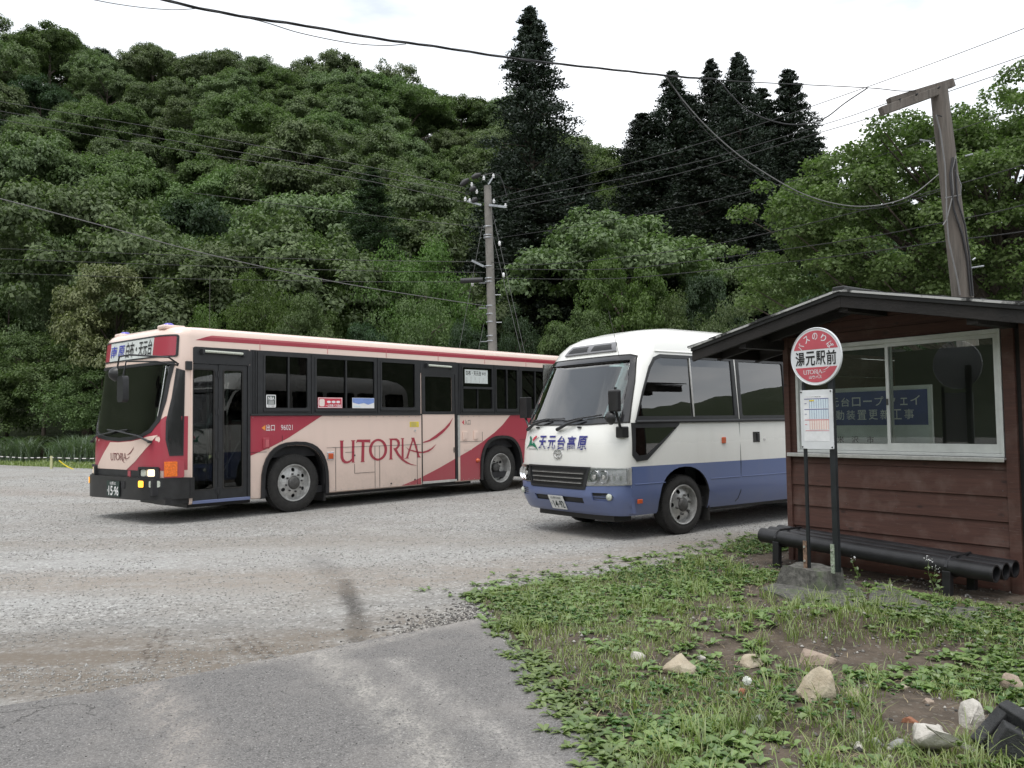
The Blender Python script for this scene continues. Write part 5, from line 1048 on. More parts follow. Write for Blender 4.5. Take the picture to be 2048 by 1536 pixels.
def crown_points(r, nclump, per, rx=1.0, rz=.85, cr=(.22, .36), flat=.55, zmin=-.35, shell=(.60, .95), inner=.15):
    D = rand_dirs(nclump, zmin, r); rad_ = r.uniform(*shell, nclump); k = r.random(nclump) < inner; rad_[k] = r.uniform(.2, .6, k.sum())
    C = D*rad_[:, None]*np.array([rx, rx, rz]); C[:, :2] *= (1+.22*np.sin(3*np.arctan2(C[:, 1], C[:, 0])+r.uniform(0, 6)))[:, None]
    R = r.uniform(*cr, nclump); P = []; N = []
    for c, q in zip(C, R):
        m_ = int(per*(q/np.mean(cr))**2); d = rand_dirs(m_, -.55, r); rr = q*r.uniform(.45, 1.0, m_)**.6; lump = 1+.35*np.sin(5*d[:, 0]+c[0]*9)*np.sin(5*d[:, 1]+c[1]*9)
        P.append(c+d*(rr*lump)[:, None]*np.array([1, 1, flat])); N.append(norm(d*.8+np.array([0, 0, .7])+.45*r.normal(size=(m_, 3))))
    return np.concatenate(P), np.concatenate(N)
def trunk_mesh(name, r, H, r0, nl, mat, spread=.55, lean=0):
    b = MB(); top = Vector((lean, 0, H)); pts = [Vector((lean*(k/6)**2+r.normal()*.02*H*.3, r.normal()*.02*H*.3, H*k/6)) for k in range(7)]; b.tube(pts, [r0*(1-.75*k/6) for k in range(7)], 7)
    for k in range(nl):
        i = int(r.integers(2, 6)); a = r.uniform(0, 6.28); L = H*spread*r.uniform(.6, 1.1); p = pts[i]; q = p+Vector((math.cos(a), math.sin(a), .55))*L*.5; e = q+Vector((math.cos(a), math.sin(a), .25))*L*.5
        b.tube([p, q, e], [r0*.4, r0*.22, r0*.07], 5, cap=False)
    me_o = b.build(name, mat, smooth=60); me = me_o.data; bpy.data.objects.remove(me_o); return me
def mk(seed): return np.random.default_rng(seed)
def lobed_points(r, nl=20, sub=9, per=130, rz=.9):
    """crown of big rounded lobes, each covered with small leafy tufts on its upper side"""
    D = rand_dirs(nl, -.25, r); P = []; N = []
    for d in D:
        c = d*r.uniform(.52, .74)*np.array([1, 1, rz]); R = r.uniform(.24, .36)
        for e in rand_dirs(sub, -.25, r):
            q = r.uniform(.10, .15); cc = c+e*R*r.uniform(.75, 1.0)*np.array([1, 1, .72]); k = int(per*(q/.125)**2); f = rand_dirs(k, -.5, r)
            P.append(cc+f*q*r.uniform(.35, 1.05, k)[:, None]*np.array([1, 1, .7])); N.append(norm(f*.7+e*.4+np.array([0, 0, .55])+.45*r.normal(size=(k, 3))))
    return np.concatenate(P), np.concatenate(N)
HILLV = []
for s in range(6):
    r = mk(100+s); P, N = lobed_points(r, 20+s, 9, 150); HILLV.append((leaves_mesh('crown', P, N, .037, M['lf_hill'], r), trunk_mesh('trunk', r, .9, .045, 6, M['bark'])))
MIDV = []
for s in range(4):
    r = mk(200+s); P, N = crown_points(r, 120, 230, 1, 1.0, (.15, .27), .55, -.55, (.55, .98), .25) if s % 2 else lobed_points(r, 30, 10, 110, 1.0); MIDV.append((leaves_mesh('crown', P, N, .034, M['lf_mid'], r), trunk_mesh('trunk', r, 1.0, .035, 9, M['bark'])))
def with_mat(me, mat):
    c = me.copy(); c.materials.clear(); c.materials.append(mat); return c
def tree(variant, x, y, zb, R, H, label, group=None, mat=None, name='broadleaf_tree', cat='tree', lift=None, seed=0):
    """crown mesh is centred on its own origin; total height H above zb, crown radius R"""
    cm, tm = variant; e_ = empty(name, (x, y, zb), random.uniform(0, 6.28), label, cat, group)
    if mat is not None: cm = mat_cache.setdefault((cm.name, mat.name), None) or mat_cache.__setitem__((cm.name, mat.name), with_mat(cm, mat)) or mat_cache[(cm.name, mat.name)]
    ch = H*.55 if lift is None else H-lift; c = link(bpy.data.objects.new('crown', cm), e_); rz = ch/1.9; c.scale = (R, R, rz); c.location = (0, 0, H-rz*1.02)
    tr = link(bpy.data.objects.new('trunk', tm), e_); tr.scale = (R*1.1, R*1.1, H*.72); return e_
mat_cache = {}
# wooded hillside: individual crowns on a jittered grid
cnt = 0; rr = mk(5)
y = 47.0
while y < 172:
    step = 7.0+.020*y; x = -.66*y-10
    while x < .62*y+6:
        if x > .26*y: step_x = step*1.5
        else: step_x = step
        px_, py_ = x+rr.uniform(-2.2, 2.2), y+rr.uniform(-2.2, 2.2); z = float(hill(px_, py_)); R = rr.uniform(4.4, 7.0)*(1+.001*y); H = R*rr.uniform(1.7, 2.25)+2.5
        if cnt < 296 and py_ > 44:
            zn = 0 if py_ > 128 else 1 if py_ > 100 else 2 if py_ > 72 else 3; lab = ('green broadleaf tree on the skyline of the wooded hill', 'green broadleaf tree high on the wooded hill just under the skyline', 'green broadleaf tree halfway up the wooded hill', 'green broadleaf tree on the lowest slope of the wooded hill')[zn]; grp = ('trees along the hill skyline', 'trees on the upper hillside', 'trees on the middle hillside', 'trees on the lowest hillside')[zn]
            tree(HILLV[int(rr.integers(0, 6))], px_, py_, z-.6, R, H, lab, grp, mat=[None, M['lf_mid'], M['lf_mid'], M['lf_mid'], M['lf_dark'], M['lf_mid']][int(rr.integers(0, 6))] if rr.random() < .40 else None, name='hillside_tree', lift=1.0)
            cnt += 1
        x += step_x
    y += step*.92
print('hillside trees', cnt)
def tree_px(px, ptop, depth, wpx, label, mat=None, group=None, v=0, vs=MIDV, name='broadleaf_tree', lift=.8, cat='tree', dz=0):
    c = at(px, ptop, depth); zb = float(hill(c.x, c.y)) if depth > 48 else 0.0; R = wpx/FPX*depth/2
    return tree(vs[v % len(vs)], c.x, c.y, zb-.1+dz, R, c.z-zb, label, group, mat, name, cat, lift)
tree_px(235, 482, 42.5, 250, 'tree with yellowish green flower sprays at the hill foot, above the bus front', M['lf_yel'], v=0)
tree_px(20, 500, 47, 240, 'blue green leafy tree at the far left, beside the yellowish flowering tree', M['lf_hill'], v=1)
tree_px(90, 640, 43, 260, 'dense dark bushy tree beyond the rope fence at far left', M['lf_mid'], v=2, lift=.1)
tree_px(-40, 655, 43.5, 260, 'dark bushy tree cut by the left edge of the photo', M['lf_mid'], v=3, lift=.1)
tree_px(205, 690, 41, 200, 'bushy green tree just left of the red bus front', M['lf_mid'], v=1, lift=.1)
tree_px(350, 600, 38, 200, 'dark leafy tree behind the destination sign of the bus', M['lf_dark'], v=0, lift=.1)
tree_px(420, 585, 37, 170, 'fresh green small tree behind the front door roof of the bus', M['lf_lite'], v=1, lift=.2)
tree_px(530, 515, 38, 190, 'fresh green feathery tree with pointed top behind the red bus', M['lf_lite'], v=3, lift=.2)
tree_px(620, 560, 36, 180, 'mid green bushy tree behind the middle of the red bus roof', M['lf_mid'], v=2, lift=.2)
tree_px(650, 430, 45, 160, 'bright green tall tree left of the dark slender conifer', M['lf_lite'], v=2, lift=1)
tree_px(850, 440, 44, 230, 'bright green broad tree between the dark conifer and concrete pole', M['lf_lite'], v=1, lift=1)
tree_px(840, 560, 37, 200, 'dark green spreading tree behind the red bus, left of the concrete pole', M['lf_mid'], v=3, lift=.2)
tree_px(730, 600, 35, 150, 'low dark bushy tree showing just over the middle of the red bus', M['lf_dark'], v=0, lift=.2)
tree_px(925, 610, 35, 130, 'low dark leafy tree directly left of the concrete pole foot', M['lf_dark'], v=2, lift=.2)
tree_px(1240, 452, 36, 225, 'rounded fresh green tree in front of the cedars, behind the white minibus', M['lf_lite'], v=0, lift=.3)
tree_px(1150, 590, 34, 170, 'dark green low tree between concrete pole and white minibus', M['lf_mid'], v=2, lift=.2)
tree_px(1330, 560, 35, 170, 'green leafy tree behind the right half of the white minibus roof', M['lf_mid'], v=1, lift=.2)
tree_px(1470, 570, 31, 170, 'grey green shrub above the left slope of the shelter roof', M['lf_hill'], v=3, lift=.1)
tree_px(1420, 500, 40, 170, 'dark green tree below the cedar grove, above the shelter eave', M['lf_dark'], v=0, lift=.3)
tree_px(1030, 600, 35, 130, 'dark leafy tree directly right of the concrete pole foot', M['lf_dark'], v=3, lift=.2)
tree_px(1205, 320, 74, 120, 'light green tree against the sky between tall cedar and cedar grove', M['lf_lite'], v=1, vs=HILLV)
tree_px(1245, 335, 80, 90, 'pale green treetop showing just left of the cedar grove', M['lf_lite'], v=2, vs=HILLV)
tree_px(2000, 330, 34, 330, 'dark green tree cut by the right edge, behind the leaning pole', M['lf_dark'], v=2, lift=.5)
tree_px(1760, 420, 33, 300, 'dark green tree behind the big round leaved tree', M['lf_dark'], v=1, lift=.3)
tree_px(2150, 480, 30, 330, 'leafy tree mostly outside the right edge of the photo', M['lf_mid'], v=0, lift=.3)
# cedars
def cedar_pts(r, n=560, per=70, gap=.0):
    P = []; N = []; A = []; tips = []
    for k in range(n):
        z = (k+.5)/n; z = .04+.955*z**.9; R = .195*(1-z)**.78+.004; a = k*2.399+r.normal()*.3
        if z > .58 and r.random() < .22+gap: continue
        rho = R*r.uniform(.35, 1.0)*(1+.2*math.sin(z*60+a)); c = np.array([rho*math.cos(a), rho*math.sin(a), z-rho*.15]); tips.append(c)
        q = (.006+.046*(1-z)**.75)*r.uniform(.65, 1.25); m_ = int(per*(.45+1.1*(1-z))); d = rand_dirs(m_, -.7, r); out_ = np.array([math.cos(a), math.sin(a), .35])
        kk = d*q*r.uniform(.3, 1, m_)[:, None]*np.array([1, 1, .7]); al = kk@out_; kk = kk+np.outer(al*.7, out_)-np.outer(np.abs(al)*.45, [0, 0, 1]); P.append(c+kk); N.append(norm(d+.7*r.normal(size=(m_, 3)))); A.append(norm(d*.8+out_))
    return np.concatenate(P), np.concatenate(N), np.concatenate(A), tips
CED = []
for s in range(3):
    r = mk(300+s); P, N, A, tips = cedar_pts(r, 700, 165, .05*s); cm = leaves_mesh('crown', P, N, .0076, M['lf_cedar'], r, .42, A)
    b = MB(); b.tube([(0, 0, 0), (0, 0, .5), (.002, 0, 1.0)], [.014, .008, .001], 8)
    for c in tips[::2]: b.tube([(0, 0, max(0, c[2]-.012)), tuple(c)], [.0022, .0006], 4, cap=False)
    o_ = b.build('trunk', M['bark']); tm = o_.data; bpy.data.objects.remove(o_); CED.append((cm, tm))
def cedar(px, ptop, depth, wf, v, label, mat=None):
    c = at(px, ptop, depth); zb = float(hill(c.x, c.y)); H = c.z-zb; e_ = empty('cedar_tree', (c.x, c.y, zb), random.uniform(0, 6.28), label, 'cedar')
    cm, tm = CED[v]; cm = with_mat(cm, mat) if mat else cm
    for nm, me_ in (('crown', cm), ('trunk', tm)):
        o_ = link(bpy.data.objects.new(nm, me_), e_); o_.scale = (H*wf, H*wf, H)
cedar(1060, 14, 55, 1.12, 0, 'tallest cedar, standing alone against the sky right of the concrete pole')
cedar(1475, 106, 58, 1.05, 1, 'tallest cedar of the grove at right')
cedar(1420, 118, 66, .95, 2, 'slim pointed cedar just left of the tallest one in the grove')
cedar(1345, 142, 60, 1.3, 0, 'leftmost tall cedar top of the grove')
cedar(1577, 138, 60, 1.2, 2, 'rightmost cedar of the grove, standing apart at its top')
cedar(1285, 225, 61, 1.5, 1, 'lower cedar on the left flank of the grove')
cedar(1530, 225, 63, 1.2, 0, 'cedar filling the gap left of the rightmost grove cedar')
cedar(1612, 250, 57, 1.5, 1, 'short cedar on the right flank of the grove')
cedar(1447, 172, 62, 1.2, 0, 'cedar standing between the slim pointed one and the tallest of the grove')
cedar(1522, 175, 61, 1.25, 2, 'cedar just right of the tallest one of the grove')
cedar(1382, 190, 63, 1.3, 1, 'cedar filling the gap between the leftmost tall one and the slim one')
cedar(1395, 300, 54, 1.7, 2, 'broad dark cedar in front of the grove, left of centre')
cedar(1500, 330, 53, 1.7, 0, 'broad dark cedar low in front of the grove centre')
cedar(1300, 420, 50, 1.8, 1, 'low dark cedar in front of the grove, above the minibus')
cedar(1570, 430, 50, 1.8, 2, 'low dark cedar at the front right of the grove')
cedar(1150, 300, 57, 1.5, 2, 'shorter dark cedar to the right of the lone tallest cedar')
cedar(1015, 300, 57, 1.5, 1, 'shorter dark cedar to the left of the lone tallest cedar')
cedar(1075, 360, 50, 1.9, 0, 'broad low cedar at the front of the lone tallest cedar')
cedar(1170, 450, 48, 2.0, 1, 'low dark cedar right of the concrete pole, behind the fresh green tree')
cedar(742, 335, 50, 1.5, 2, 'dark fine leaved slender conifer above the middle of the red bus', M['lf_dark'])
# big round-leaved tree behind the shelter
NT_ = empty('katsura_tree', (12.9, 21.5, 0), 0, 'large light green round leaved tree behind the shelter and leaning pole', 'tree')
r = mk(41); C = []; P = []; N = []
while len(C) < 760:
    d = rand_dirs(1, -.75, r)[0]*r.uniform(.5, 1.0)*(1+.10*r.normal()); x, y, z = d*np.array([6.2, 4.0, 4.4])
    if z > 0: x += z*.16
    if z < -1 : x -= .4*z*0
    if z > 1.7+(x+4.6)*.42: continue
    if x < -4.3 and z < -1.9: continue
    C.append((x, y, z))
for c in C:
    q = r.uniform(.25, .55); m_ = int(400*q*q/.30); d = rand_dirs(m_, -.4, r); P.append(np.array(c)+d*q*r.uniform(.4, 1, m_)[:, None]*np.array([1.1, 1.1, .8])); N.append(norm(d*.5+np.array([0, 0, .7])+.6*r.normal(size=(m_, 3))))
P = np.concatenate(P)+np.array([-.7, 0, 6.3]); N = np.concatenate(N); link(bpy.data.objects.new('crown', leaves_mesh('crown', P, N, .088, M['lf_near'], r, .9)), NT_)
b = MB(); b.tube([(0, 0, 0), (-.1, 0, 1.6), (.1, 0, 3.4), (.3, 0, 6), (.4, 0, 9)], [.34, .28, .22, .12, .03], 10)
for c in C[::5]:
    p = Vector(c)+Vector((-.7, 0, 6.3)); h = max(1.3, p.z-abs(p.x)*.45-1.0); s0 = Vector((.05, 0, min(h, 7))); mdl = (s0+p)/2+Vector((0, 0, -.25)); b.tube([s0, mdl, p], [.075, .045, .012], 5, cap=False)
b.build('trunk', M['bark'], NT_, smooth=60)
# undergrowth strip along the foot of the slope, pampas clumps
for k, (px, pt_, dp, wp) in enumerate(((-60, 868, 42, 120), (20, 866, 42, 110), (88, 862, 41.5, 90), (140, 870, 40, 80), (185, 858, 39, 80))):
    tree_px(px, pt_, dp, wp, ('leafy shrub cut by the left edge behind the rope fence', 'second leafy shrub from the left edge behind the rope fence', 'low leafy shrub in the middle of the row behind the rope fence', 'fourth leafy shrub behind the rope fence, near the stake', 'leafy shrub behind the rope fence nearest the red bus')[k], M['lf_lite'] if k % 2 else M['lf_mid'], 'low shrubs behind the rope fence', k, name='shrub', lift=0, cat='shrub')
def blades(r, n, H, w, spread, mat, name, lean=.6, seg=4, pos=None):
    """arching grass blades, each a strip"""
    a = r.uniform(0, 6.28, n); h = H*r.uniform(.55, 1.1, n); base = (np.stack([r.normal(0, spread, n), r.normal(0, spread, n), np.zeros(n)], -1) if pos is None else pos); L = h*lean*r.uniform(.3, 1.3, n); V = []; wd = w*r.uniform(.7, 1.3, n); dirv = np.stack([np.cos(a), np.sin(a), 0*a], -1); sd = np.stack([-np.sin(a), np.cos(a), 0*a], -1)
    for k in range(seg+1):
        u = k/seg; c = base+dirv*(L*u**2)[:, None]+np.array([0, 0, 1])*(h*(u-.28*lean*u**3))[:, None]; ww = (wd*(1-u)**.6*.5+.0004)[:, None]
        V += [c-sd*ww, c+sd*ww]
    V = np.stack(V, 1); n2 = 2*(seg+1); F = []
    for k in range(seg): F.append(np.stack([np.arange(n)*n2+2*k, np.arange(n)*n2+2*k+1, np.arange(n)*n2+2*k+3, np.arange(n)*n2+2*k+2], -1))
    me = fast_mesh(name, V.reshape(-1, 3), np.concatenate(F)); finish(me, mat); return me
pm = [blades(mk(60+k), 170, 1.45, .035, .22, M['pampas'], 'pampas_grass', .8, 5) for k in range(3)]
for k, (px, dp, sc) in enumerate(((-25, 40.5, 1), (12, 40.3, .9), (38, 40, 1.1), (58, 39.8, 1.15), (118, 38.6, 1.0), (138, 38.4, 1.15), (158, 38, 1.2), (178, 37.6, 1.2), (200, 37.2, 1.1))):
    c = at(px, 925, dp-.6); sc *= .92; o_ = link(bpy.data.objects.new('pampas_grass', pm[k % 3])); o_.location = (c.x, c.y, -.03); o_.scale = (sc, sc, sc); o_.rotation_euler.z = k
    tag(o_, 'clump of tall arching pampas grass in the left cluster behind the striped rope' if k < 4 else 'clump of tall arching pampas grass in the cluster next to the red bus front', 'grass clump', 'pampas grass, left cluster' if k < 4 else 'pampas grass, cluster near the bus')
r = mk(77); n = 60000; px = r.uniform(-40, 8, n); py_ = r.uniform(27, 46, n); edge = np.interp(px, [-75, -22, -15, -8, 10], [41, 35.2, 30.2, 28.3, 27]); k = (py_ > edge-.1+.5*(fbm(px, py_, 3)-.5)) & (py_ < edge+9.5); pos = np.stack([px, py_, np.full(n, -.03)], -1)[k]
o_ = link(bpy.data.objects.new('edge_grass', blades(r, len(pos), .16, .03, 0, M['grass'], 'edge_grass', .6, 2, pos))); tag(o_, 'short grass growing along the far edge of the gravel lot', 'grass', kind='stuff')
# rope fence and tape
RF = empty('rope_fence', at(103, 930, 31.5)*1.0, 0, 'black and white striped rope strung between short stakes at the lot edge', 'rope fence'); RF.location.z = 0
t = NT('striped_rope'); sx = t.sep(t.co())[0]; k = t.math('GREATER_THAN', t.math('FRACT', t.math('MULTIPLY', sx, 2.6)), .5); M['rope'] = t.pbr(t.mix(k, (.03, .03, .03), (.65, .64, .6)), .8)
rp = [at(-150, 911, 37), at(0, 913, 33), at(50, 916, 32), at(103, 915, 31), at(150, 917, 30.6), at(205, 917, 30), at(420, 913, 29)]; b = MB(); b.tube([p-RF.location for p in rp], .018, 5); b.build('rope', M['rope'], RF)
for p in (rp[0], rp[3], rp[5], rp[6]):
    b = MB(); q = p-RF.location; b.bx(q.x-.035, q.x+.035, q.y-.035, q.y+.035, -.05, q.z+.06); b.build('stake', simple('pale_stake', (.50, .50, .28), .7), RF)
b = MB(); P_ = [at(118, 921, 31), at(124, 926, 31), at(136, 934, 30.8), at(150, 940, 30.4)]; b.tube(P_, .022, 4); tag(b.build('yellow_tape', M['ink_yellow']), 'loose yellow tape lying by the stake at the lot edge', 'tape')

# ------------------------------------------------------------------ poles and wires
M['concrete'] = simple('pole_concrete', (.20, .19, .175), .85, var=.2, nsc=4, bump=.3, bsc=40); M['porcelain'] = simple('porcelain', (.75, .76, .77), .2, var=.03); M['galv'] = simple('galvanised_steel', (.33, .35, .37), .5, .6, var=.25); M['wire'] = simple('black_cable', (.020, .020, .022), .5); M['wire_grey'] = simple('grey_cable', (.17, .17, .17), .5)
CP = empty('concrete_utility_pole', (-.575, 27, 0), 0, 'grey concrete utility pole with white insulators rising behind the red bus', 'utility pole')
o0 = Vector(CP.location)
def lp(px, py, y=27.0): return at(px, py, y)-o0
b = MB(); b.tube([(0, 0, -.2), lp(986, 720), lp(975, 372)], [.165, .150, .122], 18); b.build('shaft', M['concrete'], CP, smooth=60)
for a, c, r_ in (((935, 405), (963, 413), .045), ((978, 413), (1012, 417), .05), ((944, 523), (968, 535), .05), ((977, 372), (986, 358), .03)):
    b = MB(); p, q = lp(*a)+Vector((0, -.17, 0)), lp(*c)+Vector((0, -.17, 0)); b.tube([p, q], r_, 4); b.build('crossarm', M['galv'], CP)
for (px, py) in ((931, 401), (940, 404), (944, 372), (954, 386), (968, 359), (987, 355), (988, 405), (1011, 414)):
    p = lp(px, py)+Vector((0, -.17, 0)); b = MB(); b.lathe([(.001, -.10), (.05, -.09), (.055, -.05), (.03, -.04), (.065, -.02), (.065, .01), (.03, .03), (.05, .06), (.03, .09), (.001, .10)], c=(0, 0, 0), axis='z', n=12); io = b.build('insulator', M['porcelain'], CP, smooth=60); io.location = p; io.scale = (.75, .75, .75)
for a, c in (((922, 374), (938, 362)), ((944, 359), (962, 352)), ((940, 385), (952, 378)), ((944, 407), (955, 400))):
    b = MB(); p, q = lp(*a)+Vector((0, -.2, 0)), lp(*c)+Vector((0, -.2, 0)); b.tube([p, (p+q)/2, q], [.05, .10, .05], 8); b.build('cable_sleeve', M['wire'], CP, smooth=60)
b = MB(); b.tube([lp(962, 352), lp(985, 346), lp(1000, 352), lp(1008, 372), lp(1014, 394)], .014, 5); b.build('jumper_cable', M['wire'], CP)
b = MB(); b.tube([lp(922, 564)+Vector((0, -.2, 0)), lp(966, 562)+Vector((0, -.2, 0))], .09, 10); b.build('cable_closure', M['wire'], CP, smooth=60)
for py in (454, 471, 476, 533, 557, 564, 612, 628, 644, 672, 682):
    p = lp(973+(py-372)*.0315, py); b = MB(); b.lathe([(.150, -.02), (.158, 0), (.150, .02)], c=tuple(p), axis='z', n=16); b.build('band', M['galv'], CP)
for i, py in enumerate((616, 645, 683, 590, 566)):
    p = lp(973+(py-372)*.0315, py); b = MB(); b.tube([p, p+Vector((.36 if i % 2 else -.36, 0, 0))], .016, 5); b.build('step_bolt', M['galv'], CP)
for a, c in (((983, 417), (1053, 722)), ((979, 444), (1046, 722)), ((965, 449), (915, 716)), ((968, 646), (954, 716))):
    p, q = lp(*a), lp(*c); d = (q-p); q2 = p+d*((p.z+.0)/(p.z-q.z)); b = MB(); b.tube([p, q2], .0065, 5); b.build('stay_wire', M['wire_grey'], CP)
for (px, py) in ((999, 487), (1007, 550), (945, 568)):
    b = MB(); p = lp(px, py); b.lathe([(.02, -.08), (.045, -.05), (.045, .05), (.02, .08)], c=tuple(p), axis='z', n=10); b.build('insulator', M['porcelain'], CP, smooth=60)
WP = empty('wooden_utility_pole', (7.16, 12.5, 0), 0, 'old weathered wooden pole leaning behind the shelter with a slanted crossarm', 'utility pole'); o0 = Vector(WP.location)
t = NT('weathered_pole_wood'); v = t.co(); n = t.noise(1, 6, .7, vec=t.mapping(v, (16, 16, .9))); n2 = t.noise(3, 4, .6, vec=t.mapping(v, (3, 3, .5))); c = t.mix(t.ramp(n, (.3, 0.0), (.7, 1.0)), (.05, .044, .038), (.19, .17, .15)); c = t.mix(t.ramp(n2, (.4, 0.0), (.7, 1.0)), c, (.13, .11, .095)); M['oldwood'] = t.pbr(c, .88, bump=n, bstr=1, bdist=.02)
T0, T1 = lp(1877, 172, 12.5), lp(1925, 590, 12.5)
b = MB(); b.tube([(0, 0, -.3)]+[T1+(T0-T1)*(k/8) for k in range(9)], [.155]+[.150-.0032*k for k in range(9)], 20); b.build('shaft', M['oldwood'], WP, smooth=60)
for a, c, yy, dz in (((1778, 205), (1905, 166), (12.25, 12.55), 0), ((1762, 223), (1878, 181), (12.15, 12.45), -.0)):
    p = at(*a, yy[0])-o0; q = at(*c, yy[1])-o0; d = (q-p); L = d.length; R3 = d.to_track_quat('X', 'Z').to_matrix(); b = MB(); b.box((p+q)/2, (L, .10, .13), R3); b.build('crossarm', M['oldwood'], WP, bevel=.008)
for f in (.18, .45, .8):
    p = at(1778+127*f, 205-39*f, 12.17)-o0; b = MB(); b.tube([p, p+Vector((0, .05, 0))], .014, 8); b.build('bolt', M['wire'], WP)
def pc(px, py, d=-.17): return at(px, py, 12.5+d)-o0
for pts, r_, mt in (([(1872, 230), (1880, 260), (1890, 330), (1893, 400), (1893, 430), (1897, 480), (1915, 560), (1920, 590)], .012, 'wire_grey'), ([(1906, 315), (1900, 350), (1908, 420), (1925, 470), (1935, 520), (1942, 592)], .016, 'wire'), ([(1911, 318), (1912, 360), (1915, 400), (1930, 450), (1940, 520), (1946, 592)], .014, 'wire'), ([(1886, 450), (1893, 440), (1907, 385), (1904, 340), (1912, 312)], .010, 'wire_grey'), ([(1910, 340), (1922, 370), (1921, 390), (1890, 396)], .010, 'wire_grey'), ([(1872, 232), (1878, 231), (1884, 233)], .01, 'wire')):
    b = MB(); b.tube([pc(*p) for p in pts], r_, 6); b.build('pole_cable', M[mt], WP, smooth=60)
for (px, py, dx) in ((1862, 283, -22), (1930, 312, 16), (1940, 536, 28), (1945, 520, 6)):
    b = MB(); p = pc(px, py, 0); b.tube([p, p+Vector((dx/FPX*12.5, 0, .03))], .012, 6); b.build('pole_step', M['galv'], WP)
def smooth_path(P, k=6):
    P = [P[0]*2-P[1]]+P+[P[-1]*2-P[-2]]; o = []
    for i in range(1, len(P)-2):
        for j in range(k):
            t_ = j/k; a, b_, c, d = P[i-1:i+3]; o.append(.5*((2*b_)+(c-a)*t_+(2*a-5*b_+4*c-d)*t_*t_+(3*b_-a-3*c+d)*t_**3))
    o.append(P[-2]); return o
def wire(label, pts, y0, y1, r_=.010, mat='wire', name='overhead_wire', cat='wire', twist=None):
    xs = [p[0] for p in pts]; tot = [0]
    for p, q in zip(pts[:-1], pts[1:]): tot.append(tot[-1]+math.hypot(q[0]-p[0], q[1]-p[1]))
    P = smooth_path([at(p[0], p[1], 1/((1-s/tot[-1])/y0+(s/tot[-1])/y1)) for p, s in zip(pts, tot)]); o0_ = P[0].copy(); b = MB()
    if twist:
        P = smooth_path(P, 4)
        for ph in (0, math.pi*.66, math.pi*1.33): b.tube([p-o0_+Vector((0, math.cos(i*twist+ph), math.sin(i*twist+ph)))*r_ for i, p in enumerate(P)], r_*.85, 5)
    else: b.tube([p-o0_ for p in P], r_, 5)
    o_ = b.build(name, M[mat], smooth=60); o_.location = o0_; return tag(o_, label, cat)
wire('thick twisted black cable crossing the sky from top left to the cedar grove', [(-150, -190), (150, -60), (330, 0), (480, 32), (600, 50), (760, 78), (870, 93), (1000, 113), (1100, 126), (1230, 140), (1330, 151), (1400, 157)], 6.3, 11.5, .0085, twist=.16)
wire('thin wire running from the thick cable end to the wooden pole top', [(1400, 157), (1480, 163), (1600, 169), (1740, 176), (1800, 182), (1832, 181)], 11.5, 12.3, .007)
wire('dark cable sagging in a loop between thick cable end and wooden pole', [(1400, 157), (1435, 160), (1462, 190), (1500, 224), (1560, 246), (1610, 248), (1650, 236), (1690, 206), (1735, 176)], 11.5, 12.1, .010)
wire('grey cable hanging in a deep loop to the middle of the wooden pole', [(1330, 151), (1370, 205), (1420, 260), (1480, 312), (1540, 352), (1600, 385), (1660, 405), (1720, 413), (1780, 406), (1830, 386), (1878, 348)], 11.2, 12.35, .0075, 'wire_grey')
wire('black cable hanging just below the grey looped cable', [(1335, 155), (1376, 220), (1425, 275), (1490, 330), (1550, 368), (1610, 395), (1660, 412), (1720, 419), (1790, 410), (1880, 382)], 11.2, 12.35, .0045)
wire('thin wire joining the thick cable from the upper left corner', [(60, -30), (215, 5), (330, 19), (400, 17)], 7.2, 7.9, .004)
wire('thin slack wire hanging below the thick cable over the hillside', [(400, 17), (520, 42), (600, 66), (700, 86), (770, 91), (812, 88)], 7.9, 9.1, .005)
wire('topmost thin line from concrete pole up to the top right corner', [(988, 396), (1350, 302), (1700, 186), (2048, 57), (2350, -70)], 27, 15, .009)
wire('second thin line from concrete pole up to the right edge', [(1003, 404), (1350, 334), (1644, 250), (1778, 205), (2048, 111), (2350, 5)], 27, 15, .009)
wire('third thin line from concrete pole up to the right edge', [(1027, 415), (1350, 349), (1644, 264), (1763, 228), (2048, 131), (2350, 20)], 27, 15, .009)
wire('faint line low through the cedars from the concrete pole', [(984, 478), (1180, 448), (1350, 416), (1480, 388), (1700, 330), (2048, 215)], 27, 17, .007)
wire('slack telephone line from concrete pole, highest of the three at roof height', [(978, 525), (1100, 528), (1348, 502), (1517, 470), (1716, 423), (1873, 380), (2046, 330), (2300, 240)], 27, 13, .009)
wire('slack telephone line from concrete pole, middle of the three', [(982, 538), (1200, 539), (1348, 527), (1686, 482), (1890, 444), (2046, 410), (2300, 330)], 27, 13, .009)
wire('slack telephone line from concrete pole, lowest of the three', [(984, 557), (1200, 558), (1348, 548), (1644, 516), (1894, 482), (2046, 463), (2300, 420)], 27, 13, .009)
wire('uppermost thin black line across the wooded hill to the concrete pole', [(-150, 172), (0, 203), (350, 262), (700, 326), (925, 374)], 30, 27, .009)
wire('second thin black line across the wooded hill to the concrete pole', [(-150, 192), (0, 222), (350, 282), (700, 343), (940, 388)], 30, 27, .009)
wire('third thin black line across the wooded hill to the concrete pole', [(-150, 208), (0, 239), (350, 298), (700, 355), (944, 407)], 30, 27, .009)
wire('grey service wire slanting down from the left edge to the concrete pole', [(-150, 360), (0, 397), (212, 453), (423, 510), (700, 569), (972, 612)], 16, 27, .012, 'wire_grey')
wire('fine line across the hill foot, upper of the low three', [(-150, 493), (0, 497), (350, 510), (700, 520), (970, 524)], 31, 27, .008)
wire('fine line across the hill foot, middle of the low three', [(-150, 512), (0, 518), (350, 530), (700, 541), (970, 545)], 31, 27, .008)
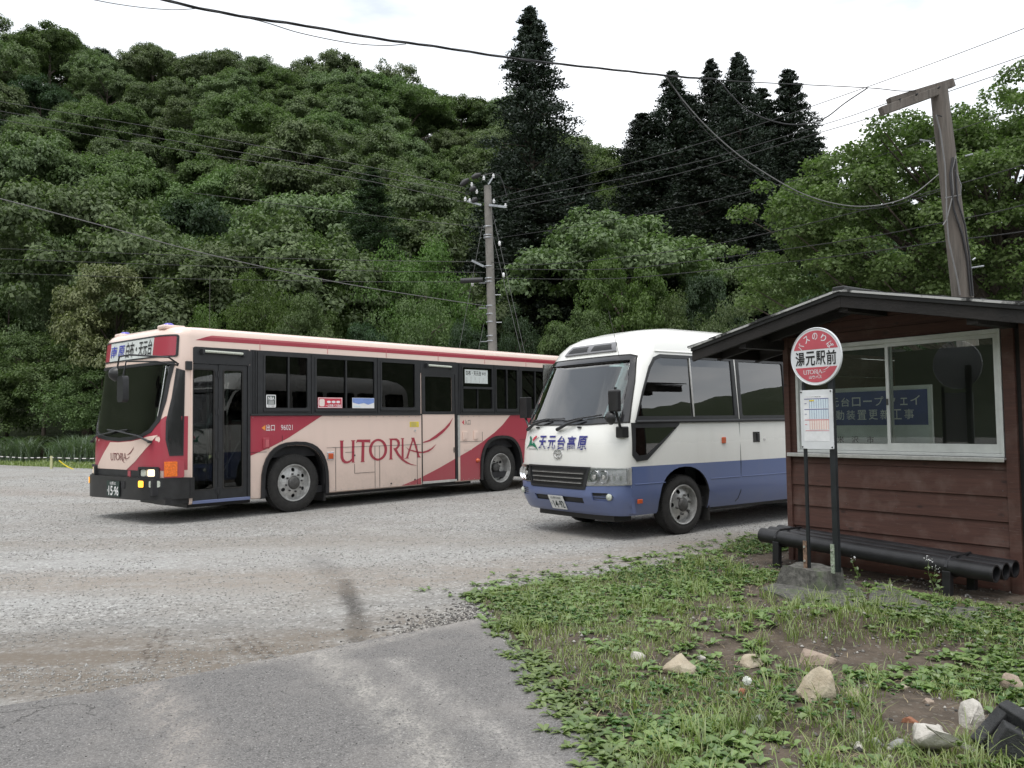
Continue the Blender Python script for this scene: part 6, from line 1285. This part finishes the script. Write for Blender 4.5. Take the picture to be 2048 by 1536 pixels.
wire('fine line across the hill foot, lowest of the low three', [(-150, 540), (0, 546), (350, 557), (700, 563), (922, 564)], 31, 27, .008)
wire('short faint line meeting the concrete pole below its crossarm', [(380, 385), (650, 419), (800, 437), (966, 455)], 29, 27, .008)
# ------------------------------------------------------------------ near ground: slabs, stones, pebbles, weeds
def rock(name, x, y, sx, sy, sz, seed, mat, label, rz=0, sink=.36, ang=0, cat='stone', group=None):
    r = mk(seed); bm = bmesh.new()
    for d in rand_dirs(15 if not ang else 10, -.9, r): bm.verts.new(Vector(d*r.uniform(.72, 1.0)))
    bmesh.ops.convex_hull(bm, input=bm.verts[:]); bmesh.ops.delete(bm, geom=[v for v in bm.verts if not v.link_faces], context='VERTS')
    bmesh.ops.bevel(bm, geom=bm.edges[:], offset=.07 if not ang else .04, segments=1, affect='EDGES'); bmesh.ops.triangulate(bm, faces=bm.faces[:]); bmesh.ops.subdivide_edges(bm, edges=bm.edges[:], cuts=2, use_grid_fill=True, smooth=.12)
    for v_ in bm.verts:
        p = np.array(v_.co); k = 1+.16*(vnoise(p[0]*2.5+seed, p[1]*2.5+p[2]*3, seed)-.5)+.09*(vnoise(p[0]*7+seed, p[1]*7+p[2]*8, seed+1)-.5); v_.co = (p[0]*sx*k, p[1]*sy*k, p[2]*sz*k)
    me = bpy.data.meshes.new(name); bm.to_mesh(me); bm.free(); finish(me, mat, 32)
    o = link(bpy.data.objects.new(name, me)); o.location = (x, y, float(verge_z(x, y))+sz*(1-2*sink)*.8); o.rotation_euler = (0, 0, rz); return tag(o, label, cat, group)
def stonemat(name, a, b_, c_, moss=.0):
    t = NT(name); n = t.noise(9, 6, .7); n2 = t.noise(35, 4, .7); n3 = t.noise(4, 4, .6, dist=1)
    c = t.mix(t.ramp(n, (.35, 0.0), (.65, 1.0)), a, b_); c = t.mix(t.ramp(n3, (.55, 0.0), (.66, 1.0)), c, c_); c = t.mix(t.ramp(n2, (.62, 0.0), (.72, .6)), c, tuple(x*.45 for x in a))
    return t.pbr(c, .85, bump=t.math('ADD', n, n2), bstr=.7, bdist=.01)
M['st_warm'] = stonemat('warm_stone', (.34, .28, .20), (.50, .44, .34), (.40, .33, .16)); M['st_pale'] = stonemat('pale_stone', (.40, .38, .34), (.60, .57, .52), (.34, .31, .27)); M['st_grey'] = stonemat('grey_stone', (.22, .22, .21), (.36, .36, .34), (.18, .18, .18)); M['st_tan'] = stonemat('tan_stone', (.26, .20, .16), (.42, .34, .27), (.50, .42, .28)); M['st_red'] = stonemat('brick_stone', (.27, .11, .06), (.36, .17, .10), (.22, .10, .07)); M['st_black'] = stonemat('dark_slate', (.020, .021, .022), (.045, .046, .048), (.07, .07, .07))
def rk(px, py, w, h, d, seed, mat, label, **k):
    g_ = gp(px, py, .03); s_ = g_.y/FPX; return rock('stone', g_.x, g_.y+w*s_*.25, w*s_*.56, w*s_*d*.5, h*s_*.66, seed, M[mat], label, **k)
rk(1363, 1352, 72, 54, .8, 1, 'st_warm', 'tan rounded stone with a dark crack, left of centre in the weeds')
rk(1275, 1320, 36, 28, .8, 2, 'st_pale', 'small pale stone, leftmost of those in the weeds')
rk(1645, 1325, 84, 56, .8, 3, 'st_tan', 'brownish angular stone on the bare soil below the sign block', ang=1)
rk(1505, 1332, 50, 34, .8, 4, 'st_warm', 'pale yellowish stone half hidden by grass, left of the brownish angular stone')
rk(1645, 1415, 94, 88, .7, 5, 'st_warm', 'largest cream stone standing in the weeds at right', sink=.30)
rk(1712, 1402, 34, 26, .8, 6, 'st_warm', 'small yellowish stone touching the right side of the largest cream stone')
rk(1800, 1498, 40, 26, .8, 7, 'st_grey', 'smooth oval grey pebble near the white rocks')
rk(1757, 1492, 26, 24, .8, 8, 'st_grey', 'small round grey pebble left of the smooth oval one')
rk(1950, 1462, 70, 62, .8, 9, 'st_pale', 'white rough rock beside the black slate pieces, upper of two', sink=.25)
rk(1875, 1522, 120, 76, .8, 10, 'st_pale', 'broad white rough rock at the bottom edge of the photo', sink=.25)
rk(2035, 1385, 66, 56, .8, 11, 'st_tan', 'brownish stone cut by the right edge of the photo')
rk(1828, 1452, 40, 16, .7, 12, 'st_red', 'reddish brown broken piece of brick among small stones', ang=1)
rk(1486, 1386, 22, 14, .7, 13, 'st_red', 'little reddish stone left of the dandelion clock', ang=1)
rk(1492, 1402, 28, 14, .7, 14, 'st_red', 'flat orange brown stone just below the little reddish one', ang=1)
rk(1810, 1375, 22, 16, .8, 15, 'st_warm', 'small cream stone on the bare soil above the reddish brick')
rk(1862, 1410, 28, 14, .8, 16, 'st_tan', 'small flat yellowish stone right of the bare soil')
rk(1525, 1448, 36, 20, .8, 17, 'st_grey', 'small flat grey stone in the grass below the dandelion')
rk(1880, 1462, 18, 14, .8, 18, 'st_pale', 'tiny white stone between the brick piece and white rock')
rk(1408, 1318, 28, 14, .8, 19, 'st_pale', 'small flat pale stone right of the tan rounded stone')
rk(1720, 1498, 26, 26, .8, 20, 'st_pale', 'small white stone hidden in weeds left of the grey pebbles')
g_ = gp(2010, 1500, .03)
for k, (dx, dy, sx, sy, sz, rx, ry, rz, lab) in enumerate(((-.02, .02, .10, .035, .10, .3, .75, .5, 'black slate piece leaning to the left beside the white rock'), (.055, -.02, .035, .09, .13, .2, -.3, .2, 'tall black slate piece standing at the bottom right corner'), (-.01, -.10, .11, .05, .08, .1, .5, -.3, 'low black slate piece at the bottom edge below the leaning one'), (.10, .06, .04, .06, .10, -.2, .2, .9, 'grey topped slate piece behind the others at the right edge'))):
    b = MB(); b.box((0, 0, 0), (sx*1.6, sy*1.6, sz*1.9)); o = b.build('slate_piece', M['st_black'] if k < 3 else M['st_grey'], bevel=.008); o.location = (g_.x+dx, g_.y+dy, float(verge_z(g_.x+dx, g_.y+dy))+sz*.55); o.rotation_euler = (rx, ry, rz); tag(o, lab, 'stone')
# paving slabs before the bench
def slab(pts, label, seed):
    c = np.mean([(p.x, p.y) for p in pts], axis=0); L = []
    for i in range(len(pts)):
        p, q = pts[i], pts[(i+1) % len(pts)]
        for j in range(6):
            f = j/6; w_ = .025*(vnoise(f*3+i*5+seed, seed, seed)-.5); L.append((p.x+(q.x-p.x)*f+w_-c[0], p.y+(q.y-p.y)*f+w_-c[1]))
    o = plate('paving_slab', [L], lambda a, b_, d: (a, b_, d), -.05, 0, M['concrete_old'], None); o.location = (c[0], c[1], .042+.004*(seed % 3)); tag(o, label, 'slab')
slab([gp(*p, .04) for p in ((1520, 1178), (1600, 1150), (1700, 1160), (1735, 1190), (1720, 1225), (1660, 1222), (1580, 1200))], 'mossy concrete slab under the bus stop sign block', 1)
slab([gp(*p, .04) for p in ((1738, 1192), (1760, 1168), (1865, 1212), (1858, 1228), (1800, 1232), (1735, 1215))], 'cracked concrete slab right of the sign block slab', 2)
slab([gp(*p, .04) for p in ((1868, 1214), (1960, 1215), (1985, 1250), (1960, 1262), (1900, 1250), (1862, 1228))], 'broken concrete slab nearest the right bench leg', 4)
# loose stones of the gravel lot and verge
def pebbles(name, X, Y, Z, S, seed, mat, label):
    r = mk(seed); n = len(X); B_ = np.array([(1, 0, 0), (-1, 0, 0), (0, 1, 0), (0, -1, 0), (0, 0, .75), (0, 0, -.5)]); V = np.repeat(B_[None], n, 0)*r.uniform(.6, 1.25, (n, 6, 1)); a = r.uniform(0, 6.28, n); ca, sa = np.cos(a)[:, None], np.sin(a)[:, None]
    V = np.stack([V[..., 0]*ca-V[..., 1]*sa, V[..., 0]*sa+V[..., 1]*ca, V[..., 2]], -1)*S[:, None, None]+np.stack([X, Y, Z], -1)[:, None]; f = np.array([(0, 2, 4), (2, 1, 4), (1, 3, 4), (3, 0, 4), (2, 0, 5), (1, 2, 5), (3, 1, 5), (0, 3, 5)])
    F = (np.arange(n)[:, None, None]*6+f[None]).reshape(-1, 3); me = fast_mesh(name, V.reshape(-1, 3), F); finish(me, mat); return tag(link(bpy.data.objects.new(name, me)), label, 'gravel', kind='stuff')
t = NT('loose_stone'); g = t.n('ShaderNodeNewGeometry'); M['loose'] = t.pbr(t.ramp(g.outputs['Random Per Island'], (0, (.16, .155, .145)), (.25, (.24, .235, .22)), (.8, (.34, .335, .32)), (1, (.46, .455, .44))), .9)
t = NT('loose_dark_stone'); g = t.n('ShaderNodeNewGeometry'); M['loose_dark'] = t.pbr(t.ramp(g.outputs['Random Per Island'], (0, (.05, .048, .045)), (.5, (.16, .15, .14)), (1, (.40, .38, .35))), .9)
r = mk(91); n = 130000; d_ = 4.2+22*r.random(n)**1.9; az = r.uniform(-.66, .60, n); X = d_*az; Y = d_; S = r.uniform(.35, 1.0, n)**3*.0095*(1+d_/22)
A_ = np.array(AS); ins = inside(X, Y, A_); vz = edge_dist(X, Y, VG) > -.02; cl = fbm(X*1.4, Y*2.2, 44); k = (~ins) & (~vz) & (cl+.30*r.random(n) > .56)
pebbles('loose_gravel', X[k], Y[k], S[k]*.15, S[k], 1, M['loose'], 'loose grey crushed stone scattered over the parking lot')
n = 2600; X = r.uniform(-3.5, .6, n); Y = r.uniform(3.2, 6.3, n); k = inside(X, Y, A_); S = r.uniform(.0015, .0055, n); pebbles('grit', X[k], Y[k], S[k]*.2+.012, S[k], 2, M['loose_dark'], 'scattered dark grit on the worn asphalt apron')
n = 24000; X = r.uniform(-.5, 5.5, n); Y = r.uniform(2.6, 9.5, n); e_ = edge_dist(X, Y, VG); k = (e_ > -.14) & ((fbm(X*3, Y*3, 61) > .47) | (e_ < .12)); S = .0025+.013*r.random(n)**3*r.uniform(.6, 1.7, n); pebbles('soil_stones', X[k], Y[k], np.maximum(verge_z(X[k], Y[k]), 0)+S[k]*.2, S[k], 3, M['loose_dark'], 'small stones lying between the weeds of the verge')
k2 = 1500; t0 = r.random(k2); P0 = np.array([(-.8, 5.85), (-.3, 6.5), (.2, 7.4)]); X = np.interp(t0, [0, .5, 1], P0[:, 0])+r.normal(0, .16, k2); Y = np.interp(t0, [0, .5, 1], P0[:, 1])+r.normal(0, .22, k2); k = ~inside(X, Y, A_); S = r.uniform(.006, .018, k2); pebbles('dark_gravel', X[k], Y[k], S[k]*.2, S[k], 4, M['loose_dark'], 'darker coarse gravel gathered where asphalt, lot and verge meet')
# grass and weeds on the verge
def shed_mask(X, Y):   # free ground in front of the shelter and outside the base block
    dx, dy = X-2.8745, Y-8.7139; u = .579*dx-.815*dy; w = .815*dx+.579*dy; bench = (u > -.3) & (u < 3.2) & (w > -.70)
    bx, by = X-2.513, Y-7.1217; bu = .579*bx-.815*by; bw = .815*bx+.579*by; blk = (bu > -.36) & (bu < .30) & (bw > -.12) & (bw < .28)
    return bench | blk
def bare(X, Y): return np.exp(-((X-2.05)**2/.20+(Y-5.15)**2/.10))+.9*np.exp(-((X-1.95)**2/.08+(Y-3.98)**2/.10))+.7*np.exp(-((X-.2)**2/.05+(Y-5.2)**2/.5))+.8*np.exp(-((X-2.45)**2/.35+(Y-6.75)**2/.12))
def scatter(n, seed, dens, ymax=10.5):
    r = mk(seed); X = r.uniform(-.5, 5.6, n); Y = 2.7+(ymax-2.7)*r.random(n)**1.3; e_ = edge_dist(X, Y, VG); d = dens(X, Y, e_)-.75*bare(X, Y); k = (r.random(n) < d) & (~shed_mask(X, Y)); return X[k], Y[k]
X, Y = scatter(120000, 11, lambda X, Y, e: sm((e+.02)/.3)*(.10+1.35*sm((fbm(X*2.0, Y*2.0, 71)-.40)/.22))*.8)
pos = np.stack([X, Y, verge_z(X, Y)-.004], -1); r = mk(12); hh = .05+.055*fbm(X*1.5, Y*1.5, 72)
gm = blades(r, len(X), .065, .0050, 0, M['grass'], 'grass', .7, 3, pos); tag(link(bpy.data.objects.new('grass', gm)), 'short uneven grass covering the verge before the shelter', 'grass', kind='stuff'); print('grass', len(X))
X, Y = scatter(1400, 13, lambda X, Y, e: sm((e)/.2)*sm((fbm(X*1.2, Y*1.2, 75)-.5)/.1)*.8); cl = []; r = mk(14); XX = np.repeat(X, 14)+r.normal(0, .025, len(X)*14); YY = np.repeat(Y, 14)+r.normal(0, .025, len(X)*14); pos = np.stack([XX, YY, verge_z(XX, YY)-.004], -1)
tag(link(bpy.data.objects.new('tall_grass', blades(r, len(XX), .17, .0055, 0, M['grass'], 'tall_grass', .8, 4, pos))), 'longer grass tufts standing out of the verge', 'grass', kind='stuff')
def rosettes(name, X, Y, r, nl, Lr, wr, mat, label, rise=(.25, .9), zoff=0, cat='weeds'):
    n = len(X); V = []; F = []; base = 0; Z = np.maximum(verge_z(X, Y), .002); NP = 5
    k = r.integers(nl[0], nl[1]+1, n); idx = np.repeat(np.arange(n), k); m_ = len(idx); a = r.uniform(0, 6.28, m_); L = r.uniform(*Lr, m_)*np.repeat(r.uniform(.6, 1.25, n), k); w = L*r.uniform(*wr, m_); el = r.uniform(*rise, m_); dirv = np.stack([np.cos(a), np.sin(a)], -1); sd = np.stack([-np.sin(a), np.cos(a)], -1); prof = [.18, .85, 1.0, .62, .05]
    for j in range(NP):
        u = j/(NP-1); h = L*(np.sin(el)*u-.75*u*u*np.sin(el)*.8)+.004; rr_ = L*np.cos(el)*u*1.0; c = np.stack([X[idx], Y[idx]], -1)+dirv*rr_[:, None]; ww = (w*prof[j]*.5)[:, None]; zz = Z[idx]+h+zoff; droop = (w*prof[j]*.18)
        V += [np.concatenate([c-sd*ww, (zz+droop)[:, None]], -1), np.concatenate([c+sd*ww, (zz+droop)[:, None]], -1), np.concatenate([c, zz[:, None]], -1)]
    V = np.stack(V, 1); q = 3*NP; Fs = []
    for j in range(NP-1):
        a0 = np.arange(m_)*q+3*j; Fs += [np.stack([a0, a0+2, a0+5, a0+3], -1), np.stack([a0+2, a0+1, a0+4, a0+5], -1)]
    me = fast_mesh(name, V.reshape(-1, 3), np.concatenate(Fs)); finish(me, mat); print(name, m_); return tag(link(bpy.data.objects.new(name, me)), label, cat, kind='stuff')
X, Y = scatter(22000, 15, lambda X, Y, e: sm((e+.06)/.12)*(.28+.9*sm((fbm(X*1.3, Y*1.3, 81)-.42)/.2))*.62); rosettes('broadleaf_weeds', X, Y, mk(16), (5, 10), (.018, .092), (.30, .55), M['weed'], 'broad leaved weeds such as plantain and dandelion on the verge')
X, Y = scatter(15000, 17, lambda X, Y, e: sm((e-.05)/.3)*sm((fbm(X*.9, Y*.9, 91)-.45)/.12)*.85); rosettes('clover', X, Y, mk(18), (5, 9), (.016, .034), (.7, 1.0), M['clover'], 'low clover patches on the verge', (.5, 1.3), .02, 'clover')
r = mk(19); X = np.concatenate([r.normal(x, .10, 40) for x, y in ((-.25, 7.05), (-.05, 6.7), (.25, 6.9), (.15, 6.2), (.45, 7.6))]); Y = np.concatenate([r.normal(y, .13, 40) for x, y in ((-.25, 7.05), (-.05, 6.7), (.25, 6.9), (.15, 6.2), (.45, 7.6))])
k = ~inside(X, Y, A_); rosettes('edge_weeds', X[k], Y[k], mk(20), (5, 9), (.06, .11), (.25, .4), M['weed'], 'pale green plantain tufts creeping onto the gravel at the verge tip')
X, Y = scatter(5200, 21, lambda X, Y, e: (sm((X-2.0)/.8)*sm((6.3-Y)/.6)*.8+.12)*(e > .05)); rosettes('leafy_weeds', X, Y, mk(22), (5, 9), (.03, .06), (.5, .75), M['weed'], 'leafy low weeds at the right side of the verge', (.6, 1.4), .05)
X, Y = scatter(5200, 25, lambda X, Y, e: sm(e/.2)*.8); pos = np.stack([X, Y, verge_z(X, Y)+.004], -1)
tag(link(bpy.data.objects.new('dry_grass', blades(mk(26), len(X), .05, .0035, 0, simple('straw', (.34, .28, .17), .9, var=.3), 'dry_grass', 2.2, 3, pos))), 'dry yellowed grass stems lying among the weeds', 'grass', kind='stuff')
r = mk(27); tt_ = r.random(230); X = np.interp(tt_, [0, .2, .45, .7, 1], [-.18, .0, .12, .24, .33])+r.normal(.05, .06, 230); Y = np.interp(tt_, [0, .2, .45, .7, 1], [6.1, 5.3, 4.7, 4.2, 3.4])
rosettes('border_weeds', X, Y, mk(28), (6, 11), (.035, .09), (.24, .4), M['weed'], 'rosettes of dandelion and plantain along the asphalt edge')
r = mk(29); n = 200; tt_ = r.random(n); X = np.interp(tt_, [0, .25, .5, .75, 1], [-.42, .35, 1.3, 2.2, 3.3])+r.normal(-.10, .20, n); Y = np.interp(tt_, [0, .25, .5, .75, 1], [7.1, 7.75, 8.4, 9.4, 10.5])+r.normal(.12, .20, n); k = ~inside(X, Y, A_)
rosettes('straggling_weeds', X[k], Y[k], mk(30), (4, 9), (.03, .09), (.3, .5), M['weed'], 'scattered small weeds straggling from the verge onto the gravel')
# dandelion clock and two flowering stalks by the bench
g_ = gp(1497, 1470, .03); e_ = empty('dandelion_clock', (g_.x, g_.y, float(verge_z(g_.x, g_.y))), 0, 'round white dandelion seed head on a thin stalk among the stones', 'dandelion'); hz = (1470-1364)/FPX*g_.y
b = MB(); b.tube([(0, 0, 0), (.006, 0, hz*.5), (0, 0, hz)], .0018, 5); b.build('stalk', M['grass'], e_); b = MB(); r = mk(23)
for d in rand_dirs(130, -1, r): b.tube([Vector((0, 0, hz)), Vector((0, 0, hz))+Vector(d)*.021], [.0003, .0016], 3)
b.build('seed_head', simple('seed_fluff', (.75, .77, .72), .9), e_)
for (px, py, h, lab, s) in ((1865, 1205, .33, 'tall weed with small white flowers growing in front of the right bench leg', 5), (1712, 1160, .20, 'thin stalk with tiny white flowers right of the sign block', 6), (1878, 1208, .27, 'slender leafy weed stalk directly right of the white flowered tall weed', 7)):
    g_ = gp(px, py, .03); e_ = empty('weed_stalk', (g_.x, g_.y, float(verge_z(g_.x, g_.y))), 0, lab, 'weed'); r = mk(s); pts = [Vector((.02*math.sin(k), .01*k*.3, h*k/6)) for k in range(7)]; b = MB(); b.tube(pts, [.003, .003, .0028, .0025, .002, .0015, .001], 5); b.build('stem', M['weed'], e_)
    P = np.array([list(pts[int(r.integers(1, 6))]+Vector((r.normal()*.02, r.normal()*.02, r.normal()*.01))) for _ in range(16)]); link(bpy.data.objects.new('leaves', leaves_mesh('leaves', P, norm(r.normal(size=(16, 3))+np.array([0, 0, 1])), .038, M['weed'], r, .5)), e_)
    P = np.array([list(pts[6]+Vector((r.normal()*.014, r.normal()*.014, r.normal()*.012))) for _ in range(18)]); link(bpy.data.objects.new('flowers', leaves_mesh('flowers', P, norm(r.normal(size=(18, 3))), .009, M['ink_white'], r, 1)), e_)
